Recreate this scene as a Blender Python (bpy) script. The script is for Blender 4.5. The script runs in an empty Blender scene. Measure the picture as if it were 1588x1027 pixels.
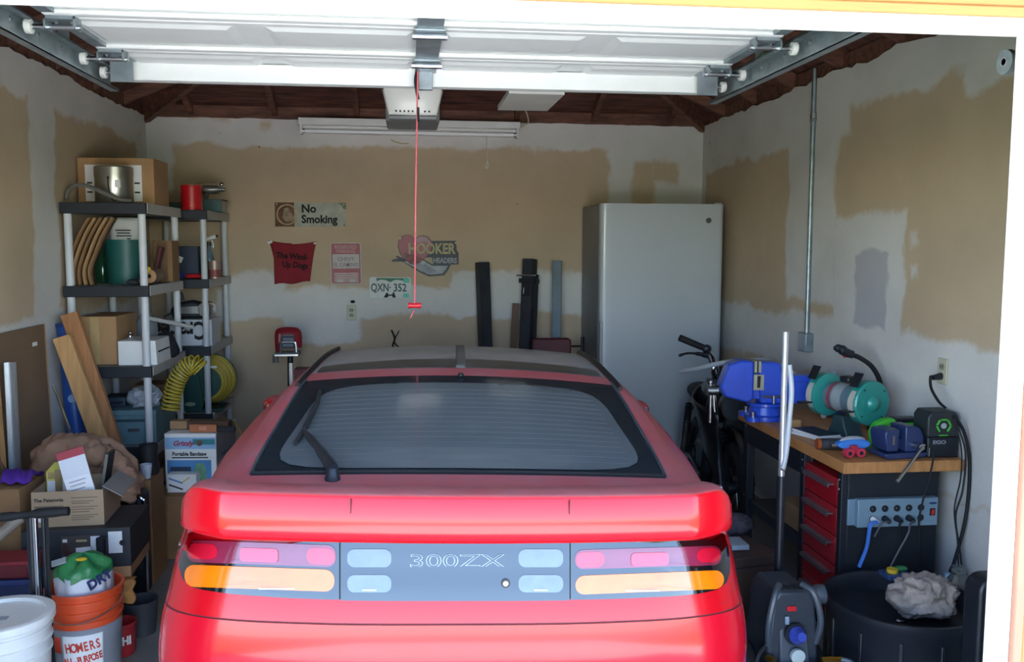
import bpy, bmesh, math, random
from mathutils import Matrix, Vector, Euler, noise as mnoise
random.seed(7)
sc = bpy.context.scene
COL = sc.collection

# ---------------------------------------------------------------- camera
F_PX, CX, CY = 1390.0, 794.0, 513.5
PITCH, YAW, ROLL, CAM_H = math.radians(5.40), math.radians(6.66), math.radians(0.15), 1.68
_f = Vector((math.sin(YAW)*math.cos(PITCH), math.cos(YAW)*math.cos(PITCH), -math.sin(PITCH)))
_r = Vector((math.cos(YAW), -math.sin(YAW), 0)); _u = _r.cross(_f)
_r, _u = math.cos(ROLL)*_r+math.sin(ROLL)*_u, -math.sin(ROLL)*_r+math.cos(ROLL)*_u
_o = Vector((0, 0, CAM_H))
cam = bpy.data.cameras.new('camera'); camo = bpy.data.objects.new('camera', cam); COL.objects.link(camo)
cam.sensor_width = 36.0; cam.sensor_fit = 'HORIZONTAL'; cam.lens = 36.0*F_PX/1588.0; cam.clip_start = 0.05; cam.clip_end = 300
camo.matrix_world = Matrix(((_r.x, _u.x, -_f.x, 0), (_r.y, _u.y, -_f.y, 0), (_r.z, _u.z, -_f.z, CAM_H), (0, 0, 0, 1)))
sc.camera = camo

# ---------------------------------------------------------------- sky, sun, exposure
w = bpy.data.worlds.new('world'); sc.world = w; w.use_nodes = True
nt = w.node_tree; bg = nt.nodes['Background']
sky = nt.nodes.new('ShaderNodeTexSky'); sky.sky_type = 'NISHITA'; sky.sun_disc = False
sky.sun_elevation = math.radians(66); sky.sun_rotation = math.radians(20); sky.altitude = 1600; sky.air_density = 1.0; sky.dust_density = 1.2
nt.links.new(sky.outputs[0], bg.inputs[0]); bg.inputs[1].default_value = 0.27
sun = bpy.data.lights.new('sun', 'SUN'); sun.energy = 8.5; sun.angle = math.radians(0.6); sun.color = (1.0, 0.96, 0.92)
suno = bpy.data.objects.new('sun', sun); COL.objects.link(suno)
# sun stands behind the garage: the drive is sunlit, the open door is in open shade
_sd = Vector((0.25, 0.36, 1.0)).normalized()
suno.rotation_euler = _sd.to_track_quat('Z', 'Y').to_euler()
por = bpy.data.lights.new('door_opening_portal', 'AREA'); por.shape = 'RECTANGLE'; por.size = 2.56; por.size_y = 2.14; por.cycles.is_portal = True
poro = bpy.data.objects.new('door_opening_portal', por); COL.objects.link(poro); poro.location = (0.08, 1.82, 1.07); poro.rotation_euler = (math.radians(90), 0, 0)
vs = sc.view_settings; vs.view_transform = 'Standard'; vs.look = 'None'; vs.gamma = 1.0; vs.exposure = 2.7
try: vs.use_curve_mapping = False
except Exception: pass
sc.cycles.use_denoising = True
sc.cycles.diffuse_bounces = 6; sc.cycles.max_bounces = 12

# ---------------------------------------------------------------- helpers
def ray(px, py): return _f+_r*((px-CX)/F_PX)-_u*((py-CY)/F_PX)
def at(px, py, y): d = ray(px, py); return _o+d*(y/d.y)            # point on the plane y
def atx(px, py, x): d = ray(px, py); return _o+d*(x/d.x)           # point on the plane x
def atz(px, py, z): d = ray(px, py); return _o+d*((z-CAM_H)/d.z)   # point on the plane z
def X(px, y, py=600): return at(px, py, y).x
def Z(py, y, px=794): return at(px, py, y).z
def lin(c):
    if isinstance(c, str):
        c = c.lstrip('#'); c = [int(c[i:i+2], 16)/255 for i in (0, 2, 4)]
    return [x/12.92 if x <= .04045 else ((x+.055)/1.055)**2.4 for x in c]
MATS = {}
def M(name, col=None, rough=.6, metal=0., var=.12, scale=9., bump=0., coat=0., bscale=None, stretch=None, spec=None, trans=0., emit=None, alpha=1.):
    if name in MATS: return MATS[name]
    m = bpy.data.materials.new(name); m.use_nodes = True; MATS[name] = m
    t = m.node_tree; b = t.nodes['Principled BSDF']; c = lin(col)
    tc = t.nodes.new('ShaderNodeTexCoord'); mp = t.nodes.new('ShaderNodeMapping'); t.links.new(tc.outputs['Object'], mp.inputs[0])
    if stretch: mp.inputs['Scale'].default_value = stretch
    n = t.nodes.new('ShaderNodeTexNoise'); n.inputs['Scale'].default_value = scale; n.inputs['Detail'].default_value = 5
    t.links.new(mp.outputs[0], n.inputs['Vector'])
    r = t.nodes.new('ShaderNodeValToRGB'); r.color_ramp.elements[0].position = .3; r.color_ramp.elements[1].position = .7
    r.color_ramp.elements[0].color = [x*(1-var) for x in c]+[1]; r.color_ramp.elements[1].color = [min(1, x*(1+var)) for x in c]+[1]
    t.links.new(n.outputs['Fac'], r.inputs[0]); t.links.new(r.outputs[0], b.inputs['Base Color'])
    b.inputs['Roughness'].default_value = rough; b.inputs['Metallic'].default_value = metal
    if coat: b.inputs['Coat Weight'].default_value = coat; b.inputs['Coat Roughness'].default_value = .04
    if spec is not None: b.inputs['Specular IOR Level'].default_value = spec
    if trans: b.inputs['Transmission Weight'].default_value = trans
    if emit: b.inputs['Emission Color'].default_value = lin(emit[0])+[1]; b.inputs['Emission Strength'].default_value = emit[1]
    if alpha < 1: b.inputs['Alpha'].default_value = alpha
    if bump:
        n2 = t.nodes.new('ShaderNodeTexNoise'); n2.inputs['Scale'].default_value = bscale or scale*4; n2.inputs['Detail'].default_value = 6
        t.links.new(mp.outputs[0], n2.inputs['Vector'])
        bp = t.nodes.new('ShaderNodeBump'); bp.inputs['Strength'].default_value = bump; bp.inputs['Distance'].default_value = .01
        t.links.new(n2.outputs['Fac'], bp.inputs['Height']); t.links.new(bp.outputs[0], b.inputs['Normal'])
    return m

def catmull(pts, n=8, closed=False):
    pts = [Vector(p) for p in pts]
    if len(pts) < 3: return pts
    out = []; N = len(pts); segs = N if closed else N-1
    for i in range(segs):
        if closed: p0, p1, p2, p3 = pts[i-1], pts[i], pts[(i+1) % N], pts[(i+2) % N]
        else: p0, p1, p2, p3 = pts[max(i-1, 0)], pts[i], pts[i+1], pts[min(i+2, N-1)]
        for k in range(n):
            t = k/n
            out.append(.5*((2*p1)+(p2-p0)*t+(2*p0-5*p1+4*p2-p3)*t*t+(3*p1-p0-3*p2+p3)*t**3))
    if not closed: out.append(pts[-1])
    return out

class MB:
    def __init__(s): s.v = []; s.f = []
    def add(s, vs, fs, mtx=None):
        o = len(s.v)
        s.v += [tuple(mtx @ Vector(v)) if mtx else tuple(v) for v in vs]
        s.f += [tuple(i+o for i in f) for f in fs]; return s
    def box(s, c, size, rot=None):
        x, y, z = [d/2 for d in size]
        vs = [(-x,-y,-z),(x,-y,-z),(x,y,-z),(-x,y,-z),(-x,-y,z),(x,-y,z),(x,y,z),(-x,y,z)]
        fs = [(0,3,2,1),(4,5,6,7),(0,1,5,4),(1,2,6,5),(2,3,7,6),(3,0,4,7)]
        m = Matrix.Translation(c)
        if rot: m = m @ Euler(rot).to_matrix().to_4x4()
        return s.add(vs, fs, m)
    def bb(s, x0, x1, y0, y1, z0, z1): return s.box(((x0+x1)/2, (y0+y1)/2, (z0+z1)/2), (abs(x1-x0), abs(y1-y0), abs(z1-z0)))
    def cyl(s, a, b, r, r2=None, n=18, caps=True):
        a, b = Vector(a), Vector(b); r2 = r if r2 is None else r2
        q = (b-a).to_track_quat('Z', 'Y').to_matrix()
        vs = [tuple(a+q @ Vector((r*math.cos(t), r*math.sin(t), 0))) for t in [2*math.pi*i/n for i in range(n)]]
        vs += [tuple(b+q @ Vector((r2*math.cos(t), r2*math.sin(t), 0))) for t in [2*math.pi*i/n for i in range(n)]]
        fs = [(i, (i+1) % n, n+(i+1) % n, n+i) for i in range(n)]
        if caps: fs += [tuple(range(n))[::-1], tuple(range(n, 2*n))]
        return s.add(vs, fs)
    def tube(s, pts, r, n=8, k=6, closed=False, caps=True, flat=1.0):
        P = catmull(pts, k, closed) if k else [Vector(p) for p in pts]
        N = len(P); rings = []; up = Vector((0, 0, 1)); prev = None
        for i, p in enumerate(P):
            t = (P[(i+1) % N]-P[i-1]) if closed else (P[min(i+1, N-1)]-P[max(i-1, 0)])
            t = t.normalized() if t.length > 1e-9 else Vector((0, 0, 1))
            if prev is None: a = t.orthogonal().normalized()
            else:
                a = prev-t*prev.dot(t); a = a.normalized() if a.length > 1e-6 else t.orthogonal().normalized()
            prev = a; b = t.cross(a)
            rr = r[min(i*len(r)//N, len(r)-1)] if isinstance(r, (list, tuple)) else r
            rings.append([tuple(p+rr*(math.cos(q)*a+flat*math.sin(q)*b)) for q in [2*math.pi*j/n for j in range(n)]])
        vs = [v for g in rings for v in g]; fs = []
        for i in range(N if closed else N-1):
            for j in range(n):
                fs.append((i*n+j, i*n+(j+1) % n, ((i+1) % N)*n+(j+1) % n, ((i+1) % N)*n+j))
        if caps and not closed: fs += [tuple(range(n))[::-1], tuple(range((N-1)*n, N*n))]
        return s.add(vs, fs)
    def lathe(s, prof, c=(0, 0, 0), n=28, axis='Z', mtx=None):
        vs = []; fs = []; K = len(prof)
        for r, z in prof:
            for i in range(n):
                t = 2*math.pi*i/n; vs.append((r*math.cos(t), r*math.sin(t), z))
        for k in range(K-1):
            for i in range(n):
                fs.append((k*n+i, k*n+(i+1) % n, (k+1)*n+(i+1) % n, (k+1)*n+i))
        if prof[0][0] > 1e-6: fs.append(tuple(range(n))[::-1])
        if prof[-1][0] > 1e-6: fs.append(tuple(range((K-1)*n, K*n)))
        m = Matrix.Translation(c)
        if axis == 'X': m = m @ Matrix.Rotation(math.pi/2, 4, 'Y')
        if axis == 'Y': m = m @ Matrix.Rotation(-math.pi/2, 4, 'X')
        if mtx: m = m @ mtx
        return s.add(vs, fs, m)
    def openlathe(s, prof, c=(0, 0, 0), n=28, axis='Z'):     # no end caps
        k0 = len(s.f); s.lathe(prof, c, n, axis)
        s.f = s.f[:k0]+[f for f in s.f[k0:] if len(f) == 4]; return s
    def prism(s, poly, d0, d1, mtx=None):                     # polygon in XZ, extruded along Y from d0 to d1
        n = len(poly); vs = [(x, d0, z) for x, z in poly]+[(x, d1, z) for x, z in poly]
        fs = [tuple(range(n)), tuple(range(n, 2*n))[::-1]]+[(i, n+i, n+(i+1) % n, (i+1) % n) for i in range(n)]
        return s.add(vs, fs, mtx)
    def grid(s, fn, nu, nv):
        vs = [tuple(fn(i/nu, j/nv)) for i in range(nu+1) for j in range(nv+1)]
        fs = [(i*(nv+1)+j, (i+1)*(nv+1)+j, (i+1)*(nv+1)+j+1, i*(nv+1)+j+1) for i in range(nu) for j in range(nv)]
        return s.add(vs, fs)
    def ball(s, c, r, n=14, m=9, mtx=None):
        r = r if isinstance(r, (tuple, list)) else (r, r, r); vs = []; fs = []
        for j in range(m+1):
            ph = math.pi*j/m
            for i in range(n):
                t = 2*math.pi*i/n; vs.append((r[0]*math.sin(ph)*math.cos(t), r[1]*math.sin(ph)*math.sin(t), -r[2]*math.cos(ph)))
        for j in range(m):
            for i in range(n): fs.append((j*n+i, j*n+(i+1) % n, (j+1)*n+(i+1) % n, (j+1)*n+i))
        T = Matrix.Translation(c)
        return s.add(vs, fs, T @ mtx if mtx else T)
    def build(s, name, mat, parent=None, bevel=0., smooth=True, loc=None, rot=None, seg=2, angle=35, solid=0.):
        me = bpy.data.meshes.new(name); me.from_pydata(s.v, [], s.f); me.validate(); me.update()
        bm = bmesh.new(); bm.from_mesh(me); bmesh.ops.remove_doubles(bm, verts=bm.verts, dist=1e-6)
        bmesh.ops.recalc_face_normals(bm, faces=bm.faces); bm.to_mesh(me); bm.free()
        if smooth: me.shade_smooth(); me.set_sharp_from_angle(angle=math.radians(angle))
        me.materials.append(mat)
        o = bpy.data.objects.new(name, me); COL.objects.link(o)
        if parent: o.parent = parent
        if loc is not None: o.location = loc
        if rot is not None: o.rotation_euler = rot
        if solid: md = o.modifiers.new('s', 'SOLIDIFY'); md.thickness = solid
        if bevel: md = o.modifiers.new('b', 'BEVEL'); md.width = bevel; md.segments = seg; md.limit_method = 'ANGLE'; md.angle_limit = math.radians(40)
        return o

def crumple(mb, amp, scale, seed=0., ridge=True, floor=None):
    out = []; n = len(mb.v); c = Vector((sum(v[0] for v in mb.v)/n, sum(v[1] for v in mb.v)/n, sum(v[2] for v in mb.v)/n))
    for v in mb.v:
        p = Vector(v); d = (p-c); d = d.normalized() if d.length > 1e-6 else Vector((0, 0, 1)); q = p*scale+Vector((seed, seed*1.7, seed*.6))
        h = mnoise.noise(q)+.5*mnoise.noise(q*2.1)
        if ridge: h = .9-1.7*abs(mnoise.noise(q*1.0+Vector((mnoise.noise(q*.7), 0, 0))))-.8*abs(mnoise.noise(q*2.3))
        p = p+d*amp*h
        if floor is not None: p.z = max(floor, p.z)
        out.append(tuple(p))
    mb.v = out; return mb
def tag(o, label, cat, group=None):
    o['label'] = label; o['category'] = cat
    if group: o['group'] = group
    return o
def thing(name, label, cat, loc=(0, 0, 0), rz=0., group=None, rot=None):
    o = bpy.data.objects.new(name, None); COL.objects.link(o); o.empty_display_size = .1
    o.location = loc; o.rotation_euler = rot or (0, 0, rz)
    return tag(o, label, cat, group)
def struct(o): o['kind'] = 'structure'; return o
def plabel(o, l): o['label'] = l; return o
def link_copy(o, parent, loc=None, rot=None):
    c = o.copy(); COL.objects.link(c); c.parent = parent
    if loc is not None: c.location = loc
    if rot is not None: c.rotation_euler = rot
    return c
def txt(s, size, loc, mat, parent=None, rot=(math.pi/2, 0, 0), name='lettering', ax='CENTER', sx=1., ext=.0006, bold=0., outline=0., space=1., shear=0.):
    cu = bpy.data.curves.new(name, 'FONT'); cu.body = s; cu.size = size; cu.align_x = ax; cu.align_y = 'CENTER'
    cu.extrude = ext; cu.offset = bold; cu.space_character = space; cu.shear = shear; cu.resolution_u = 3
    if outline: cu.fill_mode = 'NONE' if hasattr(cu, 'fill_mode') else cu.fill_mode; cu.bevel_depth = outline; cu.extrude = 0
    cu.materials.append(mat)
    tmp = bpy.data.objects.new(name, cu); me = bpy.data.meshes.new_from_object(tmp); me.name = name
    bpy.data.objects.remove(tmp); bpy.data.curves.remove(cu)
    if not me.materials: me.materials.append(mat)
    o = bpy.data.objects.new(name, me); COL.objects.link(o); o.location = loc; o.rotation_euler = rot; o.scale = (sx, 1, 1)
    if parent: o.parent = parent
    return o
def rrect(w, h, r, n=5):                                        # rounded rectangle outline, centred
    out = []
    for cx, cz, a0 in ((w/2-r, h/2-r, 0), (-w/2+r, h/2-r, 90), (-w/2+r, -h/2+r, 180), (w/2-r, -h/2+r, 270)):
        for i in range(n+1):
            a = math.radians(a0+90*i/n); out.append((cx+r*math.cos(a), cz+r*math.sin(a)))
    return out
def carton(name, label, x0, x1, y0, y1, z0, z1, mat, cat='box', rz=0., group=None, flaps=True, tape=None):
    c = ((x0+x1)/2, (y0+y1)/2, z0); t = thing(name, label, cat, c, rz, group)
    a, b, h = (x1-x0)/2, (y1-y0)/2, z1-z0
    MB().bb(-a, a, -b, b, 0, h).build('carton_body', mat, t, bevel=.003)
    if flaps:
        MB().bb(-a+.001, -.001, -b+.001, b-.001, h-.001, h+.003).build('top_flap', mat, t)
        MB().bb(.001, a-.001, -b+.001, b-.001, h-.001, h+.003).build('top_flap', mat, t)
    if tape:
        MB().bb(-.03, .03, -b-.001, -b, h*.0+.004, h-.004).build('packing_tape', tape, t)
    return t
# ================================================================ materials shared
CARD = M('cardboard', '#a9835c', .85, var=.10, scale=6, bump=.15)
CARD_D = M('dark_cardboard', '#8a6846', .85, var=.12, scale=6, bump=.15)
BLACKP = M('black_plastic', '#1c1f26', .45, var=.15)
BLACKR = M('black_rubber', '#17181b', .7, var=.2)
BLACKM = M('black_steel', '#1b1e26', .4, metal=.0, var=.2, scale=5)
STEEL = M('bare_steel', '#b9bcc0', .3, metal=1., var=.12)
CHROME = M('chrome', '#dcdfe2', .12, metal=1., var=.05)
GALV = M('galvanised_steel', '#9aa6ab', .42, metal=.75, var=.22, scale=14, bump=.05)
WHITEP = M('white_plastic', '#dcdcd8', .4, var=.05)
GREYP = M('grey_plastic', '#a7a9ad', .5, var=.06)
INK = M('black_ink', '#15161a', .7, var=.05)
PAPER = M('white_paper', '#e4e4e2', .7, var=.04)
REDP = M('red_plastic', '#c21f2a', .35, var=.08)
GLASSC = M('clear_glass', '#e6ece8', .05, trans=.9, var=.02)
BLUEP = M('blue_plastic', '#2b5fc4', .35, var=.08)
YELP = M('yellow_plastic', '#d9b52c', .5, var=.1)
BRASS = M('brass', '#c7a04a', .3, metal=1., var=.1)
PINE = M('pine_wood', '#c39460', .65, var=.22, scale=3, stretch=(14, 14, 1.2), bump=.1)
def wood_mat(name, a, b_, scale=4, stretch=(1, 14, 14), rough=.75):
    if name in MATS: return MATS[name]
    m = M(name, a, rough, var=.0, scale=scale, stretch=stretch, bump=.35, bscale=9)
    r = [n for n in m.node_tree.nodes if n.type == 'VALTORGB'][0]
    r.color_ramp.elements[0].color = lin(a)+[1]; r.color_ramp.elements[1].color = lin(b_)+[1]; return m
RAFT = wood_mat('old_roof_timber', '#4a2f26', '#7d5140', 3, (2, 9, 9))
DECK = wood_mat('roof_deck_timber', '#3b2822', '#74483b', 3, (1.5, 10, 10))

# drywall with joint compound: base board colour, then layers of compound with ragged outlines (true patches of material)
def wall_mat(name, axis, base, layers):
    m = bpy.data.materials.new(name); m.use_nodes = True; t = m.node_tree; b = t.nodes['Principled BSDF']; N = t.nodes.new; Lk = t.links.new
    tc = N('ShaderNodeTexCoord'); sp = N('ShaderNodeSeparateXYZ'); Lk(tc.outputs['Object'], sp.inputs[0])
    cb = N('ShaderNodeCombineXYZ'); Lk(sp.outputs[axis], cb.inputs[0]); Lk(sp.outputs['Z'], cb.inputs[1])
    def noise(scale, detail=6, vec=None, rough=.6):
        n = N('ShaderNodeTexNoise'); n.inputs['Scale'].default_value = scale; n.inputs['Detail'].default_value = detail; n.inputs['Roughness'].default_value = rough
        Lk(vec or cb.outputs[0], n.inputs['Vector']); return n
    warp = noise(3.2, 7); wv = N('ShaderNodeVectorMath'); wv.operation = 'SUBTRACT'; Lk(warp.outputs['Color'], wv.inputs[0]); wv.inputs[1].default_value = (.5, .5, .5)
    ws = N('ShaderNodeVectorMath'); ws.operation = 'MULTIPLY_ADD'; Lk(wv.outputs[0], ws.inputs[0]); ws.inputs[1].default_value = (.20, .24, 0); Lk(cb.outputs[0], ws.inputs[2])
    mott = noise(2.0, 8); scr = noise(40, 4)
    def ramp(src, lo, hi, c0, c1):
        r = N('ShaderNodeMapRange'); Lk(src, r.inputs[0]); r.inputs[1].default_value = lo; r.inputs[2].default_value = hi; r.inputs[3].default_value = c0; r.inputs[4].default_value = c1; return r.outputs[0]
    def scaled(col):
        mx = N('ShaderNodeMix'); mx.data_type = 'RGBA'; Lk(ramp(mott.outputs['Fac'], .35, .65, 0, 1), mx.inputs[0])
        mx.inputs[6].default_value = [c*.93 for c in lin(col)]+[1]; mx.inputs[7].default_value = [c*1.07 for c in lin(col)]+[1]; return mx.outputs[2]
    cur = scaled(base)
    for col, soft, rects in layers:
        dmin = None
        for (a0, a1, z0, z1) in rects:
            s = N('ShaderNodeVectorMath'); s.operation = 'SUBTRACT'; Lk(ws.outputs[0], s.inputs[0]); s.inputs[1].default_value = ((a0+a1)/2, (z0+z1)/2, 0)
            ab = N('ShaderNodeVectorMath'); ab.operation = 'ABSOLUTE'; Lk(s.outputs[0], ab.inputs[0])
            s2 = N('ShaderNodeVectorMath'); s2.operation = 'SUBTRACT'; Lk(ab.outputs[0], s2.inputs[0]); s2.inputs[1].default_value = (abs(a1-a0)/2, abs(z1-z0)/2, 0)
            q = N('ShaderNodeSeparateXYZ'); Lk(s2.outputs[0], q.inputs[0])
            mx = N('ShaderNodeMath'); mx.operation = 'MAXIMUM'; Lk(q.outputs[0], mx.inputs[0]); Lk(q.outputs[1], mx.inputs[1])
            if dmin is None: dmin = mx.outputs[0]
            else:
                mn = N('ShaderNodeMath'); mn.operation = 'MINIMUM'; Lk(dmin, mn.inputs[0]); Lk(mx.outputs[0], mn.inputs[1]); dmin = mn.outputs[0]
        mm = N('ShaderNodeMix'); mm.data_type = 'RGBA'; Lk(ramp(dmin, -soft, soft, 1, 0), mm.inputs[0]); Lk(cur, mm.inputs[6]); Lk(scaled(col), mm.inputs[7]); cur = mm.outputs[2]
    # screw dimples
    vo = N('ShaderNodeTexVoronoi'); vo.inputs['Scale'].default_value = 3.1; Lk(cb.outputs[0], vo.inputs['Vector'])
    dk = N('ShaderNodeMix'); dk.data_type = 'RGBA'; dk.blend_type = 'MULTIPLY'; Lk(ramp(vo.outputs['Distance'], .018, .03, 1, 0), dk.inputs[0]); Lk(cur, dk.inputs[6]); dk.inputs[7].default_value = (.35, .33, .3, 1)
    Lk(dk.outputs[2], b.inputs['Base Color']); b.inputs['Roughness'].default_value = .85
    bp = N('ShaderNodeBump'); bp.inputs['Strength'].default_value = .12; bp.inputs['Distance'].default_value = .01; Lk(scr.outputs['Fac'], bp.inputs['Height']); Lk(bp.outputs[0], b.inputs['Normal'])
    return m

# ================================================================ the setting
XL, XR, YB, YF, WT = -1.91, 2.34, 7.0, 1.9, 2.63
TAN, MUD, MUD2 = '#c1ab90', '#d2cec9', '#b0aeb2'
def bk(x0, y0, x1, y1):
    a, b = at(x0, y0, YB), at(x1, y1, YB); return (a.x, b.x, b.z, a.z)
def lf(x0, y0, x1, y1, pm=None):                               # rectangle on the left wall: y range from columns, z from rows
    xm = (x0+x1)/2; ya, yb = atx(x0, 300, XL).y, atx(x1, 300, XL).y
    return (ya, yb, atx(xm, y1, XL).z, atx(xm, y0, XL).z)
def rg(x0, y0, x1, y1):
    xm = (x0+x1)/2; ya, yb = atx(x0, 300, XR).y, atx(x1, 300, XR).y
    return (min(ya, yb), max(ya, yb), atx(xm, y1, XR).z, atx(xm, y0, XR).z)
WALL_B = wall_mat('drywall_back', 'X', TAN, [
    (MUD, .016, [bk(180, 120, 1120, 236), bk(200, 150, 268, 300), bk(335, 445, 950, 488), bk(437, 450, 560, 528), bk(520, 470, 548, 500), bk(945, 180, 1120, 330), bk(350, 425, 440, 478), bk(700, 420, 930, 470)]),
    (TAN, .02, [bk(985, 252, 1012, 330), bk(1010, 250, 1050, 285), bk(405, 186, 420, 196), bk(290, 178, 360, 186)])])
WALL_L = wall_mat('drywall_left', 'Y', TAN, [
    (MUD, .016, [(1.5, 7.2, 2.42, 2.9), lf(48, 60, 88, 520), (1.5, 7.2, -.1, 1.30), lf(150, 130, 230, 205), (6.75, 7.2, 2.0, 2.8)])])
WALL_R = wall_mat('drywall_right', 'Y', TAN, [
    (MUD, .018, [(1.5, 7.2, 2.42, 2.9), (4.6, 7.2, 2.28, 2.5), (1.5, 3.6, 2.33, 2.5), rg(1222, 90, 1298, 470), (1.5, 7.2, .95, 1.28), (1.5, 7.2, -.1, .60), rg(1296, 335, 1408, 520), (6.9, 7.2, 1.2, 2.8), rg(1420, 372, 1430, 382), rg(1420, 413, 1430, 425), (1.5, 4.4, .6, 1.1)]),
    (MUD2, .012, [rg(1328, 392, 1382, 508)])])
def jag_wall(name, mat, a, b, thick, top, amp):                 # wall slab with a torn top edge
    a, b = Vector(a), Vector(b); n = Vector((thick[0], thick[1], 0)); K = 90; vs = []; fs = []
    rs = random.Random(name)
    h = 0
    for i in range(K+1):
        h = .6*h+rs.uniform(-amp, amp); p = a.lerp(b, i/K)
        zt = top+h
        vs += [(p.x, p.y, 0), (p.x, p.y, zt), (p.x+n.x, p.y+n.y, 0), (p.x+n.x, p.y+n.y, zt)]
    for i in range(K):
        o = i*4; fs += [(o, o+1, o+5, o+4), (o+2, o+6, o+7, o+3), (o+1, o+3, o+7, o+5)]
    fs += [(0, 2, 3, 1), (K*4, K*4+1, K*4+3, K*4+2)]
    m = MB(); m.add(vs, fs); return struct(m.build(name, mat, smooth=False))
jag_wall('wall_back', WALL_B, (XL, YB, 0), (XR, YB, 0), (0, .013), WT, .004)
jag_wall('wall_left', WALL_L, (XL, YF+.2, 0), (XL, YB, 0), (-.013, 0), WT, .012)
jag_wall('wall_right', WALL_R, (XR, YF+.2, 0), (XR, YB, 0), (.013, 0), WT, .014)
SHELL = M('outer_sheathing', '#3a2c25', .9)
m = MB(); m.bb(XL-.20, XL-.12, YF, YB+.2, 0, 2.74); m.bb(XR+.12, XR+.20, YF, YB+.2, 0, 2.74); m.bb(XL-.2, XR+.2, YB+.12, YB+.2, 0, 2.74)
struct(m.build('wall_outer', SHELL))
# floor and ground outside
CONC = M('garage_concrete', '#85827f', .8, var=.2, scale=2.2, bump=.12)
DRIVE = M('driveway_concrete', '#cbc8c3', .9, var=.08, scale=1.2, bump=.1)
struct(MB().bb(XL-.2, XR+.2, YF, YB+.2, -.12, 0).build('floor', CONC))
struct(MB().bb(-2.6, 3.2, -9, YF, -.12, -.012).build('floor_driveway', DRIVE))
struct(MB().bb(-60, 60, -18, -9, -.2, -.10).build('floor_street', M('asphalt', '#6b6b6d', .95, var=.15)))
GRASS = M('lawn_grass', '#4f6a33', .95, var=.3, scale=3, bump=.5)
struct(MB().bb(-60, -2.6, -9, 12, -.2, -.04).bb(3.2, 60, -9, 12, -.2, -.04).bb(-60, 60, -70, -18, -.2, -.06).build('floor_lawn', GRASS))
# front wall, jambs, header and trim
SIDING = M('painted_siding', '#ab743f', .7, var=.08, scale=3, stretch=(1, 1, 8), bump=.15)
WHITEPT = M('white_paint', '#eceae6', .55, var=.03)
JL, JR, HB = -1.20, 1.357, 2.149
JF, JN = YF+.015, YF-.036
m = MB(); m.bb(XL-.2, JL-.03, YF-.02, YF+.015, 0, 2.74).bb(JR+.03, XR+.2, YF-.02, YF+.015, 0, 2.74).bb(JL-.03, JR+.03, YF-.02, YF+.015, HB+.03, 2.74)
struct(m.build('wall_front', SIDING))
struct(MB().bb(JR, JR+.03, JN, JF, 0, HB+.03).build('trim_1', WHITEPT, bevel=.003))
struct(MB().bb(JL-.03, JL, JN, JF, 0, HB+.03).build('trim_2', WHITEPT, bevel=.003))
struct(MB().bb(JL, JR, JN, JF, HB, HB+.03).build('trim_3', WHITEPT, bevel=.003))
struct(MB().bb(JR+.03, JR+.055, JN-.012, YF-.02, 0, HB+.05).build('trim_4', M('peach_paint', '#a5735a', .65, var=.05), bevel=.004))
struct(MB().bb(JL-.03, JR+.03, JN-.012, YF-.02, HB+.03, HB+.05).build('trim_5', SIDING, bevel=.004))
struct(MB().bb(JR+.055, JR+.16, JN-.006, YF-.02, 0, HB+.16).build('trim_6', SIDING, bevel=.006))
struct(MB().bb(JL-.03, JR+.055, JN-.006, YF-.02, HB+.05, HB+.085).build('trim_7', SIDING, bevel=.006))
struct(MB().bb(JL-.03, JR+.16, JN-.03, YF-.02, HB+.088, HB+.22).build('trim_8', SIDING, bevel=.008))
# unseen eave soffit over the door, deepened to keep sky light off the facade
struct(MB().bb(XL-.5, XR+.5, YF-.85, YF+.1, 2.74, 2.80).build('trim_9', WHITEPT))

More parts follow.
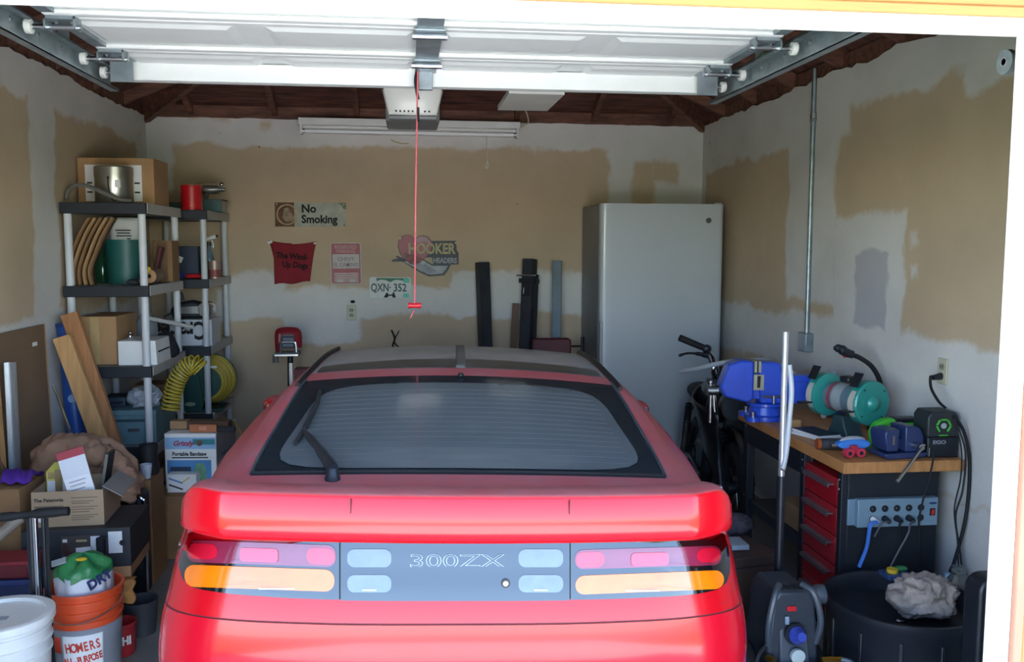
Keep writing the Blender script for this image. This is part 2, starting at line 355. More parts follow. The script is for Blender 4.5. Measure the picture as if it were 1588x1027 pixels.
# roof: hipped, boarded, on rafters
RZ, RS = 2.70, .44
rx0, rx1, ry0, ry1 = XL-.10, XR+.10, YF-.0, YB+.10
def roof_pt(side, along, d, off=0.):                             # along: run of the eave, d: distance in plan from that eave
    z = RZ+RS*d+off
    if side == 'B': return (along, ry1-d, z)
    if side == 'F': return (along, ry0+d, z)
    if side == 'L': return (rx0+d, along, z)
    return (rx1-d, along, z)
roof = bpy.data.objects.new('ceiling', None); COL.objects.link(roof); roof['kind'] = 'structure'
RNG = {'B': (rx0, rx1), 'F': (rx0, rx1), 'L': (ry0, ry1), 'R': (ry0, ry1)}
BW = .165
for side in 'BLRF':
    a0, a1 = RNG[side]
    nb = 5 if side != 'F' else 0
    for k in range(nb):
        d0, d1 = k*BW, (k+1)*BW-.006; jz = random.uniform(-.004, .004); vs = []
        for off in (.0+jz, .022+jz):
            vs += [roof_pt(side, a0+d0, d0, off), roof_pt(side, a1-d0, d0, off), roof_pt(side, a1-d1, d1, off), roof_pt(side, a0+d1, d1, off)]
        MB().add(vs, [(0,1,2,3),(4,7,6,5),(0,4,5,1),(1,5,6,2),(2,6,7,3),(3,7,4,0)]).build('deck_board', DECK, roof, smooth=False)
    dm = (rx1-rx0)/2; d0 = -.5; vs = [roof_pt(side, a0+d0, d0, .03), roof_pt(side, a1-d0, d0, .03), roof_pt(side, a1-dm, dm, .03), roof_pt(side, a0+dm, dm, .03)]
    MB().add(vs+[(x, y, z+.04) for x, y, z in vs], [(0,1,2,3),(4,7,6,5),(0,4,5,1),(1,5,6,2),(2,6,7,3),(3,7,4,0)]).build('roof_slope', DECK, roof, smooth=False)
    n = 0; a = a0+.42
    while a < a1-.3:
        dmax = min(a-a0, a1-a, dm, 1.7)-.05; hw = .02; vs = []
        for h in (-.085, -.002):
            for s_, d in ((-hw, .04), (hw, .04), (hw, dmax), (-hw, dmax)): vs.append(roof_pt(side, a+s_, d, h))
        if side != 'F': MB().add(vs, [(0,1,2,3),(4,7,6,5),(0,4,5,1),(1,5,6,2),(2,6,7,3),(3,7,4,0)]).build('rafter', RAFT, roof, smooth=False)
        a += .61
for cx, cy, sx, sy in ((rx0, ry1, 1, -1), (rx1, ry1, -1, -1)):
    p0 = Vector((cx+.06*sx, cy+.06*sy, RZ-.06)); p1 = Vector((cx+1.9*sx, cy+1.9*sy, RZ+RS*1.9-.09)); d = p1-p0
    mt = Matrix.Translation((p0+p1)/2) @ d.to_track_quat('X', 'Z').to_matrix().to_4x4()
    mb = MB(); mb.box((0, 0, 0), (d.length, .045, .15)); mb.v = [tuple(mt @ Vector(v)) for v in mb.v]; mb.build('hip_rafter', RAFT, roof, smooth=False)
m = MB().bb(XL-.11, XR+.11, YB+.02, YB+.11, WT-.14, RZ+.02); m.build('top_plate', RAFT, roof)
MB().bb(XL-.11, XL-.02, YF+.1, YB+.02, WT-.14, RZ+.02).build('top_plate', RAFT, roof)
MB().bb(XR+.02, XR+.11, YF+.1, YB+.02, WT-.14, RZ+.02).build('top_plate', RAFT, roof)
# ================================================================ overhead door
DOORW = M('door_white_enamel', '#e3e6e4', .45, var=.03)
gd = thing('garage_door', 'open white steel sectional overhead door hung on its tracks', 'garage door', (.085, 2.1, 2.45))
DW = 1.265
def door_z(y): return 0.012*(y-4.2)                              # sags slightly towards the street
joints = [4.23, 3.72, 3.21, 2.70, 2.19]
for i in range(4):
    y1, y0 = joints[i]-2.1, joints[i+1]-2.1
    s = MB().bb(-DW, DW, y0+.003, y1-.003, .0, .045).build('door_section', DOORW, gd, bevel=.003)
    MB().bb(-DW, DW, y0+.004, y0+.05, -.018, .0).build('rolled_edge', DOORW, s, bevel=.006)
    MB().bb(-DW, DW, y1-.05, y1-.004, -.018, .0).build('rolled_edge', DOORW, s, bevel=.006)
    for k in range(4):
        cx = -DW+2*DW*(k+.5)/4; hw = .265; a, b = y0+.11, y1-.11
        def pan(u, v):
            e = min(u, 1-u)*2*hw; e2 = min(v, 1-v)*(b-a); e = min(e, e2)
            return (cx-hw+2*hw*u, a+(b-a)*v, -.0005-.012*min(1, max(0, e/.03)))
        mb = MB(); o = .03
        vs = [(cx-hw, a, 0), (cx+hw, a, 0), (cx+hw, b, 0), (cx-hw, b, 0), (cx-hw+o, a+o, -.012), (cx+hw-o, a+o, -.012), (cx+hw-o, b-o, -.012), (cx-hw+o, b-o, -.012)]
        mb.add(vs, [(0,1,5,4),(1,2,6,5),(2,3,7,6),(3,0,4,7),(4,5,6,7)]).build('embossed_panel', DOORW, s, smooth=False)
    for sx in (-1, 1):                                            # end stiles of the section
        MB().bb(sx*DW-.045*(sx > 0), sx*DW+.045*(sx < 0), y0+.055, y1-.055, -.016, 0).build('end_stile', GALV, s)
MB().bb(-DW+.03, DW-.03, 3.985-2.1, 4.045-2.1, -.082, -.004).build('top_strut', DOORW, gd, bevel=.004)
MB().bb(-.045, .045, 2.60-2.1, 3.98-2.1, -.026, -.012).build('centre_stile', GALV, gd)
def hinge(x, y, s):
    h = MB().bb(x-.055, x+.055, y-.04, y+.04, -.034, -.026); h.build('hinge', GALV, gd, bevel=.002)
    k = MB().cyl((x-.06, y, -.045), (x+.06, y, -.045), .012, n=10); k.build('hinge_pin', STEEL, gd)
for jy in (3.72, 3.21, 2.70): hinge(0, jy-2.1, 0)
for sx in (-1, 1):
    for jy in (3.72, 3.21, 2.70):
        x = sx*(DW-.05)
        hg = MB().bb(x-.05, x+.05, jy-2.1-.03, jy-2.1+.03, -.03, -.018).bb(x-.05, x-.044, jy-2.1-.03, jy-2.1+.03, -.06, -.02).bb(x+.044, x+.05, jy-2.1-.03, jy-2.1+.03, -.06, -.02)
        hg.cyl((x-.025, jy-2.1+.02, -.03), (x-.025, jy-2.1+.02, -.04), .008, n=6).cyl((x+.025, jy-2.1+.02, -.03), (x+.025, jy-2.1+.02, -.04), .008, n=6)
        hb = hg.build('roller_hinge', GALV, gd)
        MB().cyl((x-sx*.06, jy-2.1, -.05), (x+sx*.10, jy-2.1, -.05), .009, n=10).build('roller_stem', STEEL, hb)
        MB().cyl((x+sx*.095, jy-2.1, -.05), (x+sx*.118, jy-2.1, -.05), .024, n=16).build('roller', WHITEP, hb, bevel=.003)
    x = sx*(DW-.02)
    tb = MB().bb(x-.045, x+.045, 3.93-2.1, 3.94-2.1, -.10, .0).bb(x-.045, x+.045, 3.94-2.1, 4.04-2.1, -.008, .0).build('top_bracket', GALV, gd)
    MB().cyl((x, 3.95-2.1, -.06), (x+sx*.07, 3.95-2.1, -.06), .009, n=10).build('roller_stem', STEEL, tb)
    MB().cyl((x+sx*.065, 3.95-2.1, -.06), (x+sx*.088, 3.95-2.1, -.06), .024, n=16).build('roller', WHITEP, tb, bevel=.003)
# top bracket of the opener arm
MB().bb(-.03, .03, 3.95-2.1, 3.98-2.1, -.10, -.01).build('arm_bracket', GALV, gd, bevel=.002)
# bottom seal
MB().bb(-DW, DW, 2.165-2.1, 2.188-2.1, -.03, .045).build('bottom_seal', M('seal_rubber', '#57484c', .7), gd)
# tracks
def track(sx, label):
    x = .085+sx*(DW+.085); t = thing('door_track', label, 'track', (x, 2.1, 2.385))
    prof = [(-.022, 0), (-.03, .0), (-.03, .05), (.03, .05), (.03, .0), (.022, 0)]
    m = MB()                                                      # C channel lying on its side, mouth towards the door
    yz = [(.035*-sx, -.04), (0, -.04), (0, .04), (.035*-sx, .04)]
    th = .003; Lh = 2.02
    m.bb(-th, th, 0, Lh, -.042, .042).bb(0, -sx*.036, 0, Lh, -.044, -.040).bb(0, -sx*.036, 0, Lh, .040, .044).bb(-sx*.033, -sx*.036, 0, Lh, -.044, -.034)
    m.build('channel', GALV, t)
    MB().bb(sx*.004, sx*.010, 0, Lh, .0, .075).build('angle_iron', GALV, t)
    MB().tube([(0, 0, 0), (0, -.10, -.03), (0, -.135, -.12), (0, -.145, -.3)], .028, n=8, flat=.5).build('curved_channel', GALV, t)
    MB().bb(-th, th, -.165, -.12, -2.37, -.28).build('vertical_channel', GALV, t)
    MB().bb(-.02, .02, 1.5, 1.503, .04, .62).build('hanger_strap', GALV, t)
    for k in range(9): MB().cyl((-sx*.001, .15+k*.22, .02), (-sx*.008, .15+k*.22, .02), .008, n=6).build('bolt', STEEL, t)
    return t
track(-1, 'galvanised door track running along the wall with the storage shelves')
track(1, 'galvanised door track running along the wall with the workbench')
# spring drum at the head of the jamb
dr = thing('cable_drum', 'grey cable drum in the corner of the door jamb', 'drum', (1.475, 2.08, 2.13))
MB().lathe([(.008, -.03), (.03, -.028), (.03, -.015), (.022, -.012), (.022, .012), (.03, .015), (.03, .028), (.008, .03)], axis='X', n=20).build('drum', GALV, dr)
MB().cyl((-.03, 0, 0), (.25, 0, 0), .012).build('shaft', STEEL, dr)

# ================================================================ opener
OPW = M('opener_lens_plastic', '#d5d6d1', .35, var=.03)
c = at(640, 160, 4.75); op = thing('door_opener', 'white garage door opener hanging under the roof with a pull cord', 'opener', (c.x, 4.75, Z(190, 4.75)))
hw = (X(686, 4.75)-X(595, 4.75))/2
MB().bb(-hw+.015, hw-.015, .02, .38, .0, .22).build('motor_housing', M('opener_grey', '#6d7072', .5), op, bevel=.012)
def lens(u, v):                                                   # bulged front lens, narrower at the foot
    h = .02+.20*v; ww = hw*(.80+.2*min(1, v*1.6)); x = -ww+2*ww*u; e = 1-abs(2*u-1)**3
    return (x, -.02-.045*e*(1-.5*abs(2*v-1)**2), h)
ln = MB(); ln.grid(lens, 24, 12); ln.build('lens', OPW, op, solid=.02)
MB().bb(-hw*.8, hw*.8, -.05, .05, .0, .022).build('lens_foot', M('opener_foot', '#77797a', .5), op, bevel=.008)
for k in range(9):
    x = -.085+k*.021
    if abs(k-5.5) > .6: MB().ball((x, -.052, .04), (.005, .004, .005), 8, 6).build('vent_hole', INK, op)
for sx in (-1, 1): MB().ball((sx*hw*.96, -.02, .16), (.006, .006, .014), 8, 6).build('latch_hole', INK, op)
MB().bb(-hw-.04, -hw, .0, .02, .185, .22).build('mounting_tab', GALV, op)
MB().bb(-.02, .02, -2.65, .05, .225, .27).build('rail', GALV, op)
MB().bb(-.03, .03, -.82, -.70, .20, .235).build('trolley', BLACKP, op)
MB().tube([(0.012, -.808, .095), (.006, -.812, .05), (.018, -.81, -.02)], .009, n=8, k=3, flat=.5).build('door_arm', BLACKM, op)
for sx in (-1, 1): MB().bb(sx*.11-.01, sx*.11+.01, .18, .185, .2, 1.0).build('hanger_strap', GALV, op)
ROPE = M('pull_cord', '#d8636b', .7, var=.1)
rt = at(648, 122, 3.925); rb = at(643, 474, 3.925)
cd = thing('release_cord', 'red emergency release cord with a red handle hanging from the door opener', 'cord', rb)
MB().tube([(rt.x-rb.x, 0, rt.z-rb.z+.03), ((rt.x-rb.x)*.4, 0, (rt.z-rb.z)*.5), (0, 0, -.01)], .0035, n=6).build('cord', ROPE, cd)
MB().tube([(0, 0, -.02), (-.012, 0, -.04), (-.018, 0, -.055)], .003, n=6).build('cord_end', ROPE, cd)
MB().lathe([(.012, -.028), (.013, -.025), (.010, 0), (.013, .025), (.012, .028)], axis='X', n=12).build('handle', M('red_handle', '#d21c2b', .4), cd)
MB().cyl((rt.x-rb.x, 0, rt.z-rb.z-.12), (rt.x-rb.x, 0, rt.z-rb.z-.18), .006, n=8).build('cord_clip', BLACKP, cd)

wbp = at(828, 146, 4.9); tag(MB().bb(X(788, 4.9), X(872, 4.9), 4.9, 5.5, wbp.z, wbp.z+.03).build('foam_board', WHITEP, bevel=.003), 'flat white board lying across the rafters beside the opener', 'panel')
# ================================================================ strip light on the back wall
l0, l1 = at(463, 197, 6.9), at(806, 205, 6.9)
lt = thing('strip_light', 'long white fluorescent strip light fixed high on the back wall', 'light', ((l0.x+l1.x)/2, 6.9, Z(213, 6.9)), rot=(0, math.atan2(l0.z-l1.z, l1.x-l0.x)*.5, 0))
hl = (l1.x-l0.x)/2
MB().bb(-hl, hl, -.03, .085, .062, .115).build('housing', WHITEP, lt, bevel=.004)
MB().bb(-hl+.01, hl-.01, .03, .085, .01, .062).build('reflector', WHITEP, lt)
MB().cyl((-hl+.05, -.01, .018), (hl-.05, -.01, .018), .016, n=14).build('tube', M('tube_glass', '#f3f4f4', .25, var=.01), lt)
for sx in (-1, 1):
    MB().cyl((sx*(hl-.05), -.01, .018), (sx*(hl-.02), -.01, .018), .017, n=14).build('tube_end', STEEL, lt)
    MB().bb(sx*(hl-.02)-.008, sx*(hl-.02)+.008, -.03, .05, -.005, .07).build('end_plate', WHITEP, lt)
pc = at(755, 252, 6.88)
pull = thing('pull_chain', 'thin bead pull chain hanging from the strip light', 'chain', pc)
MB().cyl((0, 0, 0), (0, 0, Z(213, 6.88)-pc.z+.01), .0025, n=6).build('chain', STEEL, pull)
MB().tube([(0, 0, 0), (.012, 0, -.02), (0, 0, -.045), (-.012, 0, -.02)], .002, n=6, closed=True).build('ring', STEEL, pull)
wr = MB().tube([at(812, 148, 6.8), at(813, 165, 6.82), at(818, 180, 6.85), at(818, 192, 6.9), at(803, 200, 6.9)], .005, n=6)
tag(wr.build('cream_cord', M('cream_cord', '#cfc3a0', .6)), 'cream power cord looping from the rafters to the strip light', 'cord')
tag(MB().tube([at(606, 216, 6.965), at(612, 220, 6.97), at(624, 223, 6.98), at(634, 223, 6.985)], .004, n=6).build('wire', M('yellow_wire', '#c2b06c', .6)), 'short yellow wire dangling below the strip light', 'wire')

# ================================================================ back wall signs
YW = YB-.004
def sign_frame(name, label, px0, py0, px1, py1, cat='sign', tilt=0.):
    a, b = at(px0, py0, YW), at(px1, py1, YW); W, H = b.x-a.x, a.z-b.z
    t = thing(name, label, cat, ((a.x+b.x)/2, YW, (a.z+b.z)/2), rot=(0, tilt, 0)); return t, W, H
t, W, H = sign_frame('metal_sign', 'rusty white metal sign reading No Smoking', 426, 314, 537, 352)
SIGNG = M('worn_white_enamel', '#a9aa9c', .6, var=.18, scale=14)
RUST = M('rust_print', '#6d4c39', .75, var=.35, scale=20)
MB().bb(-W/2, W/2, -.003, 0, -H/2, H/2).build('plate', SIGNG, t)
MB().bb(-W/2, -W/2+W*.27, -.0036, -.003, -H/2, H/2).build('rusty_end', RUST, t)
cx = -W/2+W*.17
MB().openlathe([(H*.38, -.0042), (H*.44, -.0042), (H*.44, -.003), (H*.38, -.003), (H*.38, -.0042)], (cx, 0, 0), 30, 'Y').build('printed_ring', M('ring_print', '#b79a78', .7, var=.3, scale=25), t)
m = MB(); poly = [(cx-.02, H*.25), (cx+.01, H*.3), (cx+.03, H*.1), (cx+.055, -.02), (cx+.05, -H*.3), (cx-.01, -H*.3), (cx-.035, -.02)]
m.prism(poly, -.0042, -.0036).build('printed_figure', M('figure_print', '#97836c', .7, var=.35, scale=30), t)
txt('No', H*.46, (-W/2+W*.37, -.0036, H*.24), INK, t, ax='LEFT', bold=.003)
txt('Smoking', H*.46, (-W/2+W*.37, -.0036, -H*.20), INK, t, ax='LEFT', bold=.003, sx=.94)
for sx in (-1, 1):
    for sz in (-1, 1): MB().ball((sx*(W/2-.015), -.003, sz*(H/2-.012)), (.006, .003, .006), 8, 6).build('nail', STEEL if sz > 0 else RUST, t)
MB().prism([(W/2-.06, H/2), (W/2, H/2), (W/2, H/2-.05), (W/2-.02, H/2-.045), (W/2-.03, H/2-.02)], -.0036, -.003).build('printed_corner', M('corner_print', '#6f7d63', .7, var=.3, scale=30), t)
# red shirt
t, W, H = sign_frame('red_shirt', 'red cloth with black lettering pinned to the wall by two corners', 417, 373, 493, 441, 'cloth')
def shirt(u, v):
    x0 = -W*.5+.10*W*min(1, v*2.5)**.8*1.0; x1 = W*.5-.16*W*v**.7
    top = H/2-.022*math.sin(math.pi*u)*1.0-(.0 if u < .5 else .006); bot = -H/2+.02*u+.006*math.sin(9*u)
    return (x0+(x1-x0)*u, -.010-.012*math.sin(math.pi*u)**.7-.006*math.sin(7*u+3*v)*v, top+(bot-top)*v)
MB().grid(shirt, 22, 18).build('cloth', M('red_cloth', '#8a2530', .9, var=.14, scale=7, bump=.3), t, solid=.003)
BL = M('gothic_print', '#221013', .85)
txt('The Wind-', .062, (-.005, -.032, H*.14), BL, t, bold=.002, sx=.85, rot=(math.pi/2, math.radians(4), 0))
txt('Up Dogs', .062, (.015, -.032, -H*.06), BL, t, bold=.002, sx=.85, rot=(math.pi/2, math.radians(4), 0))
MB().box((-W*.47, -.014, H*.46), (.035, .004, .02), (0, -.4, 0)).build('white_pin', PAPER, t)
MB().box((W*.46, -.014, H*.44), (.022, .004, .012), (0, -.4, 0)).build('white_pin', PAPER, t)
# reserved parking sign
t, W, H = sign_frame('parking_sign', 'small red and white reserved parking sign on the back wall', 512, 376, 561, 441, tilt=math.radians(-.5))
SW = M('sign_white', '#b9b1ac', .5, var=.06); SR = M('sign_red', '#a04a52', .5, var=.14, scale=10); SP = M('sign_pink', '#b58a8a', .5, var=.2, scale=12); SF = M('sign_purple_print', '#8c7480', .6)
MB().prism(rrect(W, H, .015), -.002, 0).build('plate', SW, t)
MB().prism(rrect(W*.93, H*.95, .011), -.0026, -.002).build('red_field', SR, t)
MB().bb(-W*.43, W*.43, -.0032, -.0026, -H*.12, H*.22).build('white_panel', SW, t)
MB().bb(-W*.40, W*.40, -.0031, -.0026, -H*.45, -H*.22).build('faded_panel', SP, t)
txt('RESERVED', .040, (0, -.0032, H*.385), SP, t, bold=.0008, sx=.92); txt('PARKING', .036, (0, -.0032, H*.285), SP, t, bold=.0008, sx=.95)
txt('CHEVY', .040, (0, -.0036, H*.10), SF, t, bold=.0005); txt('EL CAMINO', .040, (0, -.0036, -H*.035), SF, t, bold=.0005, sx=.9)
for k in range(3): MB().bb(-W*.34, W*.34, -.0036, -.0031, -H*(.24+.05*k)-.002, -H*(.24+.05*k)+.002).build('small_print', SW, t)
for sx in (-1, 1): MB().bb(sx*W*.2-.025, sx*W*.2+.025, -.0036, -.0031, -H*.45, -H*.38).build('printed_block', SW, t)
MB().ball((0, -.003, H*.47), (.006, .004, .006), 8, 6).build('nail', CHROME, t)
# headers sign
t, W, H = sign_frame('heart_sign', 'die-cut tin sign with a pink heart, HOOKER HEADERS lettering and exhaust pipes', 609, 365, 711, 428)
DK = M('sign_outline', '#2b2c35', .5); HR = M('heart_red', '#9a4650', .45, var=.2, scale=12); HP = M('heart_pink', '#a9838c', .45, var=.15, scale=12); LY = M('letter_yellow', '#a89d6e', .5, var=.12, scale=20); LG = M('letter_grey', '#9a9ca6', .5); PG = M('pipe_grey', '#8d8e96', .4, var=.25, scale=18)
def q(px, py): p = at(px, py, YW); return (p.x-t.location.x, p.z-t.location.z)
def wp(pts): return [q(600+x/11.41, 350+y/11.41) for x, y in pts]                # from a crop of the photograph, real size on the wall
heart = [(497, 230), (450, 185), (370, 165), (280, 190), (215, 270), (205, 370), (235, 480), (310, 590), (420, 660), (520, 690), (640, 600), (760, 470), (795, 380), (790, 290), (720, 205), (630, 180), (550, 195)]
pipes = [(290, 640), (100, 640), (130, 600), (230, 580), (170, 560), (200, 540), (300, 590), (560, 560), (640, 600), (800, 690), (1100, 690), (1060, 780), (990, 870), (860, 880), (740, 890), (600, 830), (480, 760)]
word = [(360, 280), (1215, 275), (1225, 440), (1258, 480), (1258, 680), (820, 695), (800, 560), (360, 560)]
def grow(P, s):
    cx = sum(p[0] for p in P)/len(P); cz = sum(p[1] for p in P)/len(P); return [(cx+(x-cx)*s, cz+(z-cz)*s) for x, z in P]
MB().prism(grow(wp(heart), 1.04), -.004, 0).prism(grow(wp(pipes), 1.05), -.004, -.0002).prism(grow(wp(word), 1.03), -.0042, -.0001).build('plate', DK, t, smooth=False)
MB().prism(wp(heart), -.0052, -.0042).build('heart', HR, t)
MB().prism(wp([(520, 240), (560, 205), (630, 190), (710, 215), (775, 300), (780, 370), (720, 300), (620, 290), (540, 310)]), -.0058, -.0052).build('heart_highlight', HP, t)
MB().prism(wp([(300, 640), (560, 600), (650, 620), (800, 710), (1080, 710), (1040, 780), (980, 850), (860, 860), (750, 870), (610, 810), (490, 740)]), -.0056, -.0044).build('pipes', PG, t)
for k in range(4):
    a = [(470+60*k, 650+12*k), (700+55*k, 850-10*k)]; p0, p1 = wp(a)
    MB().cyl((p0[0], -.006, p0[1]), (p1[0], -.006, p1[1]), .0035, n=8).build('pipe_line', LG, t)
MB().prism(wp([(300, 480), (420, 500), (560, 540), (640, 590), (600, 650), (520, 690), (420, 690), (330, 610)]), -.0060, -.0054).build('flame_print', M('flame_print', '#7d3a3d', .5, var=.4, scale=40), t)
hx, hz = q(670, 386.5); txt('HOOKER', .112, (hx-.004, -.0062, hz), LY, t, bold=.004, sx=.78)
hx, hz = q(690, 404.5); txt('HEADERS', .055, (hx, -.0062, hz), LG, t, bold=.002, sx=.8)
for px, py in ((620.5, 370), (706.5, 376.5)): p = q(px, py); MB().ball((p[0], -.006, p[1]), (.007, .004, .007), 8, 6).build('nail', PAPER, t)
# licence plate
t, W, H = sign_frame('licence_plate', 'white and green licence plate QXN 352 nailed to the back wall', 572.5, 430, 637.5, 462.5, 'plate', math.radians(.6))
PW = M('plate_white', '#c9cac8', .45, var=.06); PGn = M('plate_green', '#1f6b52', .5, var=.15); PT = M('plate_teal_sticker', '#57bda3', .5)
MB().prism(rrect(W, H, .018), -.003, 0).build('plate', PW, t, bevel=.001)
MB().prism([(-W*.33, H*.46), (W*.42, H*.46), (W*.40, H*.30), (W*.18, H*.38), (W*.10, H*.36), (0, H*.26), (-W*.12, H*.36), (-W*.22, H*.38), (-W*.33, H*.30)], -.0036, -.003).build('printed_mountains', PGn, t)
PK = M('plate_letters', '#2c4a48', .5)
txt('QXN', H*.52, (-W*.245, -.0036, -.002), PK, t, sx=.72, bold=.0022); txt('352', H*.52, (W*.235, -.0036, -.002), PK, t, sx=.80, bold=.0022); txt('•', H*.3, (0, -.0036, 0), PK, t)
MB().prism(rrect(W*.15, H*.2, .006), -.0042, -.003, Matrix.Translation((W*.39, 0, H*.34))).build('sticker', PT, t)
MB().prism(rrect(W*.14, H*.2, .006), -.0042, -.003, Matrix.Translation((W*.38, 0, -H*.36))).build('sticker', PT, t)
MB().prism([(-W*.16, -H*.47), (-W*.08, -H*.2), (-W*.04, -H*.32), (W*.05, -H*.32), (W*.08, -H*.16), (W*.14, -H*.47), (W*.06, -H*.47), (W*.05, -H*.38), (-W*.04, -H*.38), (-W*.06, -H*.47)], -.0036, -.003).build('printed_scene', INK, t)
for sx in (-1, 1): MB().ball((sx*W*.29, -.003, -H*.37), (.005, .003, .005), 8, 6).build('bolt', STEEL, t)
# outlet
def outlet(name, label, loc, rz):
    o = thing(name, label, 'outlet', loc, rz)
    MB().bb(-.035, .035, -.008, 0, -.058, .058).build('cover_plate', M('ivory_plastic', '#bdb79f', .5), o, bevel=.004)
    for sz in (-1, 1):
        so = MB().prism(rrect(.034, .028, .010), -.010, -.007, Matrix.Translation((0, 0, sz*.020))).build('socket', M('socket_grey', '#8d8a7a', .5), o)
        for sx in (-1, 1): MB().bb(sx*.007-.0015, sx*.007+.0015, -.0108, -.010, sz*.020-.004, sz*.020+.007).build('slot', INK, so)
    MB().ball((0, -.008, 0), .003, 8, 5).build('screw', STEEL, o)
    return o
p = at(545, 485, YW); outlet('wall_outlet', 'ivory wall outlet below the red parking sign', p, 0)
tag(MB().ball(tuple(at(547, 468, YW-.01)), (.018, .012, .012), 10, 7).build('cable_grommet', INK), 'black cable hole just above the ivory wall outlet', 'grommet')
m = MB().tube([at(607, 512, 6.98), at(612, 525, 6.97), at(609, 538, 6.96), at(613, 560, 6.95)], .007, n=6).tube([at(610, 530, 6.96), at(618, 538, 6.96), at(626, 541, 6.95)], .006, n=6).tube([at(619, 513, 6.98), at(613, 524, 6.97)], .004, n=6)
tag(m.build('cable_tail', BLACKR), 'black cable ends poking out of the back wall', 'cable')

# ================================================================ steel posts and stool by the back wall
SQ = M('dark_steel_tube', '#2e3038', .5, metal=.2, var=.2); SQG = M('grey_green_steel', '#3c474d', .45, metal=.4, var=.2)
def post(name, label, pxt, pyt, pxb, yb, w_, mat, extra=0):
    tp = at(pxt, pyt, 6.93); bx = X(pxb, yb, 640)
    # foot on the floor below the visible part
    zv = Z(640, yb); f_ = (tp.z)/(tp.z-zv); b_ = Vector((tp.x+(bx-tp.x)*f_, yb, 0))
    t = thing(name, label, 'post', b_)
    d = Vector((tp.x, 6.93, tp.z))-b_; mt = (d.to_track_quat('Z', 'Y')).to_matrix().to_4x4()
    mb = MB(); L_ = d.length; h = w_/2
    for a, b in ((-1, 0), (1, 0), (0, -1), (0, 1)):
        mb.box((a*(h-.002), b*(h-.002), L_/2), (.004 if a else w_, .004 if b else w_, L_))
    mb.v = [tuple(mt @ Vector(v)) for v in mb.v]; mb.build('square_tube', mat, t, smooth=False)
    cp = MB(); cp.box((0, 0, L_-.002), (w_-.006, w_-.006, .004)); cp.v = [tuple(mt @ Vector(v)) for v in cp.v]; cp.build('end_cap', BLACKP, t)
    return t, d, mt
post('steel_post', 'plain dark square steel post leaning on the wall beside the pull cord', 748, 407, 757, 6.8, .085, SQ)
t, d, mt = post('steel_post', 'dark steel post with a bolted clamp head leaning on the wall', 822, 402, 813, 6.8, .088, SQ)
def loc_part(mb, name, mat): mb.v = [tuple(mt @ Vector(v)) for v in mb.v]; return mb.build(name, mat, t, bevel=.002)
L_ = d.length
loc_part(MB().box((0, 0, L_-.17), (.13, .11, .035)), 'clamp_collar', BLACKM); loc_part(MB().cyl((-.08, .06, L_-.13), (.08, .06, L_-.13), .007, n=8), 'clamp_bolt', STEEL)
loc_part(MB().box((0, .05, L_-.24), (.07, .01, .10)), 'catch_plate', BLACKM); loc_part(MB().box((.02, .057, L_-.25), (.01, .006, .05)), 'bright_latch', STEEL)
loc_part(MB().box((-.065, 0, L_*.55), (.018, .03, L_*.75)), 'side_rod', BLACKM)
for k in range(3): loc_part(MB().cyl((-.07, -.02, L_-.42-.14*k), (-.045, -.02, L_-.42-.14*k), .012, n=8), 'rivet', STEEL)
post('steel_post', 'grey-green ribbed steel post leaning on the wall beside the tall freezer', 864, 405, 863, 6.8, .072, SQG)
bd = at(794, 560, 6.88)
tag(MB().box((bd.x, 6.9, .62), (.05, .02, 1.24), (0, .05, 0)).build('wooden_batten', M('brown_batten', '#6a5040', .7, stretch=(12, 12, 1), scale=3)), 'thin brown batten standing against the clamp post', 'batten')
st = thing('stool', 'dark red padded chair back standing behind the car roof', 'chair', (X(857, 6.6), 6.68, 0))
zb = Z(540, 6.6)
MB().prism(rrect(.30, .17, .03), -.03, .03, Matrix.Translation((0, 0, zb-.02))).build('backrest', M('red_vinyl', '#5c1c24', .5, var=.15), st, bevel=.012)
MB().bb(-.14, .14, -.16, .02, .44, .50).build('seat', MATS['red_vinyl'], st, bevel=.02)
for sx in (-1, 1):
    for y in (-.12, .0): MB().cyl((sx*.12, y, .44), (sx*.15, y, 0), .012, n=10).build('leg', BLACKM, st)
MB().bb(-.02, .02, .03, .045, .46, zb).build('back_post', BLACKM, st)
MB().cyl((.15, 0, zb), (.24, 0, zb), .008, n=8).cyl((.24, 0, zb-.09), (.24, 0, zb+.07), .014, n=8).build('arm', BLACKM, st)

# ================================================================ freezer
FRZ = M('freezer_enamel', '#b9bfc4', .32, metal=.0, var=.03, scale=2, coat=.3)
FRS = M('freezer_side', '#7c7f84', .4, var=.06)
fx0, fx1, fz = X(929, 6.28), X(1117, 6.28), Z(316, 6.28, 1020)
fr = thing('upright_freezer', 'tall silver-grey upright freezer with a small round badge', 'freezer', ((fx0+fx1)/2, 6.62, 0))
fw = (fx1-fx0)/2
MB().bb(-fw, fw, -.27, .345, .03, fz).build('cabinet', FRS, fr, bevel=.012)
def door_s(u, v):
    e = min(u, 1-u)*2*fw; r = .035; dy = 0 if e > r else r-math.sqrt(max(0, r*r-(r-e)**2))
    return (-fw+2*fw*u, -.34+dy, .10+(fz-.10)*v)
db = MB(); us = [0, .003, .008, .015, .025, .04, .1, .5, .9, .96, .975, .985, .992, .997, 1]
pl = [(-fw, -.275)]+[(door_s(u, 0)[0], door_s(u, 0)[1]) for u in us]+[(fw, -.275)]
n = len(pl); db.add([(x, y, .10) for x, y in pl]+[(x, y, fz) for x, y in pl], [tuple(range(n)), tuple(range(n, 2*n))[::-1]]+[(i, n+i, n+(i+1) % n, (i+1) % n) for i in range(n)])
db.build('door', FRZ, fr)
MB().bb(-fw+.01, fw-.01, -.30, -.27, .0, .095).build('kick_plate', BLACKP, fr)
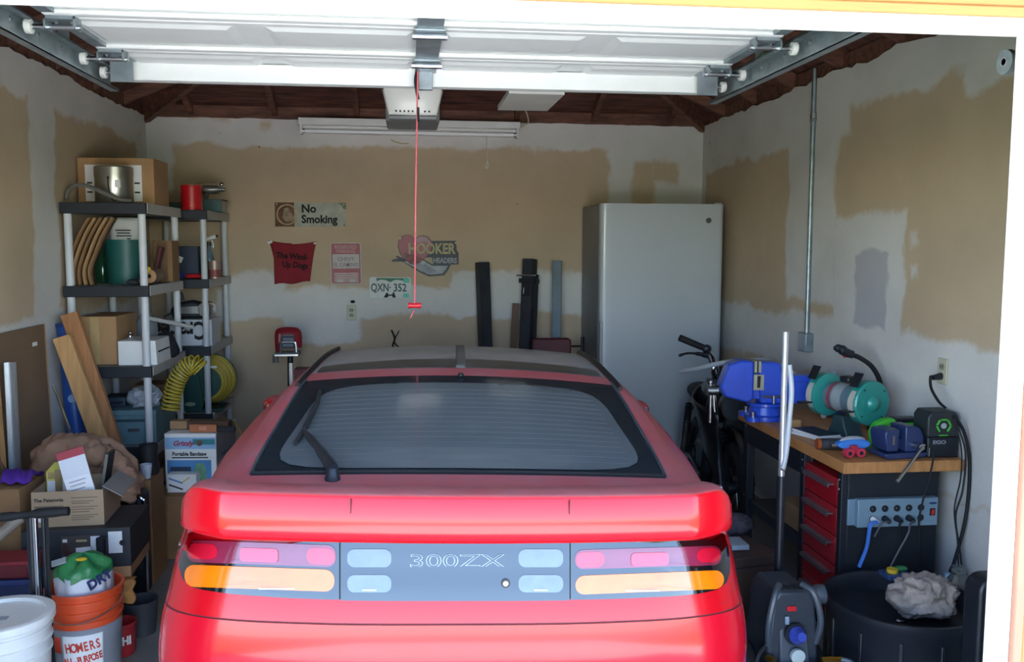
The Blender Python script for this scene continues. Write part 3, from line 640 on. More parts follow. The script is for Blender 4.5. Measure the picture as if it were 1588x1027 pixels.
MB().bb(-fw+.015, fw-.015, -.276, -.27, .1, fz-.003).build('door_gasket', BLACKR, fr)
bz = Z(342, 6.28, 1093); bx_ = X(1093, 6.28)-fr.location.x
MB().cyl((bx_, -.345, bz), (bx_, -.338, bz), .02, n=20).build('badge', M('badge_grey', '#5d6167', .4, metal=.5), fr)
MB().bb(-fw+.0, -fw+.02, -.35, -.30, .75, 1.15).build('handle', GREYP, fr, bevel=.006)
MB().bb(fw-.06, fw-.01, -.30, -.2, fz, fz+.012).build('hinge_cap', GREYP, fr)

# ================================================================ clamp stand near the storage shelves
cs = thing('tool_stand', 'red and grey clamp tool on a narrow chrome stand by the back wall', 'tool', (X(447, 6.5), 6.52, 0))
def lz(py): return Z(py, 6.5, 447)
def lx(px): return X(px, 6.5)-cs.location.x
MB().tube([(lx(433), 0, lz(548)), (lx(432), 0, lz(520)), (lx(438), 0, lz(514)), (lx(458), 0, lz(514)), (lx(463), 0, lz(520)), (lx(463), 0, lz(540))], .016, n=8, flat=2.0).build('red_frame', M('dark_red_enamel', '#8a2029', .4), cs)
MB().tube([(lx(436), -.03, lz(546)), (lx(437), -.03, lz(533)), (lx(441), -.03, lz(531)), (lx(456), -.03, lz(531)), (lx(460), -.03, lz(533)), (lx(461), -.03, lz(546))], .010, n=8).build('grey_bail', STEEL, cs)
MB().bb(lx(438), lx(458), -.02, .06, lz(540), lz(522)).build('motor', M('blue_grey_paint', '#4b5666', .4), cs, bevel=.01)
MB().bb(lx(428), lx(465), -.05, .08, lz(552), lz(546)).build('table', BLACKM, cs)
MB().bb(lx(428), lx(464), -.056, -.05, lz(551.5), lz(549)).build('bright_edge', STEEL, cs)
for px in (426, 432): MB().bb(lx(px)-.008, lx(px)+.008, -.05, -.03, lz(562), lz(550)).build('clamp_foot', BLACKM, cs)
MB().cyl((lx(447), .02, 0), (lx(450), .02, lz(550)), .02).build('column', BLACKM, cs)
MB().bb(lx(450)-.0, lx(455), -.06, -.045, 0, lz(562)).build('chrome_leg', CHROME, cs)
MB().bb(lx(425), lx(475), -.12, .12, 0, .03).build('base', BLACKM, cs, bevel=.01)
bx1 = carton('carton', 'dark red and white carton on a box beside the clamp tool stand', X(457, 6.25), X(480, 6.25), 6.22, 6.36, .556, Z(568, 6.25), M('maroon_card', '#6d2a35', .6), flaps=False)
MB().bb(-.01, .06, -.0725, -.070, .10, .20).build('printed_panel', PAPER, bx1)
carton('carton', 'plain brown carton standing under the dark red carton', X(455, 6.3), X(500, 6.3), 6.20, 6.37, 0, .55, CARD_D)
# ================================================================ the red coupe
CAR_T = at(705, 880, 2.25)
car = thing('red_sports_car', 'dusty red hatchback sports car parked nose-in with a full-width rear spoiler', 'car', (CAR_T.x, 2.25, 0), rot=(0, math.radians(1.2), math.radians(-3.0)))
def paint(name, col, dust):
    m = M(name, col, .25, var=.03, scale=3, coat=.2, spec=.35); t = m.node_tree; b = t.nodes['Principled BSDF']
    src = b.inputs['Base Color'].links[0].from_socket
    ge = t.nodes.new('ShaderNodeNewGeometry'); sp = t.nodes.new('ShaderNodeSeparateXYZ'); t.links.new(ge.outputs['Normal'], sp.inputs[0])
    mr = t.nodes.new('ShaderNodeMapRange'); t.links.new(sp.outputs[2], mr.inputs[0]); mr.inputs[1].default_value = .55; mr.inputs[2].default_value = .92; mr.inputs[3].default_value = 0; mr.inputs[4].default_value = dust
    n = t.nodes.new('ShaderNodeTexNoise'); n.inputs['Scale'].default_value = 6; n.inputs['Detail'].default_value = 8
    tc = t.nodes.new('ShaderNodeTexCoord'); t.links.new(tc.outputs['Object'], n.inputs['Vector'])
    nr = t.nodes.new('ShaderNodeMapRange'); t.links.new(n.outputs['Fac'], nr.inputs[0]); nr.inputs[1].default_value = .3; nr.inputs[2].default_value = .7; nr.inputs[3].default_value = .7; nr.inputs[4].default_value = 1.15
    mu = t.nodes.new('ShaderNodeMath'); mu.operation = 'MULTIPLY'; t.links.new(mr.outputs[0], mu.inputs[0]); t.links.new(nr.outputs[0], mu.inputs[1])
    mx = t.nodes.new('ShaderNodeMix'); mx.data_type = 'RGBA'; t.links.new(mu.outputs[0], mx.inputs[0]); t.links.new(src, mx.inputs[6]); mx.inputs[7].default_value = lin('#85797c')+[1]
    t.links.new(mx.outputs[2], b.inputs['Base Color'])
    r2 = t.nodes.new('ShaderNodeMapRange'); t.links.new(mu.outputs[0], r2.inputs[0]); r2.inputs[1].default_value = 0; r2.inputs[2].default_value = dust; r2.inputs[3].default_value = .2; r2.inputs[4].default_value = .55
    t.links.new(r2.outputs[0], b.inputs['Roughness'])
    c2 = t.nodes.new('ShaderNodeMapRange'); t.links.new(mu.outputs[0], c2.inputs[0]); c2.inputs[1].default_value = 0; c2.inputs[2].default_value = dust; c2.inputs[3].default_value = .2; c2.inputs[4].default_value = .1
    t.links.new(c2.outputs[0], b.inputs['Coat Weight'])
    return m
RED = paint('red_car_paint', '#ad0a17', .46)
REDB = paint('bumper_red', '#b20d20', .36)
GLS = M('dusty_tinted_glass', '#575c5f', .14, var=.08, scale=4, coat=.6, spec=.6)
FRIT = M('glass_border_black', '#22282c', .15, var=.1, coat=.5)
ROOFG = M('dusty_roof_glass', '#8b8884', .45, var=.10, scale=5, coat=.1)
TRIMB = M('car_black_trim', '#15171a', .5, var=.1)
from bisect import bisect
def lerp_tab(tab, x):
    if x <= tab[0][0]: return tab[0][1:]
    if x >= tab[-1][0]: return tab[-1][1:]
    k = bisect([r[0] for r in tab], x); a, b = tab[k-1], tab[k]; f_ = (x-a[0])/(b[0]-a[0]); f_ = f_
    return [p+(q_-p)*f_ for p, q_ in zip(a[1:], b[1:])]
def smooth_tab(tab, x):                                           # cubic interpolation through the table rows
    ks = [r[0] for r in tab]; x = min(max(x, ks[0]), ks[-1]); k = min(max(bisect(ks, x), 1), len(ks)-1)
    a, b = tab[k-1], tab[k]; h = b[0]-a[0]; t_ = (x-a[0])/h; out = []
    for i in range(1, len(a)):
        def sl(j):
            if j <= 0 or j >= len(tab)-1: j2 = min(max(j, 0), len(tab)-1); lo, hi = max(j2-1, 0), min(j2+1, len(tab)-1)
            else: lo, hi = j-1, j+1
            return (tab[hi][i]-tab[lo][i])/(tab[hi][0]-tab[lo][0])
        m0, m1 = sl(k-1)*h, sl(k)*h
        out.append((2*t_**3-3*t_**2+1)*a[i]+(t_**3-2*t_**2+t_)*m0+(-2*t_**3+3*t_**2)*b[i]+(t_**3-t_**2)*m1)
    return out
#        w     half-width  rear offset
WL = [(.17, .74, .10), (.20, .79, .05), (.28, .825, .01), (.40, .85, -.02), (.53, .858, -.030), (.62, .850, -.028), (.68, .838, -.018), (.72, .830, -.008), (.78, .820, .010), (.84, .808, .029), (.90, .788, .047), (.935, .768, .058), (.955, .745, .07)]
LEN = 4.30
def plan(w_, nr=22, ns=22, nf=16):
    Wd, vr = smooth_tab(WL, w_); P = []; p, B = 3.4, .46
    for i in range(nr+1):
        th = math.pi/2*i/nr; P.append((Wd*math.sin(th)**(2/p), vr+B*(1-max(0, math.cos(th))**(2/p))))
    v0 = vr+B; v1 = LEN-.95
    for i in range(1, ns): P.append((Wd*(1+.012*math.sin(math.pi*i/ns)), v0+(v1-v0)*i/ns))
    for i in range(nf+1):
        th = math.pi/2*i/nf; P.append((Wd*max(0, math.cos(th))**(2/2.6), v1+(LEN-v1)*math.sin(th)**(2/2.6)))
    return P
def nose(v, w_):                                                  # the bonnet falls away towards the nose
    k = 1-.44*max(0, min(1, (v-2.7)/1.6))**1.3; return .17+(w_-.17)*k
def fascia_v(u, w_):
    Wd, vr = smooth_tab(WL, w_); s = min(.9999, abs(u)/Wd); return vr+.46*(1-(1-s**3.4)**(1/3.4))
SEAMV = [v for u, v in plan(.70)]
def seam(i): return .705-.15*min(max(SEAMV[i], 0), .45)
def shell(w0, w1, n, name, mat):                                  # None stands for the seam line, which dips along the flanks
    m = MB(); rows = []
    for j in range(n+1):
        half = []
        for i in range(len(SEAMV)):
            a_ = w0 if w0 is not None else seam(i)+.002; b_ = w1 if w1 is not None else seam(i)-.002
            w_ = a_+(b_-a_)*j/n; u, v = plan(w_)[i]; half.append((u, v, nose(v, w_)))
        rows.append([(-u, v, z) for u, v, z in half[::-1]]+half[1:])
    K = len(rows[0]); vs = [p for r_ in rows for p in r_]; fs = []
    for j in range(n):
        for i in range(K-1): fs.append((j*K+i, j*K+i+1, (j+1)*K+i+1, (j+1)*K+i))
    m.add(vs, fs); return m.build(name, mat, car, angle=60)
shell(.17, None, 16, 'bumper_and_sills', REDB)
shell(None, .955, 12, 'body_sides', RED)
g = MB(); P = [plan(seam(i))[i]+(seam(i),) for i in range(len(SEAMV))]; g.tube([(-u*.998, v+.003, nose(v, z)) for u, v, z in P[::-1]]+[(u*.998, v+.003, nose(v, z)) for u, v, z in P[1:]], .004, n=6, k=0); g.build('bumper_seam', M('seam_dark_red', '#4a0810', .6), car)
m = MB(); P = plan(.17); n = 2*len(P)-2; loop = [(-u, v, .17) for u, v in P[::-1]]+[(u, v, .17) for u, v in P[1:-1]]; m.add(loop, [tuple(range(len(loop)))]); m.build('underbody', TRIMB, car)
#      v    zc     g     zg     r     zr     b     zb
UP = [(.03, .950, .58, .948, .65, .945, .70, .925), (.12, .958, .60, .955, .67, .952, .725, .932), (.26, .970, .615, .966, .69, .962, .745, .945), (.42, .990, .630, .982, .695, .974, .755, .950),
      (.60, 1.040, .628, 1.022, .70, 1.005, .785, .935), (.80, 1.095, .618, 1.066, .690, 1.046, .815, .925), (1.0, 1.150, .604, 1.118, .665, 1.105, .83, .915), (1.15, 1.184, .590, 1.154, .640, 1.144, .838, .91), (1.27, 1.203, .578, 1.172, .622, 1.162, .84, .91),
      (1.6, 1.222, .565, 1.192, .605, 1.182, .845, .905), (1.92, 1.214, .555, 1.186, .60, 1.172, .845, .90), (2.02, 1.200, .555, 1.170, .60, 1.155, .845, .90), (2.35, 1.085, .60, 1.06, .645, 1.04, .84, .89), (2.72, .935, .66, .915, .72, .90, .83, .875),
      (2.9, .91, .67, .885, .73, .87, .82, .85), (3.4, .83, .66, .80, .72, .78, .80, .755), (3.9, .725, .56, .70, .66, .675, .74, .655), (4.2, .64, .42, .625, .52, .61, .60, .595), (4.28, .60, .30, .59, .40, .58, .48, .57)]
def S(s, v):                                                      # upper skin: s in -1..1 across the glass
    zc, g_, zg = smooth_tab(UP, v)[:3]; return Vector((s*g_, v, zc+(zg-zc)*s*s))
def strip(v0, v1, nv, cols, name, mat, bothsides=True, off=0.):
    m = MB()
    def row(v):
        zc, g_, zg, r_, zr, b_, zb = smooth_tab(UP, v); out = []
        for c in cols:
            if c <= 1: out.append((c*g_, v, zc+(zg-zc)*c*c+off))
            elif c <= 2:
                t_ = c-1; out.append((g_+(r_-g_)*t_, v, zg+(zr-zg)*t_+off+.006*math.sin(math.pi*t_)))
            elif c <= 3:
                t_ = c-2; out.append((r_+(b_-r_)*t_+.02*math.sin(math.pi*t_), v, zr+(zb-zr)*t_))
            else:
                t_ = c-3; Wd = smooth_tab(WL, .86)[0]
                wv = nose(v, .90); out.append((b_+(max(b_, min(.80, b_+.03))-b_)*t_, v, zb+(min(zb, wv)-.06-zb)*t_))
        return out
    rows = [row(v0+(v1-v0)*j/nv) for j in range(nv+1)]
    for sgn in (1, -1):
        K = len(cols); vs = [(sgn*x, y, z) for r_ in rows for x, y, z in r_]
        m.add(vs, [(j*K+i, j*K+i+1, (j+1)*K+i+1, (j+1)*K+i) for j in range(nv) for i in range(K-1)])
        if cols[0] > 0: m.build(name, mat, car, angle=50); m = MB()
    if cols[0] == 0: return m.build(name, mat, car, angle=50)
C0 = [0, .15, .3, .45, .6, .75, .88, 1.0]
strip(.03, .42, 10, C0, 'rear_deck', RED)
strip(.03, 4.28, 70, [1.0, 1.3, 1.6, 2.0], 'roof_rail', RED)
strip(.03, 1.22, 22, [2.0, 2.25, 2.5, 2.75, 3.0, 3.5, 4.0], 'quarter_panel', RED)
strip(1.22, 2.62, 20, [2.0, 2.25, 2.5, 2.75, 2.96], 'side_window', GLS)
strip(1.22, 2.62, 20, [2.96, 3.0, 3.5, 4.0], 'door_top', RED)
strip(2.62, 4.28, 24, [2.0, 2.5, 3.0, 3.5, 4.0], 'front_wing', RED)
strip(.42, 1.16, 26, C0, 'hatch_glass_border', FRIT)
strip(1.16, 1.26, 5, C0, 'roof_band', RED)
strip(1.26, 1.98, 16, C0, 'roof_panel', ROOFG)
strip(1.98, 2.72, 14, C0, 'windscreen', GLS)
strip(2.72, 4.28, 20, C0, 'bonnet', RED)
# hatch glass proper: rounded trapezoid within the black border
def rr_s(a):                                                      # unit rounded square boundary
    c, s_ = math.cos(a), math.sin(a); p = 7.; k = (abs(c)**p+abs(s_)**p)**(-1/p); return c*k, s_*k
m = MB(); NA, NR = 72, 14; vs = []; fs = []
def gl(s, t_):                                                    # s across -1..1, t along 0..1
    v = .455+(1.075-.455)*t_; return S(s*(.925-.075*t_-.10*max(0, t_-.72)**1.2), v)+Vector((0, 0, .003))
for i in range(NR+1):
    for k in range(NA):
        x, y = rr_s(2*math.pi*k/NA); f_ = i/NR
        vs.append(tuple(gl(x*f_, .5+.5*y*f_)))
for i in range(NR):
    for k in range(NA): fs.append((i*NA+k, i*NA+(k+1) % NA, (i+1)*NA+(k+1) % NA, (i+1)*NA+k))
m.add(vs, fs); m.build('hatch_glass', GLS, car, angle=60)
for k in range(15):                                               # heater wires
    t_ = .08+k*.058; m = MB(); m.tube([gl(-.93+.133*j, t_)+Vector((0, 0, .0006)) for j in range(15)], .0005, n=4, k=0); m.build('heater_wire', M('heater_line', '#53585b', .3), car)
for sx in (-1, 1):                                                # bright edge moulding along the glass and rubber rail above
    MB().tube([S(sx*1.0, .425+.75*j/14)+Vector((0, 0, .004)) for j in range(15)], .0045, n=6, k=0).build('glass_moulding', M('moulding_grey', '#5a646b', .3, metal=.6), car)
    MB().tube([S(sx*1.0, 1.10+.85*j/12)+Vector((sx*.012, 0, .006)) for j in range(13)], .013, n=8, k=0, flat=.7).build('drip_rail', TRIMB, car)
MB().tube([S(-1+2*j/20, .428)+Vector((0, 0, .003)) for j in range(21)], .007, n=6, k=0).build('glass_foot_seal', TRIMB, car)
m = MB(); m.grid(lambda a, b: S(-.035+.07*a, 1.262+.7*b)+Vector((0, 0, .004)), 3, 12); m.build('centre_roof_bar', M('dusty_trim', '#5b5855', .6), car, solid=.006)
m = MB(); m.grid(lambda a, b: S(-.97+1.94*a, 1.262+.11*b+.05*(1-(2*a-1)**2)*b)+Vector((0, 0, .003)), 24, 4); m.build('roof_panel_border', M('roof_dark_border', '#2f3438', .3), car)
p = S(0, 1.145); MB().ball(tuple(p+Vector((0, 0, .008))), (.012, .014, .009), 10, 7).build('washer_nozzle', TRIMB, car)
# rear wiper
piv = Vector((-.382, .385, .972)); elb = S(-.815, .66)+Vector((0, 0, .025))
MB().lathe([(.022, 0), (.024, .012), (.018, .03), (.016, .045), (.0, .047)], tuple(piv), 16).build('wiper_pivot', BLACKP, car)
MB().tube([piv+Vector((0, 0, .04)), piv.lerp(elb, .4)+Vector((0, 0, .03)), elb], [.02, .016, .012, .009], n=8, k=5, flat=.6).build('wiper_arm', BLACKP, car)
MB().tube([S(-.84, .60)+Vector((0, 0, .014)), S(-.825, .72)+Vector((0, 0, .016)), S(-.825, .88)+Vector((0, 0, .016)), S(-.85, 1.01)+Vector((0, 0, .014))], .008, n=8, k=6).build('wiper_blade', BLACKR, car)
MB().tube([S(-.825, .68)+Vector((0, 0, .026)), S(-.825, .86)+Vector((0, 0, .03))], .007, n=6, k=0).build('wiper_bridge', BLACKP, car)
# spoiler
SEC = [(.02, .930), (-.055, .930), (-.072, .936), (-.080, .955), (-.079, .985), (-.073, 1.015), (-.066, 1.040), (-.062, 1.049), (-.054, 1.054), (-.03, 1.056), (0, 1.055), (.06, 1.045), (.12, 1.028), (.18, 1.0), (.24, .968), (.24, .945)]
SECc = [Vector((a, b, 0)) for a, b in SEC]; SECs = catmull(SECc, 3, True)
m = MB(); vs = []; NS = 80; SH = .752
for i in range(NS+1):
    q_ = -1+2*i/NS; u = SH*math.sin(q_*math.pi/2)**1 if False else SH*(abs(q_)**.8)*(1 if q_ > 0 else -1); a = abs(u)/SH
    e = 1 if a < .86 else math.sqrt(max(0., 1-((a-.86)/.14)**2.6))
    bow = .02+.05*a*a+.08*max(0, a-.80)/.20*a
    for p_ in SECs:
        vs.append((u, p_.x*(.35+.65*e)+bow+.03*(1-e), .930+(p_.y-.930)*max(.06, e)-.010*(1-e)))
K = len(SECs); fs = [(i*K+k, i*K+(k+1) % K, (i+1)*K+(k+1) % K, (i+1)*K+k) for i in range(NS) for k in range(K)]
fs += [tuple(range(K))[::-1], tuple(range(NS*K, (NS+1)*K))]
m.add(vs, fs); m.build('spoiler', RED, car, angle=60)
for sx in (-.56, .54): MB().bb(sx*.5-.0008, sx*.5+.0008, -.052, -.03, 1.010, 1.045).build('spoiler_seam', TRIMB, car)
m = MB(); m.tube([(u, fascia_v(u, .93)-.012, .929) for u in [(-.75+1.5*i/40) for i in range(41)]], .012, n=6, k=0); m.build('painted_gap_shadow', TRIMB, car)  # black tube drawn in for the gap and its shadow under the spoiler
# tail panel and lamps laid over the curved fascia
def overlay(poly, off, name, mat, rings=8, thick=.004, parent=None):
    cx = sum(p[0] for p in poly)/len(poly); cz = sum(p[1] for p in poly)/len(poly); n = len(poly); m = MB(); vs = []; fs = []
    for i in range(rings+1):
        f_ = i/rings
        for x, z in poly:
            u, w_ = cx+(x-cx)*f_, cz+(z-cz)*f_; vs.append((u, fascia_v(u, w_)-off, w_))
    for i in range(rings):
        for k in range(n): fs.append((i*n+k, i*n+(k+1) % n, (i+1)*n+(k+1) % n, (i+1)*n+k))
    base = rings*n; o2 = len(vs)
    for x, z in poly: vs.append((x, fascia_v(x, z)-off+thick, z))
    for k in range(n): fs.append((base+k, base+(k+1) % n, o2+(k+1) % n, o2+k))
    m.add(vs, fs); return m.build(name, mat, parent or car, angle=40)
def UW(px, py):                                                   # photo point -> place on the fascia (found by iterating the depth)
    v = 0.
    cy, sy = math.cos(math.radians(3)), math.sin(math.radians(3)); fw = Vector((sy, cy, 0)); rt = Vector((cy, -sy, 0)); cr, sr = math.cos(math.radians(1.2)), math.sin(math.radians(1.2))
    up = Vector((0, 0, 1)); rt2 = cr*rt-sr*up; up2 = sr*rt+cr*up; C_ = Vector((CAR_T.x, 2.25, 0))
    for _ in range(8):
        d = ray(px, py); t_ = ((C_-_o).dot(fw)+v)/d.dot(fw); p = _o+d*t_-C_; u, w_ = p.dot(rt2), p.dot(up2); v = fascia_v(u, min(max(w_, .2), .95))-.01
    return u, w_
def dens(pts, n=10):
    out = []
    for i in range(len(pts)):
        a, b = pts[i], pts[(i+1) % len(pts)]
        for k in range(n): out.append((a[0]+(b[0]-a[0])*k/n, a[1]+(b[1]-a[1])*k/n))
    return out
def capsule(px0, py0, px1, py1, r=None, skew=0., n=6):            # rounded bar in photo pixels, mapped to the fascia
    w_, h = px1-px0, py1-py0; P = rrect(w_, h, r or h/2*.98, n); cx, cy = (px0+px1)/2, (py0+py1)/2
    D = []
    for i in range(len(P)):
        a, b = P[i], P[(i+1) % len(P)]; L_ = math.hypot(a[0]-b[0], a[1]-b[1]); k = max(1, int(L_/8))
        for j in range(k): x, z = a[0]+(b[0]-a[0])*j/k, a[1]+(b[1]-a[1])*j/k; D.append((x, z))
    return [UW(cx+x, cy-z+skew*x) for x, z in D]
LAMPB = M('lamp_panel_black', '#0d0f12', .06, var=.05, coat=1.)
LRED = M('lamp_red_lens', '#b3142e', .12, var=.12, scale=20, coat=1.); LREDB = M('lamp_bright_red', '#e2203c', .1, var=.05, coat=1.)
LAMB = M('lamp_amber_lens', '#c9650a', .12, var=.08, scale=20, coat=1.); LCLR = M('lamp_clear_lens', '#565f68', .12, var=.1, scale=30, coat=1.); LPUR = M('lamp_tinted_red', '#6d2038', .12, var=.15, scale=14, coat=1.)
PRW = M('lens_print', '#dfe3e6', .5)
pl_ = dens([UW(526, 831), UW(526, 930)]+[UW(x, y) for x, y in ((400, 924), (330, 917), (300, 911), (285, 900), (278, 880), (277, 855), (281, 825))], 5)
pr_ = dens([UW(885, 930), UW(885, 834)]+[UW(x, y) for x, y in ((1000, 832), (1126, 828), (1131, 860), (1132, 885), (1127, 903), (1112, 914), (1080, 921), (1010, 926))], 5)
pc_ = dens([UW(528.5, 831), UW(883, 834), UW(883, 931), UW(528.5, 931)], 12)
overlay(dens([UW(500, 831), UW(910, 834), UW(910, 930), UW(500, 930)], 14), .006, 'panel_backing', TRIMB)
tl = overlay(pl_, .012, 'tail_lamp', LAMPB, thick=.02); tr = overlay(pr_, .012, 'tail_lamp', LAMPB, thick=.02); tc_ = overlay(pc_, .012, 'tail_panel', LAMPB, thick=.02)
overlay(capsule(291, 841, 521, 875, 13, .035), .015, 'red_lens', LPUR, parent=tl); overlay(capsule(287, 879, 519, 913, 15, .035), .015, 'amber_lens', LAMB, parent=tl)
overlay(capsule(891, 849, 1118, 879, 13, -.030), .015, 'red_lens', LPUR, parent=tr); overlay(capsule(892, 888, 1122, 917, 14, -.040), .015, 'amber_lens', LAMB, parent=tr)
overlay(capsule(292, 842, 338, 866, 12, .035), .0165, 'red_segment', LRED, parent=tl); overlay(capsule(476, 849, 520, 874, 11, .035), .0165, 'red_segment', LRED, parent=tl); overlay(capsule(373, 849, 432, 870, 6, .03), .018, 'reflector', LREDB, parent=tl)
overlay(capsule(1080, 849, 1116, 871, 11, -.03), .0165, 'red_segment', LRED, parent=tr); overlay(capsule(893, 855, 937, 879, 11, -.03), .0165, 'red_segment', LRED, parent=tr); overlay(capsule(978, 856, 1036, 876, 6, -.025), .018, 'reflector', LREDB, parent=tr)
for x0, x1 in ((539, 607), (804, 873)):
    overlay(capsule(x0, 851, x1, 879, 11), .015, 'clear_lens', LCLR, parent=tc_); overlay(capsule(x0, 891, x1, 918, 11), .015, 'clear_lens', LCLR, parent=tc_)
u0, w0 = UW(708, 870); u1, _ = UW(628, 870); u2, _ = UW(787, 870)
o = txt('300ZX', .050, (u0, fascia_v(u0, w0)-.0155, w0), M('badge_silver', '#98a4b2', .3), car, outline=.00055, sx=1.75, space=1.0, name='badge_lettering')
for sx, px in ((-1, 415), (1, 1010)):
    u, w_ = UW(px+15*sx*-1, 911 if sx < 0 else 914); MB().box((u, fascia_v(u, w_)-.021, w_), (.09, .002, .003)).build('lens_print', PRW, car)
for px in (573, 838): u, w_ = UW(px, 914); MB().box((u, fascia_v(u, w_)-.0165, w_), (.035, .002, .003)).build('lens_print', PRW, car)
u, w_ = UW(784, 903.5); MB().lathe([(.012, 0), (.012, .004), (.008, .006), (0, .006)], (u, fascia_v(u, w_)-.018, w_), 16, 'Y').build('key_lock', TRIMB, car); MB().ball((u, fascia_v(u, w_)-.019, w_), (.007, .004, .007), 12, 8).build('key_lock_face', PAPER, car)
# door mirrors, wheels, exhausts, number-plate recess
for sx in (-1, 1):
    mm = MB().ball((sx*.852, 2.02, .905), (.078, .06, .052), 16, 10).build('door_mirror', RED, car)
    MB().ball((sx*.852, 1.995, .905), (.07, .03, .042), 14, 8).build('mirror_glass', CHROME, mm)
    MB().cyl((sx*.80, 2.06, .88), (sx*.88, 2.04, .90), .025, .02, n=12).build('mirror_stalk', RED, mm)
    for vy in (.92, 3.37):
        dz = .315+math.sin(math.radians(1.2))*sx*.77-.0
        dz = .315+sx*.0161
        arch = MB().lathe([(.345, -.006), (.345, .006)], (sx*.853, vy, dz+.07), 36, 'X').build('wheel_arch', TRIMB, car)
        wh = MB().lathe([(.19, -.10), (.30, -.10), (.315, -.08), (.315, .08), (.30, .10), (.21, .10), (.20, .07), (.19, .07)], (sx*.765, vy, dz), 36, 'X').build('tyre', BLACKR, car)
        MB().lathe([(.0, sx*.105), (.04, sx*.105), (.06, sx*.085), (.19, sx*.095), (.205, sx*.10), (.205, sx*.06)], (sx*.765, vy, dz), 36, 'X').build('wheel_rim', M('alloy', '#a4a7ab', .3, metal=.9), wh)
        for k in range(5):
            a = 2*math.pi*k/5; MB().box((sx*.868, vy+.11*math.cos(a), dz+.11*math.sin(a)), (.012, .15, .045), (a, 0, 0)).build('spoke', MATS['alloy'], wh)
for sx in (-1, 1): MB().lathe([(.035, 0), (.038, -.1), (.032, -.1), (.03, 0)], (sx*.5, .06, .235), 18, 'Y').build('exhaust_tip', CHROME, car)
MB().bb(-.20, .20, -.036, -.024, .33, .46).build('number_plate_recess', TRIMB, car, bevel=.01)
for sx in (-1, 1): MB().ball((sx*.56, 4.03, .56), (.13, .12, .045), 14, 8).build('headlamp', LCLR, car)
# ================================================================ storage shelves
SHG = M('shelf_grey', '#b1afac', .55, var=.06); SHB = M('shelf_black', '#20242c', .5, var=.1); POSTG = M('post_grey', '#cfd0d3', .45, var=.04)
LV = [.08, .54, 1.0, 1.455, 1.915]
def shelving(label, x0, x1, y0, y1):
    t = thing('shelving_unit', label, 'shelves', (x0, y0, 0), group='grey plastic shelving units'); W, D = x1-x0, y1-y0
    for z in LV:
        s = MB().bb(.012, W, .012, D, z-.05, z-.004).build('shelf', SHG, t, bevel=.004)
        MB().bb(0, W+.002, 0, .03, z-.062, z).build('front_rail', SHB, s, bevel=.004)
        MB().bb(W-.012, W+.004, .0305, D, z-.058, z).build('side_rail', SHG, s, bevel=.003)
        MB().bb(0, .014, .0305, D, z-.058, z).build('side_rail', SHG, s, bevel=.003)
        MB().bb(.014, W-.012, D-.02, D, z-.058, z).build('back_rail', SHB, s, bevel=.003)
    for px, py in ((.03, .035), (W-.03, .035), (.03, D-.035), (W-.03, D-.035)):
        for a, b in zip([0]+LV[:-1], LV):
            MB().cyl((px, py, a), (px, py, b-.055), .021, n=16).build('post', POSTG, t)
    return t
U1 = (-1.89, -1.437, 5.2, 5.98); U2 = (-1.80, -1.325, 6.20, 6.97)
shelving('grey plastic shelving unit nearer the garage door with a tan box on top', *U1)
shelving('grey plastic shelving unit in the corner with a red spool on top', *U2)
z4, z3, z2, z1, z0 = [z+.001 for z in LV[::-1]]
# --- top of the first unit
y = 5.50; b = carton('tan_box', 'large tan cardboard box with a white label on top of the shelves', X(134, y), X(250, y), y, y+.32, z4, Z(246, y, 190), CARD)
bw = (X(250, y)-X(134, y)); bh = Z(246, y, 190)-z4
MB().bb(-bw*.40, bw*.34, -.1625, -.1605, .02, bh*.86).build('white_label', PAPER, b)
for sx in (-.35, .27):
    for k in range(2): MB().bb(sx*bw-.012, sx*bw+.018, -.164, -.1625, bh*(.25+.2*k), bh*(.27+.2*k)+.004).build('label_print', INK, b)
y = 5.39; x = X(189, y); r = (X(217, y)-X(160, y))/2
pt = thing('steel_canister', 'brushed steel canister with a lid in front of the tan box', 'canister', (x, y, z4)); h = Z(259, y, 189)-z4
BRUSH = M('brushed_steel', '#a9a79f', .3, metal=1., var=.12, scale=8, stretch=(1, 1, .2))
MB().lathe([(r*.96, 0), (r, .006), (r, h*.74), (0, h*.74)], n=36).build('body', BRUSH, pt); MB().lathe([(r*1.02, h*.74), (r*1.02, h*.97), (r*.96, h), (0, h)], n=36).build('lid', BRUSH, pt)
MB().bb(.035, .065, -r*.99, -r*.86, h*.42, h*.62).build('sticker', PAPER, pt); MB().tube([(0, -r-.004, h*.66), (.003, -r-.006, h*.4), (.02, -r-.01, h*.1), (.04, -r-.02, .01)], .003, n=6).build('cord', BLACKR, pt)
MB().ball((0, -r, h*.68), .007, 8, 6).build('knob', BLACKP, pt)
tag(MB().tube([(X(114, 5.3), 5.32, z4+.02), (X(118, 5.3), 5.3, z4+.06), (X(130, 5.27), 5.27, z4+.095), (X(150, 5.26), 5.26, z4+.09), (X(175, 5.25), 5.25, z4+.05), (X(200, 5.25), 5.25, z4+.014), (X(214, 5.25), 5.26, z4+.014)], .011, n=8).build('grey_hose', M('grey_rubber', '#6b6763', .6)), 'short bent grey rubber hose in front of the steel canister', 'hose')
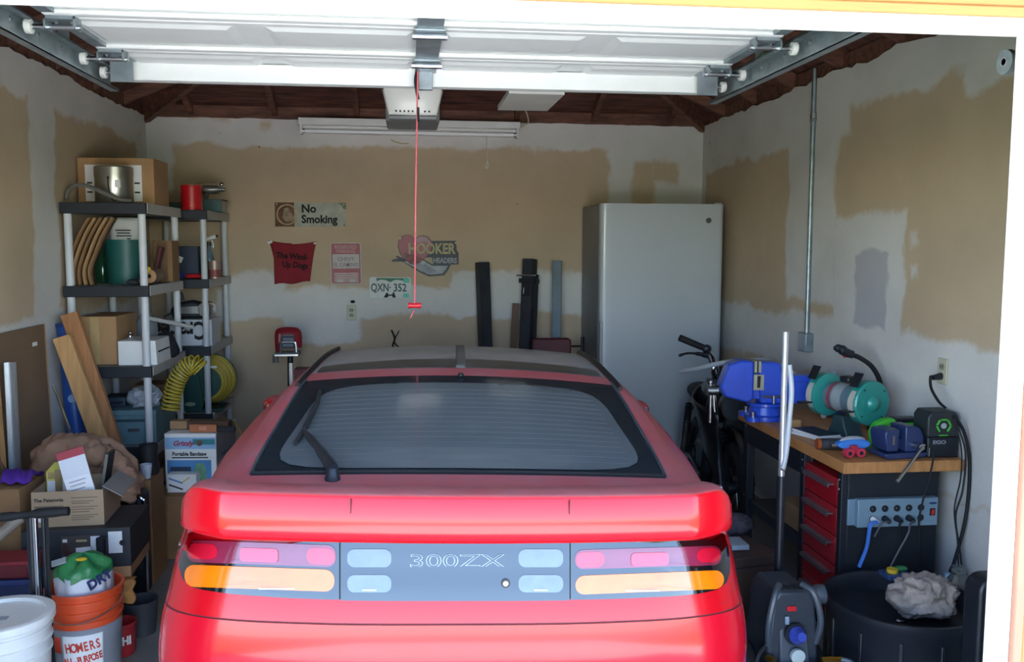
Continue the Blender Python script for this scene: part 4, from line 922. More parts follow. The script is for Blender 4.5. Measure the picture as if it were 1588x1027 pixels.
# --- second shelf of the first unit
def sheet(label, pts, y0, y1, mat):                                # bent flat carton leaning at the shelf end
    P = catmull([Vector((X(px, 5.3, py), 0, Z(py, 5.3, px))) for px, py in pts], 5); dz = z3-min(p.z for p in P)
    m = MB(); n = len(P); vs = []
    for yy in (y0, y1):
        for p in P: vs.append((p.x, yy, p.z+dz))
    fs = [(i, i+1, n+i+1, n+i) for i in range(n-1)]; m.add(vs, fs)
    return tag(m.build('flattened_carton', mat, solid=.006), label, 'cardboard', 'flattened cartons leaning on the upper shelf')
for k in range(5):
    sheet(['outermost bent sheet of flattened cardboard leaning on the upper shelf', 'second bent sheet of flattened cardboard from the shelf post', 'middle bent sheet of the leaning flattened cardboard', 'fourth bent sheet of flattened cardboard from the shelf post', 'straightest cardboard sheet of the leaning bundle, beside the green bucket'][k],
          [(107+9*k, 441), (107+8*k, 418), (112+9*k, 392), (124+9*k, 362), (139+9*k, 336)], 5.264, 5.365, CARD if k % 2 else CARD_D)
y = 5.50; x = X(204, y); r = (X(236, y)-X(172, y))/2; h = Z(372, y, 204)-z3
gb = thing('green_bucket', 'dark green plastic bucket on the upper shelf', 'bucket', (x, y, z3))
GRN = M('green_plastic', '#1f5a55', .45, var=.06)
MB().openlathe([(r*.88, 0), (r, h), (r*1.03, h), (r*1.03, h-.012), (r*.97, h-.006), (r*.85, .006)], n=32).lathe([(0, 0), (r*.88, 0.001)], n=32).build('pail', GRN, gb)
y = 5.50; bg_ = thing('feed_bag', 'white bag with black print standing in the dark green bucket', 'bag', (x, y, z3+.015))
hb = Z(338, y, 204)-z3-.015
def bagf(u, v):
    a = 2*math.pi*u; rr = r*.78*(1-.05*v); fl = 1-.75*max(0, (v-.55)/.45); return (rr*math.cos(a)*(1+.05*math.sin(5*a)), rr*fl*math.sin(a), hb*v)
MB().grid(bagf, 28, 14).build('bag', M('white_bag', '#cfd0c9', .55, var=.06, bump=.3), bg_, solid=.002)
for k in range(4): MB().box((.01, -r*.72+.006*k, hb*.80-.016*k), (.085-.012*(k % 2), .002, .006), (math.radians(-15), 0, 0)).build('small_print', INK, bg_)
bt = thing('green_bottle', 'green bottle with a white cap behind the leaning cardboard', 'bottle', (X(165, 5.66), 5.68, z3))
MB().lathe([(.045, 0), (.048, .01), (.048, .15), (.02, .2), (.02, .23), (0, .23)], n=20).build('bottle_body', M('bottle_green', '#164b2f', .15, coat=.6), bt); MB().cyl((0, 0, .23), (0, 0, .25), .022, n=14).build('cap', PAPER, bt)
y = 5.74; carton('small_carton', 'small brown carton behind the green bucket', X(244, y), X(275, y)-.005, y, y+.17, z3, Z(374, y, 260), CARD_D, tape=M('brown_tape', '#6d4f33', .4))
bk_ = MB().box((-1.505, 5.685, z3+.112), (.016, .08, .21), (0, .25, 0)); tag(bk_.build('maroon_folder', M('maroon_cover', '#5f2530', .6), bevel=.003), 'maroon folder tilted against the small brown carton', 'folder')
yp = thing('yellow_packet', 'slim yellow packet leaning at the front of the upper shelf', 'packet', (-1.490, 5.33, z3+.011)); MB().box((0, 0, .045), (.03, .012, .105), (0, .5, 0)).build('packet', YELP, yp, bevel=.003); MB().box((-.006, -.004, .05), (.012, .012, .085), (0, .5, 0)).build('red_stripe', REDP, yp)
sr = thing('sanding_roll', 'thick roll of brown sandpaper lying on the upper shelf', 'roll', (-1.478, 5.47, z3+.047)); MB().openlathe([(.012, -.09), (.040, -.09), (.040, .09), (.012, .09), (.012, -.09)], n=28, axis='X').build('roll', M('sandpaper', '#7b6655', .9), sr, rot=(0, 0, math.pi/2)); 
MB().openlathe([(.012, -.092), (.040, -.092), (.040, -.089), (.012, -.089)], n=28, axis='X').build('paper_edge', M('paper_edge', '#b98d69', .9), sr, rot=(0, 0, math.pi/2))
for i, (px, yy, s_, c_, nm, lb, ct) in enumerate([(238, 5.28, (.07, .05, .035), '#22252b', 'black_pouch', 'small black pouch at the shelf corner by the front post', 'pouch'), (230, 5.86, (.09, .06, .05), '#2c3550', 'blue_pouch', 'dark blue pouch at the back of the upper shelf', 'pouch')]):
    m = MB(); m.ball((0, 0, s_[2]/2), (s_[0]/2, s_[1]/2, s_[2]/2), 14, 9); tag(m.build(nm, M('cloth_'+c_[1:], c_, .8, bump=.4), loc=((-1.54 if i == 0 else X(px, yy)-.03), yy, z3)), lb, ct)
# --- third shelf of the first unit
y = 5.30; b = carton('taped_carton', 'brown carton with a broad tape strip on the middle shelf', X(126, y), X(184, y), y, y+.38, z2, Z(492, y, 155), CARD)
bw = X(184, y)-X(126, y); bh = Z(492, y, 155)-z2; MB().bb(-bw*.2, bw*.04, -.1915, -.190, .004, bh).build('packing_tape', M('tan_tape', '#b89a6b', .35), b)
y = 5.262; x0, x1 = X(185, y), X(246, y); h = Z(529, y, 215)-z2; wb_ = thing('white_box', 'low white box with slanted lid on the middle shelf', 'box', ((x0+x1)/2, y, z2)); W = (x1-x0)/2
MB().add([(-W, 0, 0), (W*.98, 0, 0), (W*.98, .30, 0), (-W, .30, 0), (-W, 0, h), (W*.90, 0, h), (W*.90, .30, h), (-W, .30, h)], [(0,3,2,1),(4,5,6,7),(0,1,5,4),(1,2,6,5),(2,3,7,6),(3,0,4,7)]).build('box_body', PAPER, wb_, bevel=.003)
MB().bb(W*.96, W*.985, .03, .27, h*.5, h*.56).build('printed_band', INK, wb_)
for k, px in enumerate((205, 228)):
    j = thing('glass_jar', ['small bright jar with a ball lid on the white box, by the taped carton', 'small bright jar with a knob lid on the white box, by the hose side'][k], 'jar', (X(px, 5.33), 5.33, z2+h), group='small jars on the white box')
    MB().lathe([(.022, 0), (.024, .004), (.024, .026), (.018, .032), (0, .032)], n=16).build('jar_body', CHROME, j); MB().ball((0, 0, .040), (.012, .012, .010), 10, 7).build('lid', PAPER if k else STEEL, j)
jg = thing('clear_jug', 'tall clear plastic jug at the back of the middle shelf', 'jug', (X(229, 5.72), 5.74, z2)); MB().lathe([(.06, 0), (.065, .01), (.065, .2), (.03, .26), (.022, .29), (0, .29)], n=20).build('jug_body', M('cloudy_plastic', '#8e949b', .25, alpha=.75), jg); MB().cyl((0, 0, .29), (0, 0, .31), .024, n=14).build('cap', M('cap_grey', '#6b7078', .5), jg)
gb2 = MB().lathe([(.04, 0), (.042, .01), (.042, .09), (.025, .115), (.025, .135), (0, .135)], n=18); tag(gb2.build('grey_bottle', M('frosted_grey', '#6f757c', .4), loc=(X(245, 5.86), 5.88, z2)), 'short frosted grey bottle beside the clear jug', 'bottle')
ck = MB().ball((0, 0, .07), (.07, .06, .09), 16, 10); ck.v = [(x_+.012*math.sin(40*z_+9*x_), y_, max(0, z_)) for x_, y_, z_ in ck.v]; tag(ck.build('black_bundle', M('black_cloth', '#16181d', .85, bump=.5), loc=(X(254, 5.52), 5.62, z2)), 'crumpled black cloth bundle behind the white box', 'cloth')
pv = MB().cyl((X(230, 5.55), 5.55, z2+.25), (X(300, 6.0), 6.02, Z(508, 6.0, 290)), .013, n=14); 
tag(pv.build('white_pipe', WHITEP), 'white plastic pipe lying across the gap between the two shelving units', 'pipe')
# --- lower shelf of the first unit
y = 5.272; tb_ = thing('metal_chest', 'teal-grey metal chest on the low shelf behind the leaning boards', 'chest', ((X(168, y)+X(243, y))/2, y, z1)); W = (X(243, y)-X(168, y))/2; h = .19
TEAL = M('teal_metal', '#5f7f86', .5, var=.18, scale=10)
MB().bb(-W, W*.92, 0, .45, 0, h).build('chest_body', TEAL, tb_, bevel=.004); MB().bb(-W-.004, W*.94, -.006, .455, h*.90, h*1.06).build('lid', TEAL, tb_, bevel=.003); MB().bb(-W, W*.5, -.003, 0, h*.70, h*.78).build('dark_band', M('dark_teal', '#33464c', .5), tb_); MB().bb(-.03, .03, -.012, 0, h*.42, h*.5).build('latch', STEEL, tb_)
m = MB(); m.ball((0, 0, .055), (.085, .07, .062), 48, 32); crumple(m, .022, 24., 5., floor=0.)
tag(m.build('grey_bag', M('grey_polythene', '#a7adb6', .35, bump=.6, scale=14), loc=(X(223, 5.38), 5.39, z1+.203)), 'crumpled grey plastic bag on the teal metal chest', 'bag')
for px, c_, nm, lb in ((182, '#2b3340', 'tool_case', 'low dark tool case on the teal chest next to the leaning boards'),):
    t = thing(nm, lb, 'case', (X(px, 5.42), 5.44, z1+.203)); MB().bb(-.07, .06, -.08, .08, 0, .06).build('case_body', M('case_dark', c_, .5), t, bevel=.008); MB().tube([(-.04, -.08, .03), (-.04, -.1, .03), (.04, -.1, .03), (.04, -.08, .03)], .006, n=6, k=0).build('handle', BLACKP, t)
carton('hidden_carton', 'brown carton at the back of the low shelf under the white box', -1.70, -1.50, 5.74, 5.95, z1, z1+.27, CARD_D)

# --- second unit
y = 6.30; x = X(306, y); r = (X(323, y)-X(289.5, y))/2; sp_ = thing('red_spool', 'red spool of line on the corner shelf top', 'spool', (x, y, z4)); h = Z(288, y, 306)-z4
MB().lathe([(r, 0), (r, h*.06), (r*.95, h*.08), (r*.95, h*.92), (r, h*.94), (r, h), (r*.3, h), (r*.3, h*.95), (0, h*.95)], n=28).build('spool', M('red_spool', '#c3161f', .35, var=.06, scale=30, stretch=(1, 1, 8)), sp_)
t = thing('green_case', 'flat dark green case behind the red spool', 'case', (X(281, 6.42), 6.46, z4)); MB().bb(-.06, .06, -.1, .1, 0, .055).build('case_body', M('case_green', '#27403c', .5), t, bevel=.006); MB().bb(-.061, .061, -.101, .101, .03, .034).build('seam', INK, t)
t = thing('glass_tank', 'small teal glass tank at the wall end of the corner shelf top', 'tank', (X(341, 6.62), 6.66, z4)); MB().bb(-.075, .06, -.1, .1, 0, .085).build('tank', M('teal_glass', '#4c6a6c', .2, coat=.4, var=.15), t, bevel=.006); MB().bb(-.078, .063, -.103, .103, .08, .09).build('rim', M('rim_dark', '#33464a', .4), t)
t = thing('hand_drill', 'old hand drill lying on the small teal glass tank', 'drill', (X(338, 6.62), 6.62, z4+.105)); MB().lathe([(.02, -.07), (.032, -.06), (.032, .03), (.018, .05), (.012, .09), (0, .09)], (0, 0, .055), 16, 'X').build('motor', M('drill_grey', '#787a78', .35, metal=.6), t); MB().box((-.04, 0, .025), (.03, .03, .075), (0, .2, 0)).build('grip', M('drill_grip', '#4a4238', .6), t, bevel=.006); MB().ball((.065, 0, .09), .016, 10, 7).build('chuck', CHROME, t); MB().cyl((-.1, 0, .09), (.03, 0, .09), .012).build('side_bar', M('tan_bar', '#9c8262', .6), t)
y = 6.28; b = carton('blue_box', 'dark blue box with a white mark on the corner upper shelf', X(278, y), X(311, y), y+.05, y+.25, z3, Z(382, y, 300), M('navy_card', '#232c42', .5), flaps=False); MB().box((-.05, -.1065, .13), (.035, .002, .04), (0, .4, 0)).build('white_mark', PAPER, b)
def spray(loc):
    t = thing('spray_bottle', 'slim spray bottle with a white trigger head on the corner upper shelf', 'bottle', loc)
    MB().lathe([(.035, 0), (.037, .01), (.034, .10), (.037, .13), (.015, .20), (.013, .225), (0, .225)], n=18).build('bottle_body', M('spray_blue', '#5d7682', .2, coat=.4, var=.3, scale=30), t); MB().cyl((0, 0, .222), (0, 0, .25), .017, n=12).build('collar', BLACKP, t)
    MB().tube([(-.03, 0, .262), (0, 0, .272), (.05, 0, .287)], .013, n=8).build('trigger_head', PAPER, t); MB().cyl((.05, 0, .287), (.062, 0, .29), .009, n=10).build('nozzle', BLACKP, t); MB().tube([(.02, 0, .26), (.03, 0, .235), (.028, 0, .21)], .006, n=6).build('trigger', PAPER, t)
spray((X(330, 6.44), 6.44, z3))
t = thing('steel_cup', 'metal and red cup at the end of the corner upper shelf', 'cup', (X(338, 6.34)+.0, 6.34, z3)); MB().openlathe([(.036, 0), (.045, .12), (.042, .12), (.034, .005)], n=24).lathe([(0, .0), (.036, .0005)], n=24).build('cup_body', M('cup_steel', '#a58d80', .35, metal=.4, var=.2), t); MB().openlathe([(.0372, .01), (.0408, .06)], n=24).build('red_band', M('cup_red', '#8a4842', .5), t)
t = thing('red_torch', 'small red torch lying on the corner upper shelf', 'torch', (X(305, 6.26), 6.290, z3+.018)); MB().lathe([(.014, -.05), (.015, -.045), (.014, .03), (.018, .05), (0, .05)], n=16, axis='X').build('barrel', REDP, t); MB().cyl((.05, 0, 0), (.056, 0, 0), .016, n=16).build('lens', CHROME, t)
tag(MB().ball((0, 0, .025), (.055, .035, .028), 14, 8).build('blue_packet', M('packet_blue', '#24348a', .4, bump=.4), loc=(X(276, 6.255), 6.285, z3)), 'small blue packet at the front edge of the corner upper shelf', 'packet')
# white crate box with upside-down lettering
y = 6.27; b = carton('white_carton', 'white carton with upside-down black lettering on the corner middle shelf', X(264, y), X(331, y), y, y+.28, z2, Z(496, y, 290), M('white_card', '#c7c9ce', .6, var=.05), flaps=False)
txt('Craceo', .17, (-.07, -.1515, (Z(496, y, 290)-z2)*.62), INK, b, rot=(math.pi/2, math.pi, 0), bold=.004, sx=.72)
yt = Z(496, y, 290)
t = thing('sander', 'black and chrome power sander on the white carton', 'sander', (X(304, 6.4), 6.4, yt+.001))
MB().prism([(-.13, 0), (.10, 0), (.115, .05), (.09, .10), (0, .125), (-.10, .11), (-.15, .06)], -.05, .05).build('housing', BLACKP, t, bevel=.02, seg=3); MB().lathe([(.0, -.06), (.05, -.06), (.055, -.05), (.055, .05), (.05, .06), (0, .06)], (.09, 0, .062), 24, 'Y').build('chrome_drum', CHROME, t)
MB().prism([(-.08, .035), (.05, .035), (.05, .085), (-.08, .08)], -.056, -.05).build('side_plate', STEEL, t); MB().tube([(-.1, 0, .10), (-.12, 0, .15), (-.085, 0, .17), (-.07, 0, .12)], .014, n=8).build('handle', BLACKP, t); MB().cyl((-.14, 0, .04), (-.20, 0, .01), .008, n=8).build('lever', STEEL, t)
t = thing('yellow_can', 'small yellow can with a bright cap at the end of the corner middle shelf', 'can', (-1.370, 6.65, z2)); MB().cyl((0, 0, 0), (0, 0, .075), .032, n=20).build('can_body', M('yellow_can', '#b3a12f', .4), t); MB().lathe([(.033, .0751), (.033, .085), (.012, .095), (0, .095)], n=18).build('cap', CHROME, t)
# hose reel
y = 6.42; hr = thing('hose_reel', 'green hose reel wound with yellow hose on the corner low shelf', 'hose reel', ((X(278, y)+X(350, y))/2, y, z1)); HG = M('reel_green', '#1d4b45', .4, var=.1)
rr = .165
for sy, fr_ in ((-.11, .66), (.11, 1.08)): MB().cyl((.04, sy-.004, .20), (.04, sy+.004, .20), rr*fr_, n=36).build('flange', HG, hr)
MB().cyl((.04, -.106, .20), (.04, .106, .20), .07, n=24).build('drum', HG, hr)
YH = M('yellow_hose', '#b9a13a', .5, var=.12)
for k in range(7): MB().tube([(.04+(rr*(.72+.045*k)+.004*(k % 2))*math.cos(a), -.10+.03*k, .20+(rr*(.72+.045*k))*math.sin(a)) for a in [2*math.pi*i/20 for i in range(20)]], .013, n=8, k=2, closed=True).build('hose_turn', YH, hr)
MB().prism([(-.16, 0), (.02, 0), (.04, .06), (.0, .26), (-.05, .31), (-.09, .28)], -.135, -.118).build('frame_plate', HG, hr, bevel=.006); MB().prism([(-.10, 0), (.12, 0), (.06, .25), (-.02, .25)], .118, .130).build('frame_plate', HG, hr, bevel=.006); MB().bb(-.16, .16, -.13, .13, 0, .02).build('base', HG, hr, bevel=.006)
MB().prism([(x_*.035-.055, z_*.014+.055) for x_, z_ in [(math.cos(a), math.sin(a)) for a in [2*math.pi*i/20 for i in range(20)]]], -.1375, -.135).build('badge', M('badge_cream', '#9aa48a', .5), hr); MB().bb(.075, .125, -.117, -.1145, .30, .315).build('badge', PAPER, hr)
# coiled air hose hanging over the reel
ax = [at(px, py, 5.36) for px, py in ((265, 636), (267, 618), (271, 600), (278, 583), (289, 570), (301, 564), (312, 572))]
A = catmull(ax, 30); P = []
for i, p in enumerate(A):
    t_ = (A[min(i+1, len(A)-1)]-A[max(i-1, 0)]).normalized(); s_ = Vector((0, 1, 0)); n_ = t_.cross(s_).normalized(); a = i*2*math.pi/9.
    P.append(p+.050*(math.cos(a)*n_+math.sin(a)*s_))
tag(MB().tube(P, .0058, n=6, k=2).build('coiled_air_hose', M('coil_yellow', '#b8a43c', .45, var=.1)), 'springy yellow coiled air hose draped over the front of the hose reel', 'hose')
# ================================================================ floor pile along the shelf side
y = 4.86; lb = carton('floor_carton', 'big brown carton on the floor under the bandsaw box', X(230, y), X(230, y)+.42, y, y+.62, 0, .34, CARD_D)
y = 5.02; gx0, gx1 = X(252, y), X(334, y); gz1 = Z(672, y, 290)
gz = thing('bandsaw_box', 'blue and white printed bandsaw carton on a brown carton', 'box', (gx0, y, .345), math.radians(-5)); W, H_ = gx1-gx0, gz1-.345
MB().bb(0, W, 0, .40, 0, H_).build('carton_body', PAPER, gz, bevel=.002)
GB1 = M('print_light_blue', '#8fb3d6', .6, var=.2, scale=3); GB2 = M('print_blue', '#4d86bb', .6, var=.2, scale=4); GT = M('print_teal', '#2f7f86', .6)
MB().bb(.002, W-.002, -.0008, 0, H_*.72, H_*.93).build('printed_band', GB1, gz); MB().bb(W*.55, W*.98, -.0012, -.0008, H_*.80, H_*.90).build('printed_stripe', GT, gz)
MB().bb(W*.04, W*.90, -.0010, 0, H_*.06, H_*.52).build('printed_picture', GB2, gz); MB().prism([(W*.55, H_*.10), (W*.80, H_*.10), (W*.80, H_*.35), (W*.74, H_*.47), (W*.62, H_*.46), (W*.55, H_*.3)], -.0016, -.001).build('printed_machine', M('print_green', '#5f8f6f', .6, var=.4, scale=20), gz)
MB().bb(W*.10, W*.5, -.0016, -.001, H_*.28, H_*.40).build('printed_machine', M('print_dark', '#27384f', .6), gz)
RT = M('print_red', '#a5243a', .6); txt('Grizzly', H_*.125, (W*.36, -.0016, H_*.82), RT, gz, bold=.0012, shear=.3); MB().cyl((W*.68, -.0016, H_*.83), (W*.68, -.0008, H_*.83), H_*.055, n=20).build('printed_bear', M('print_brown', '#6b5340', .6, var=.4, scale=30), gz)
txt('Portable Bandsaw', H_*.095, (W*.48, -.0016, H_*.63), INK, gz, bold=.0010, sx=.88); MB().bb(W*.14, W*.84, -.0016, 0, H_*.555, H_*.575).build('small_print', INK, gz)
txt('Portable Bandsaw', H_*.10, (W+.0008, .20, H_*.55), M('print_grey', '#4b4f58', .6), gz, rot=(math.pi/2, 0, math.pi/2)); MB().bb(W, W+.0006, .01, .39, .01, H_*.98).build('printed_side', M('side_grey', '#8f949c', .6), gz)
t = thing('small_box', 'small white carton with blue print leaning at the foot of the bandsaw box', 'box', (X(253, 4.93), 4.94, .345), math.radians(-4)); w_ = X(300, 4.93)-X(253, 4.93); MB().bb(0, w_, 0, .07, 0, .10).build('carton_body', PAPER, t, bevel=.002)
for k in range(2): MB().box((w_*.3, -.0006, .03+.035*k), (w_*.5, .001, .008), (0, .35, 0)).build('printed_swoosh', GB2 if k else INK, t)
MB().box((w_*.65, -.0006, .07), (w_*.3, .001, .006), (0, -.6, 0)).build('printed_stripe', YELP, t)
zt = gz1+.004
t = thing('wood_block', 'brown wooden block with two steel hooks on the bandsaw box', 'wood block', (X(268, 5.11), 5.115, zt), math.radians(-6)); MB().bb(-.02, .30, 0, .07, 0, .045).build('block', M('brown_block', '#5d4331', .7, stretch=(2, 12, 12)), t, bevel=.002); MB().bb(-.023, .07, -.002, .068, .002, .046).build('pale_end', M('pale_wood', '#a27f5c', .7), t)
for xx in (.0, .045): MB().tube([(xx, .03, .045), (xx, .03, .085), (xx+.008, .03, .092)], .004, n=6).build('hook', CHROME, t)
t = thing('spirit_level', 'orange wooden level lying on top of the bandsaw box', 'level', (X(292, 5.03), 5.035, zt), math.radians(-7)); MB().bb(0, .15, -.012, .012, 0, .042).build('body', M('orange_wood', '#b5704b', .6), t, bevel=.003); MB().bb(.055, .095, -.0128, .0128, .012, .032).build('vial', M('vial_pink', '#d48d78', .3), t); MB().bb(.15, .25, -.014, .014, .002, .03).build('black_grip', BLACKP, t, bevel=.004)
rp = MB().tube([(X(320, 5.25), 5.25, zt+.01), (X(340, 5.25), 5.25, zt+.02), (X(360, 5.25), 5.25, zt+.012), (X(372, 5.2), 5.2, zt-.05), (X(374, 5.2), 5.2, zt-.12)], .008, n=6); tag(rp.build('rope', M('tan_rope', '#7d6a3f', .8)), 'tan rope hanging over the edge of the bandsaw box', 'rope')
# black folding table on edge with chrome rim
y = 4.32; fx = X(216, y)
t = thing('folding_table', 'black folding table standing on edge with a rounded chrome rim', 'table', (fx-.04, y, 0)); th = Z(764, y, 216)-.012
MB().bb(-.02, .035, 0, .13, .0, th).build('table_top', BLACKP, t, bevel=.02, seg=3)
MB().tube([(.045, -.01, .01), (.05, -.012, th-.08), (.035, -.012, th-.015), (-.01, -.012, th)], .008, n=8).build('chrome_rim', CHROME, t)
# carton behind it
carton('tall_carton', 'tall narrow brown carton behind the folding table', fx-.10, fx-.015, 4.50, 4.74, 0, Z(742, 4.55, 225), CARD_D)
t = thing('black_boots', 'black rubber boot standing behind the jacket sleeve', 'boot', (fx-.055, 4.63, Z(742, 4.55, 225)+.005)); MB().lathe([(.045, 0), (.05, .02), (.04, .09), (.045, .15), (.04, .15), (.035, .05)], n=16).build('shaft', BLACKR, t); MB().ball((.0, .04, .03), (.04, .06, .03), 12, 8).build('foot', BLACKR, t)
tag(MB().lathe([(.022, 0), (.03, .07), (.027, .07), (.02, .004)], n=18).build('white_cup', M('cup_white', '#b7bcc4', .5), loc=(fx-.045, 4.535, Z(742, 4.55, 225)+.005)), 'small white cup on the tall narrow carton', 'cup')
# plywood sheets on the wall
t = thing('hardboard_sheet', 'brown hardboard sheet leaning flat against the drywall', 'board', (XL+.026, 4.15, 0), rot=(0, math.radians(-1.0), 0)); HB_ = M('hardboard', '#7a624c', .75, var=.08, scale=3); zt_ = atx(60, 507, -1.86).z
MB().bb(.0, .012, 0, atx(79, 507, -1.86).y-4.15, 0, zt_).build('sheet', HB_, t); MB().bb(-.001, .013, atx(79, 507, -1.86).y-4.15, atx(79, 507, -1.86).y-4.15+.012, 0, zt_).build('pale_edge', PINE, t); MB().bb(.0125, .0132, .62, .68, zt_-.10, zt_-.08).build('sticker', PAPER, t)
t = thing('pine_board', 'wide pale pine board leaning in front of the hardboard sheet', 'board', (XL+.075, 3.95, 0), rot=(0, math.radians(-1.6), 0)); MB().bb(0, .02, 0, atx(22, 520, -1.79).y-3.99, 0, atx(12, 512, -1.79).z).build('plank', PINE, t, bevel=.002)
t = thing('osb_offcut', 'rough speckled chipboard offcut at the wall by the boards', 'board', (XL+.116, 3.88, 0), rot=(0, math.radians(-1.6), 0)); MB().prism([(0, 0), (.40, 0), (.40, .60), (.28, .72), (.20, .98), (0, 1.02)], -.01, .01, Matrix.Rotation(math.pi/2, 4, 'Z')).build('offcut', M('chipboard', '#7b5f4a', .85, var=.5, scale=45), t)
y = 4.37; t = thing('aluminium_channel', 'shiny aluminium channel standing upright before the boards', 'channel', (XL+.078, y, 0)); hw = (X(35, y)-X(17, y))/2*.86; zt_ = Z(562, y, 26); ALU = M('aluminium', '#c3c6ca', .32, metal=.65, var=.25, scale=6, stretch=(1, 1, .3))
MB().bb(-hw, hw, 0, .003, 0, zt_).bb(-hw, -hw+.003, -.025, 0, 0, zt_).bb(hw-.003, hw, -.025, 0, 0, zt_).build('channel', ALU, t)
# leaning boards
def leaning(name, label, p0, p1, w_, th_, mat, yb):
    a, b = Vector(p0), Vector(p1); t = thing(name, label, 'board', a); d = b-a; zax = d.normalized(); yax = Vector((0, 1, 0)); yax = (yax-zax*yax.dot(zax)).normalized(); xax = yax.cross(zax)
    mt = Matrix((xax, yax, zax)).transposed().to_4x4(); m = MB().box((0, 0, d.length/2), (w_, th_, d.length)); m.v = [tuple(mt @ Vector(v)) for v in m.v]; m.build('plank', mat, t, bevel=.003); return t
tp = at(96, 522, 4.92); bt_ = at(152, 672, 4.90); k = tp.z/(tp.z-bt_.z); leaning('lumber_plank', 'pale wooden plank leaning at an angle, the lower of the pair before the shelves', tp+(bt_-tp)*k*.985, tp, .088, .038, PINE, 0)
tp = at(108, 486, 5.02); bt_ = at(170, 672, 5.00); k = tp.z/(tp.z-bt_.z); leaning('lumber_plank', 'reddish wooden plank leaning at an angle, the taller of the pair before the shelves', tp+(bt_-tp)*k*.985, tp, .088, .038, M('reddish_wood', '#a97449', .65, var=.2, scale=3, stretch=(14, 14, 1.2), bump=.1), 0)
tp = at(103, 505, 5.12); bt_ = at(117, 650, 5.09); k = tp.z/(tp.z-bt_.z); t0 = tp+(bt_-tp)*k*.985
t = thing('blue_tube', 'blue cardboard tube leaning behind the wooden planks', 'tube', t0); MB().cyl((0, 0, 0), tp-t0, .05, n=24).build('tube', M('tube_blue', '#2350a0', .4), t); MB().cyl((tp-t0)*.995, (tp-t0)*1.012, .053, n=24).build('cap', M('cap_blue', '#1b3877', .4), t)
mk = (tp-t0)*.68; MB().cyl(mk+Vector((.012, -.055, 0)), mk+Vector((.012, -.046, 0)), .022, n=16).build('round_logo', M('logo_pale', '#8fa9d6', .5), t)
tp = at(83, 598, 4.84); bt_ = at(104, 655, 4.83); k = tp.z/(tp.z-bt_.z); f0 = tp+(bt_-tp)*k*.985; tag(MB().cyl(f0, tp, .007, n=10).build('steel_rod', CHROME), 'thin bright steel rod leaning in front of the blue tube', 'rod')
# base tote and stacked boxes
t = thing('storage_tote', 'black storage tote under the stack of boxes', 'tote', (-1.50, 4.02, 0)); MB().bb(-.23, .22, -.20, .28, 0, .27).build('tote_body', BLACKP, t, bevel=.015); MB().bb(-.25, .24, -.22, .30, .27, .292).build('lid', BLACKP, t, bevel=.006)
t = thing('black_crate', 'tall black crate behind the stack of boxes, under the jacket', 'crate', (-1.58, 4.57, 0)); MB().bb(-.19, .20, -.22, .12, 0, .50).build('crate_body', BLACKP, t, bevel=.012)
for k in range(5): MB().bb(-.18, .19, -.226, -.22, .06+.085*k, .10+.085*k).build('slat', BLACKM, t, bevel=.003)
y = 3.80; sx0, sx1 = X(24, y), X(191, y); t = thing('boot_box', 'long dark boot box with picture labels in the stack', 'box', ((sx0+sx1)/2, y, .294), math.radians(3)); W = (sx1-sx0)/2; H_ = Z(822, y, 100)-.294
DBX = M('dark_box', '#2c2e33', .6, var=.1); MB().bb(-W, W, 0, .34, 0, H_*.22).build('brown_base', CARD, t, bevel=.002); MB().bb(-W-.003, W+.003, -.003, .343, H_*.22, H_).build('lid', DBX, t, bevel=.003)
MB().bb(-W*.28, W*.45, -.005, -.003, H_*.38, H_*.88).build('label_frame', M('label_brown', '#4b4340', .6), t); MB().bb(-W*.25, W*.0-.035, -.006, -.005, H_*.42, H_*.82).build('boot_picture', PAPER, t)
bx_ = -W*.19; MB().prism([(bx_-.012, H_*.48), (bx_+.03, H_*.48), (bx_+.03, H_*.54), (bx_+.008, H_*.60), (bx_+.004, H_*.76), (bx_-.013, H_*.76)], -.007, -.006).build('boot_print', M('boot_print', '#4b2e2c', .6), t)
MB().box((W*.15, -.006, H_*.60), (W*.32, .002, H_*.10), (0, -.06, 0)).build('white_strip', PAPER, t); MB().bb(W*.27, W*.44, -.007, -.006, H_*.45, H_*.86).build('size_label', PAPER, t); MB().bb(W*.30, W*.41, -.0075, -.007, H_*.52, H_*.57).build('small_print', GB2, t); MB().bb(W*.0, W*.20, -.0068, -.005, H_*.76, H_*.80).build('small_print', M('print_gold', '#b8a878', .6), t)
MB().bb(W*.60, W*.86, -.005, -.003, H_*.50, H_*.93).build('side_label', PAPER, t); MB().cyl((W*.86, -.0055, H_*.70), (W*.86, -.003, H_*.70), .012, n=14).build('finger_hole', INK, t)
t2 = thing('red_tube', 'dark red tube with a black cap standing before the boot box', 'tube', (sx1-.10, y-.03, .294)); MB().cyl((0, 0, 0), (0, 0, H_*.55), .016, .019, n=16).build('tube', M('brick_red', '#7d2c24', .5), t2); MB().cyl((0, 0, H_*.55), (0, 0, H_*.86), .021, n=16).build('cap', BLACKP, t2)
zb = Z(822, y, 100)+.002; y = 3.84; cx0, cx1 = X(41, y), X(152, y); t = thing('open_carton', 'open brown carton with printed side panel on top of the boot box', 'box', ((cx0+cx1)/2, y, zb), math.radians(4)); W = (cx1-cx0)/2; H_ = Z(762, y, 100)-zb
MB().bb(-W, W, 0, .004, 0, H_).bb(-W, W, .276, .28, 0, H_).bb(-W, -W+.004, .004, .276, 0, H_).bb(W-.004, W, .004, .276, 0, H_).bb(-W+.004, W-.004, .004, .276, 0, .004).build('carton_body', M('carton_tan', '#a08a70', .8, var=.06), t)
